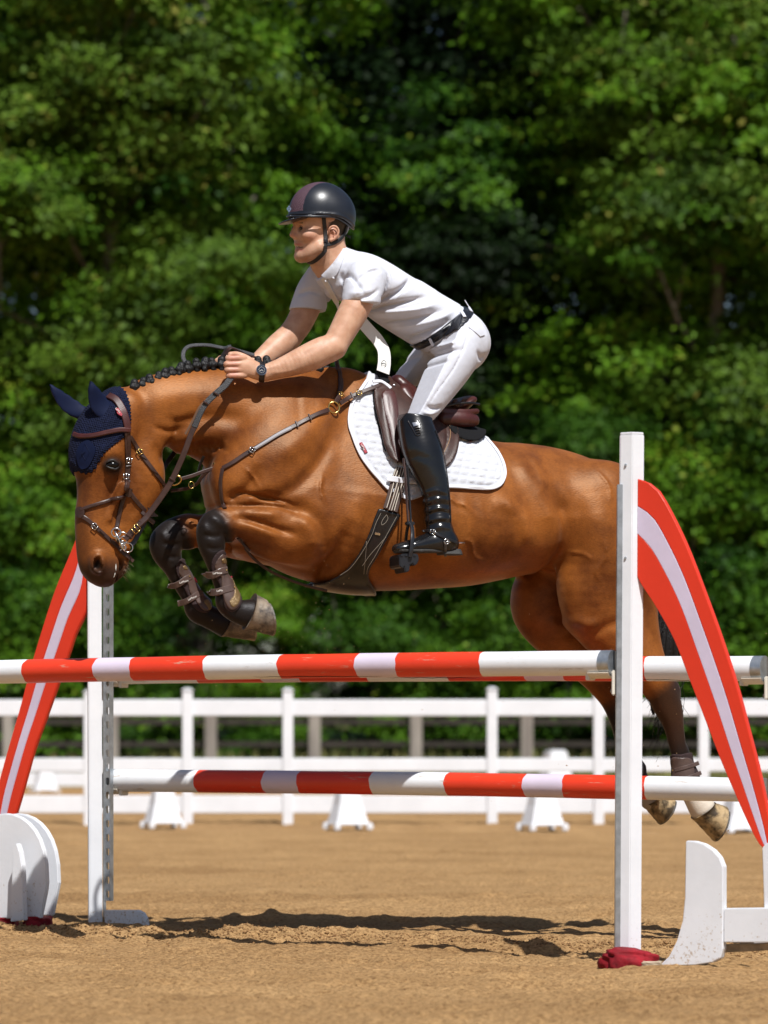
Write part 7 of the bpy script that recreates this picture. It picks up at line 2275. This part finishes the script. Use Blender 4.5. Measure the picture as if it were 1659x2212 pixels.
# ---- watch
watch = empty("wristwatch", (0, 0, 0), 0, "steel wristwatch with black dial on the rider's near wrist", "watch"); watch.matrix_world = HM
WF = RF.resample((JP(545, 800, 90)[0], .07, JP(570, 845, 90)[2]), (JP(590, 800, 90)[0], .24, JP(570, 770, 90)[2]), .003)
wx, wy = WF.image_xy(False)
ds = np.abs(wx - (566 - .06 * (wy - 806))) - 6.2
WF.F = np.maximum(WF.F - .0035, (ds * PXM).astype(np.float32)); sculpt(WF, "band", M_leather_black, watch, 1)
h, nn = on_horse(563.5, 801, RBVH)
if h is not None:
    h = np.array(h); nn = np.array(nn); nn = nn + np.array([-.1, .6, .3]); nn /= np.linalg.norm(nn)
    def disc(name, r, t0, t1, m, seg=28):
        mb = MB(); mb.tube([to_local(h + nn * t0), to_local(h + nn * t1)], r, seg); return mb.build(name, m, watch, smooth=True, auto=.6)
    cs = disc("case", 11.3 * PXM, .002, .011, M_silver); disc("bezel", 10.6 * PXM, .011, .0125, mat("dark_bezel", (.02, .025, .04), .3))
    disc("dial", 7.8 * PXM, .0125, .0130, mat("blue_black_dial", (.012, .018, .035), .25))
    e1 = np.cross(nn, [0, 0, 1.0]); e1 /= np.linalg.norm(e1); e2 = np.cross(nn, e1)
    for k in range(12):
        a = 2 * math.pi * k / 12; p = h + nn * .0132 + (e1 * math.cos(a) + e2 * math.sin(a)) * 6.1 * PXM
        ball("hour_mark", p, .0012, M_letters, watch, seg=6)
    for (a, L) in ((.7, .006), (2.6, .0085)):
        mb = MB(); mb.tube([to_local(h + nn * .0136), to_local(h + nn * .0136 + (e1 * math.cos(a) + e2 * math.sin(a)) * L)], .0007, 5); mb.build("watch_hand", M_letters, watch)

# ---- boots
M_bootleather = mat("polished_black_boot", (.008, .008, .009), .20, var=.2, scale=12, bump=.3, bscale=22, spec=.55, bdist=.003)
M_bootsole = mat("boot_sole", (.028, .026, .024), .7, bump=.4, scale=60)
def boot(sd, dx, label):
    root = empty("riding_boot", (0, 0, 0), 0, label, "riding boot", "tall riding boots"); root.matrix_world = HM
    w = lambda v: sd * v
    f = Field((JP(820 + dx, 1000, w(200))[0] - .03, min(w(110), w(262)) * PXM, JP(930, 1222)[2]), (JP(1010 + dx, 1000, w(200))[0] + .03, max(w(110), w(262)) * PXM, JP(930, 880, 100)[2] + .05), .0044)
    f.chain(pxc((893 + dx, 880, w(156), 36, .95), (897 + dx, 915, w(163), 38, .95), (905 + dx, 950, w(174), 42, .95), (914 + dx, 982, w(184), 42, .95), (927 + dx, 1018, w(193), 36, .95), (939 + dx, 1055, w(199), 30.5, .95),
                (944 + dx, 1095, w(202), 28.5, .95), (946 + dx, 1130, w(203), 29, .95), (951 + dx, 1152, w(204), 30, .95), (958 + dx, 1170, w(205), 28, .95)), .01, 5, clip=[down(897 + dx, 893, .12, -1, w(195)), down(868 + dx, 912, -.82, -.57, w(195))])
    f.chain(pxc((966 + dx, 1174, w(205), 25, 1), (948 + dx, 1173, w(206), 26, 1.0), (920 + dx, 1176, w(209), 22, 1.15), (893 + dx, 1181, w(213), 17, 1.5), (870 + dx, 1184, w(215), 13, 1.9), (859 + dx, 1186, w(216), 11, 1.9)), .014, 5,
            clip=[down(920 + dx, 1199, .035, 1)])
    for i, (y, x0, x1, a) in enumerate(((1064, 912, 962, 4), (1074, 914, 968, -5), (1083, 915, 972, 4.5), (1092, 916, 974, -5.5), (1102, 916, 974, 5), (1112, 917, 975, -5), (1122, 917, 976, 5), (1133, 918, 978, -4.5), (1144, 920, 980, 3.5))):
        f.relief(pxs((x0 + dx, y + 5, w(215)), ((x0 + x1) / 2 + dx, y - 4 + 3 * math.sin(i * 2.3), w(222)), (x1 + dx, y + 2 * math.cos(i * 1.7), w(215))), 4.0 * PXM, a * PXM * .5)
    f.relief(pxs((880 + dx, 990, w(210)), (905 + dx, 985, w(220)), (940 + dx, 1000, w(220))), 9 * PXM, -.003)
    f.relief(pxs((934 + dx, 1130, w(220)), (930 + dx, 1150, w(222)), (912 + dx, 1162, w(222)), (898 + dx, 1170, w(222))), 2 * PXM, -.0022)
    f.relief(pxs((880 + dx, 1168, w(222)), (890 + dx, 1178, w(225)), (900 + dx, 1190, w(225))), 3 * PXM, -.0018)
    o, V, Q = sculpt(f, "upper", M_bootleather, root, 1)
    g = Field((JP(820 + dx, 1200, w(200))[0] - .03, min(w(150), w(262)) * PXM, JP(930, 1228)[2]), (JP(1012 + dx, 1200, w(200))[0] + .03, max(w(150), w(262)) * PXM, JP(930, 1180)[2]), .004)
    g.chain(pxc((980 + dx, 1197, w(205), 18, 1.1), (940 + dx, 1192, w(207), 15, 1.3), (905 + dx, 1190, w(212), 15, 1.75), (866 + dx, 1188, w(216), 15, 1.75)), .004, 4, clip=[down(920 + dx, 1197, -.035, -1), down(920 + dx, 1204, .035, 1)])
    g.chain(pxc((985 + dx, 1200, w(205), 13, 1.7), (958 + dx, 1200, w(206), 13, 1.7)), .002, clip=[down(970 + dx, 1198, 0, -1), down(970 + dx, 1211, 0, 1)])
    sculpt(g, "sole", M_bootsole, root, 0)
    return root, BVHTree.FromPolygons([Vector(v) for v in V.tolist()], Q.tolist())
bt, BOBVH = boot(1, 0, "polished tall black riding boot on the near side, in the stirrup")
boot(-1, -70, "tall black riding boot on the far side, hidden by the horse")
def bs(name, pts, wd, th=.003, lift=.001, m=None, parent=None):
    P, N = on_body(pts, 3, lift, BOBVH, 2); return ribbon3(name, P, N, wd * PXM, th, m or M_leather_black, parent or bt)
patch("crest_badge", [(891, 914), (903, 912), (902, 920), (894, 922)], .003, M_silver, bt, BOBVH)
bs("crest_piping", [(882, 910), (892, 928), (899, 940), (908, 938), (909, 920), (903, 905)], 2.2, .003)
for i in range(3): bs("crest_rib", [(896 + i * 2, 926 + i * 5), (901 + i * 2, 924 + i * 5), (907 + i, 925 + i * 5)], 3, .004)
bs("zip_seam", [(940, 930), (956, 975), (964, 1020), (969, 1060), (972, 1100), (973, 1128)], 2.5, .003)
# spur with its straps
spur = empty("spur", (0, 0, 0), 0, "black strapped spur on the heel of the near boot", "spur"); spur.matrix_world = HM
bs("spur_strap", [(913, 1148), (928, 1147), (945, 1155), (965, 1164), (986, 1173)], 6, .004, .002, M_leather_black, spur)
bs("under_strap", [(961, 1170), (962, 1185), (962, 1200)], 5.5, .004, .002, mat("grey_rubber_strap", (.07, .07, .07), .5), spur)
buckle("buckle", 936, 1149.5, .3, 10, 9, M_silver, spur, .008, BOBVH)
h, nn = on_horse(963, 1170, BOBVH)
if h is not None:
    hh = np.array(h) + np.array(nn) * .008
    loop3("spur_ring", hh, np.array([5.5 * PXM, 0, 0]), np.array([0, 0, 5.0 * PXM]), .0016, M_silver, spur)
    mb = MB(); mb.tube([to_local(hh), to_local(JP(985, 1172, 222)), to_local(JP(995, 1172.5, 207)), to_local(JP(1004, 1172.6, 205))], [.0025, .0028, .0034, .0034], 8); mb.build("spur_neck", M_silver, spur, smooth=True)

# ---- stirrup
stir = thing_on_horse("stirrup", "black stirrup iron on a doubled leather at the rider's near foot", "stirrup", )
free_strap("stirrup_leather", [(872, 990, 188), (876, 1030, 196), (879, 1080, 203), (882, 1133, 212)], 5, M_leather, stir, .004, (-.75, .6, 0))
free_strap("stirrup_leather", [(880, 1005, 190), (883, 1050, 198), (886, 1095, 206), (888, 1133, 214)], 5, M_leather_black, stir, .004, (-.75, .6, 0))
M_iron = mat("black_stirrup_metal", (.014, .015, .019), .35, spec=.5)
def rod(name, rows, r, m=M_iron, seg=10):
    C = catmull(np.array(rows, float), 5); mb = MB(); mb.tube([to_local(JP(a, b, c)) for a, b, c in C], r, seg); return mb.build(name, m, stir, smooth=True)
free_strap("outer_arm", [(884, 1130, 214), (889, 1140, 228), (890, 1160, 246), (888, 1185, 250), (885, 1203, 248)], 9, M_iron, stir, .008, (0.2, 1, 0))
rod("inner_arm", [(884, 1130, 212), (880, 1142, 198), (877, 1165, 178), (876, 1190, 172), (878, 1206, 175)], .006)
mb = MB(); mb.box(to_local(JP(885, 1131, 213)), (.03, .028, .014)); mb.build("eye", M_iron, stir, bevel=.003)
tp = [(615, 1712), (640, 1690), (700, 1688), (772, 1690), (782, 1738), (762, 1782), (735, 1790), (728, 1772), (706, 1782), (700, 1838), (664, 1846), (658, 1800), (640, 1812), (618, 1792)]
mb = MB(); mb.prism([to_local(JP(*c3(*p), 246)) for p in tp], to_local(JP(862, 1212, 176) - JP(884, 1208, 246))); mb.build("tread", M_iron, stir, bevel=.003)
for i in range(4):
    x = 628 + i * 36
    mb = MB(); mb.prism([to_local(JP(*c3(a, b), 248)) for a, b in ((x, 1700), (x + 22, 1699), (x + 22, 1712), (x, 1713))], to_local(JP(862, 1212, 176) - JP(884, 1208, 246))); mb.build("tread_cleat", M_iron, stir, bevel=.001)
# ------------------------------------------------------------------ grains of sand thrown up by the hooves
def specks():
    r = np.random.default_rng(77)
    n = 700
    x = np.concatenate([r.normal(700, 150, n // 2), r.normal(1420, 150, n // 2)]); y = np.concatenate([r.normal(1350, 110, n // 2), r.normal(1560, 130, n // 2)])
    w = r.normal(0, 120, n)
    C = to_local(JP(x, y, w))
    s = np.where(r.random(n) < .06, r.uniform(.0022, .0040, n), r.uniform(.0007, .0018, n))
    base = np.array([[1, 0, -.6], [-1, 0, -.6], [0, 1, .6], [0, -1, .6]], float); fs = np.array([(0, 1, 2), (1, 0, 3), (0, 2, 3), (1, 3, 2)])
    B = base[None] * r.uniform(.5, 1.3, (n, 4, 1)) * s[:, None, None]
    V = (B + C[:, None, :]).reshape(-1, 3)
    Q = (fs[None] + (np.arange(n) * 4)[:, None, None]).reshape(-1, 3)
    o = mesh_np("sand_grains", V, Q, mat("sand_grain", (.42, .28, .15), .9), smooth=False)
    o.matrix_world = HM
    tag(o, "specks of sand flung up in the air around the hooves", "sand grains", kind="stuff")
specks()
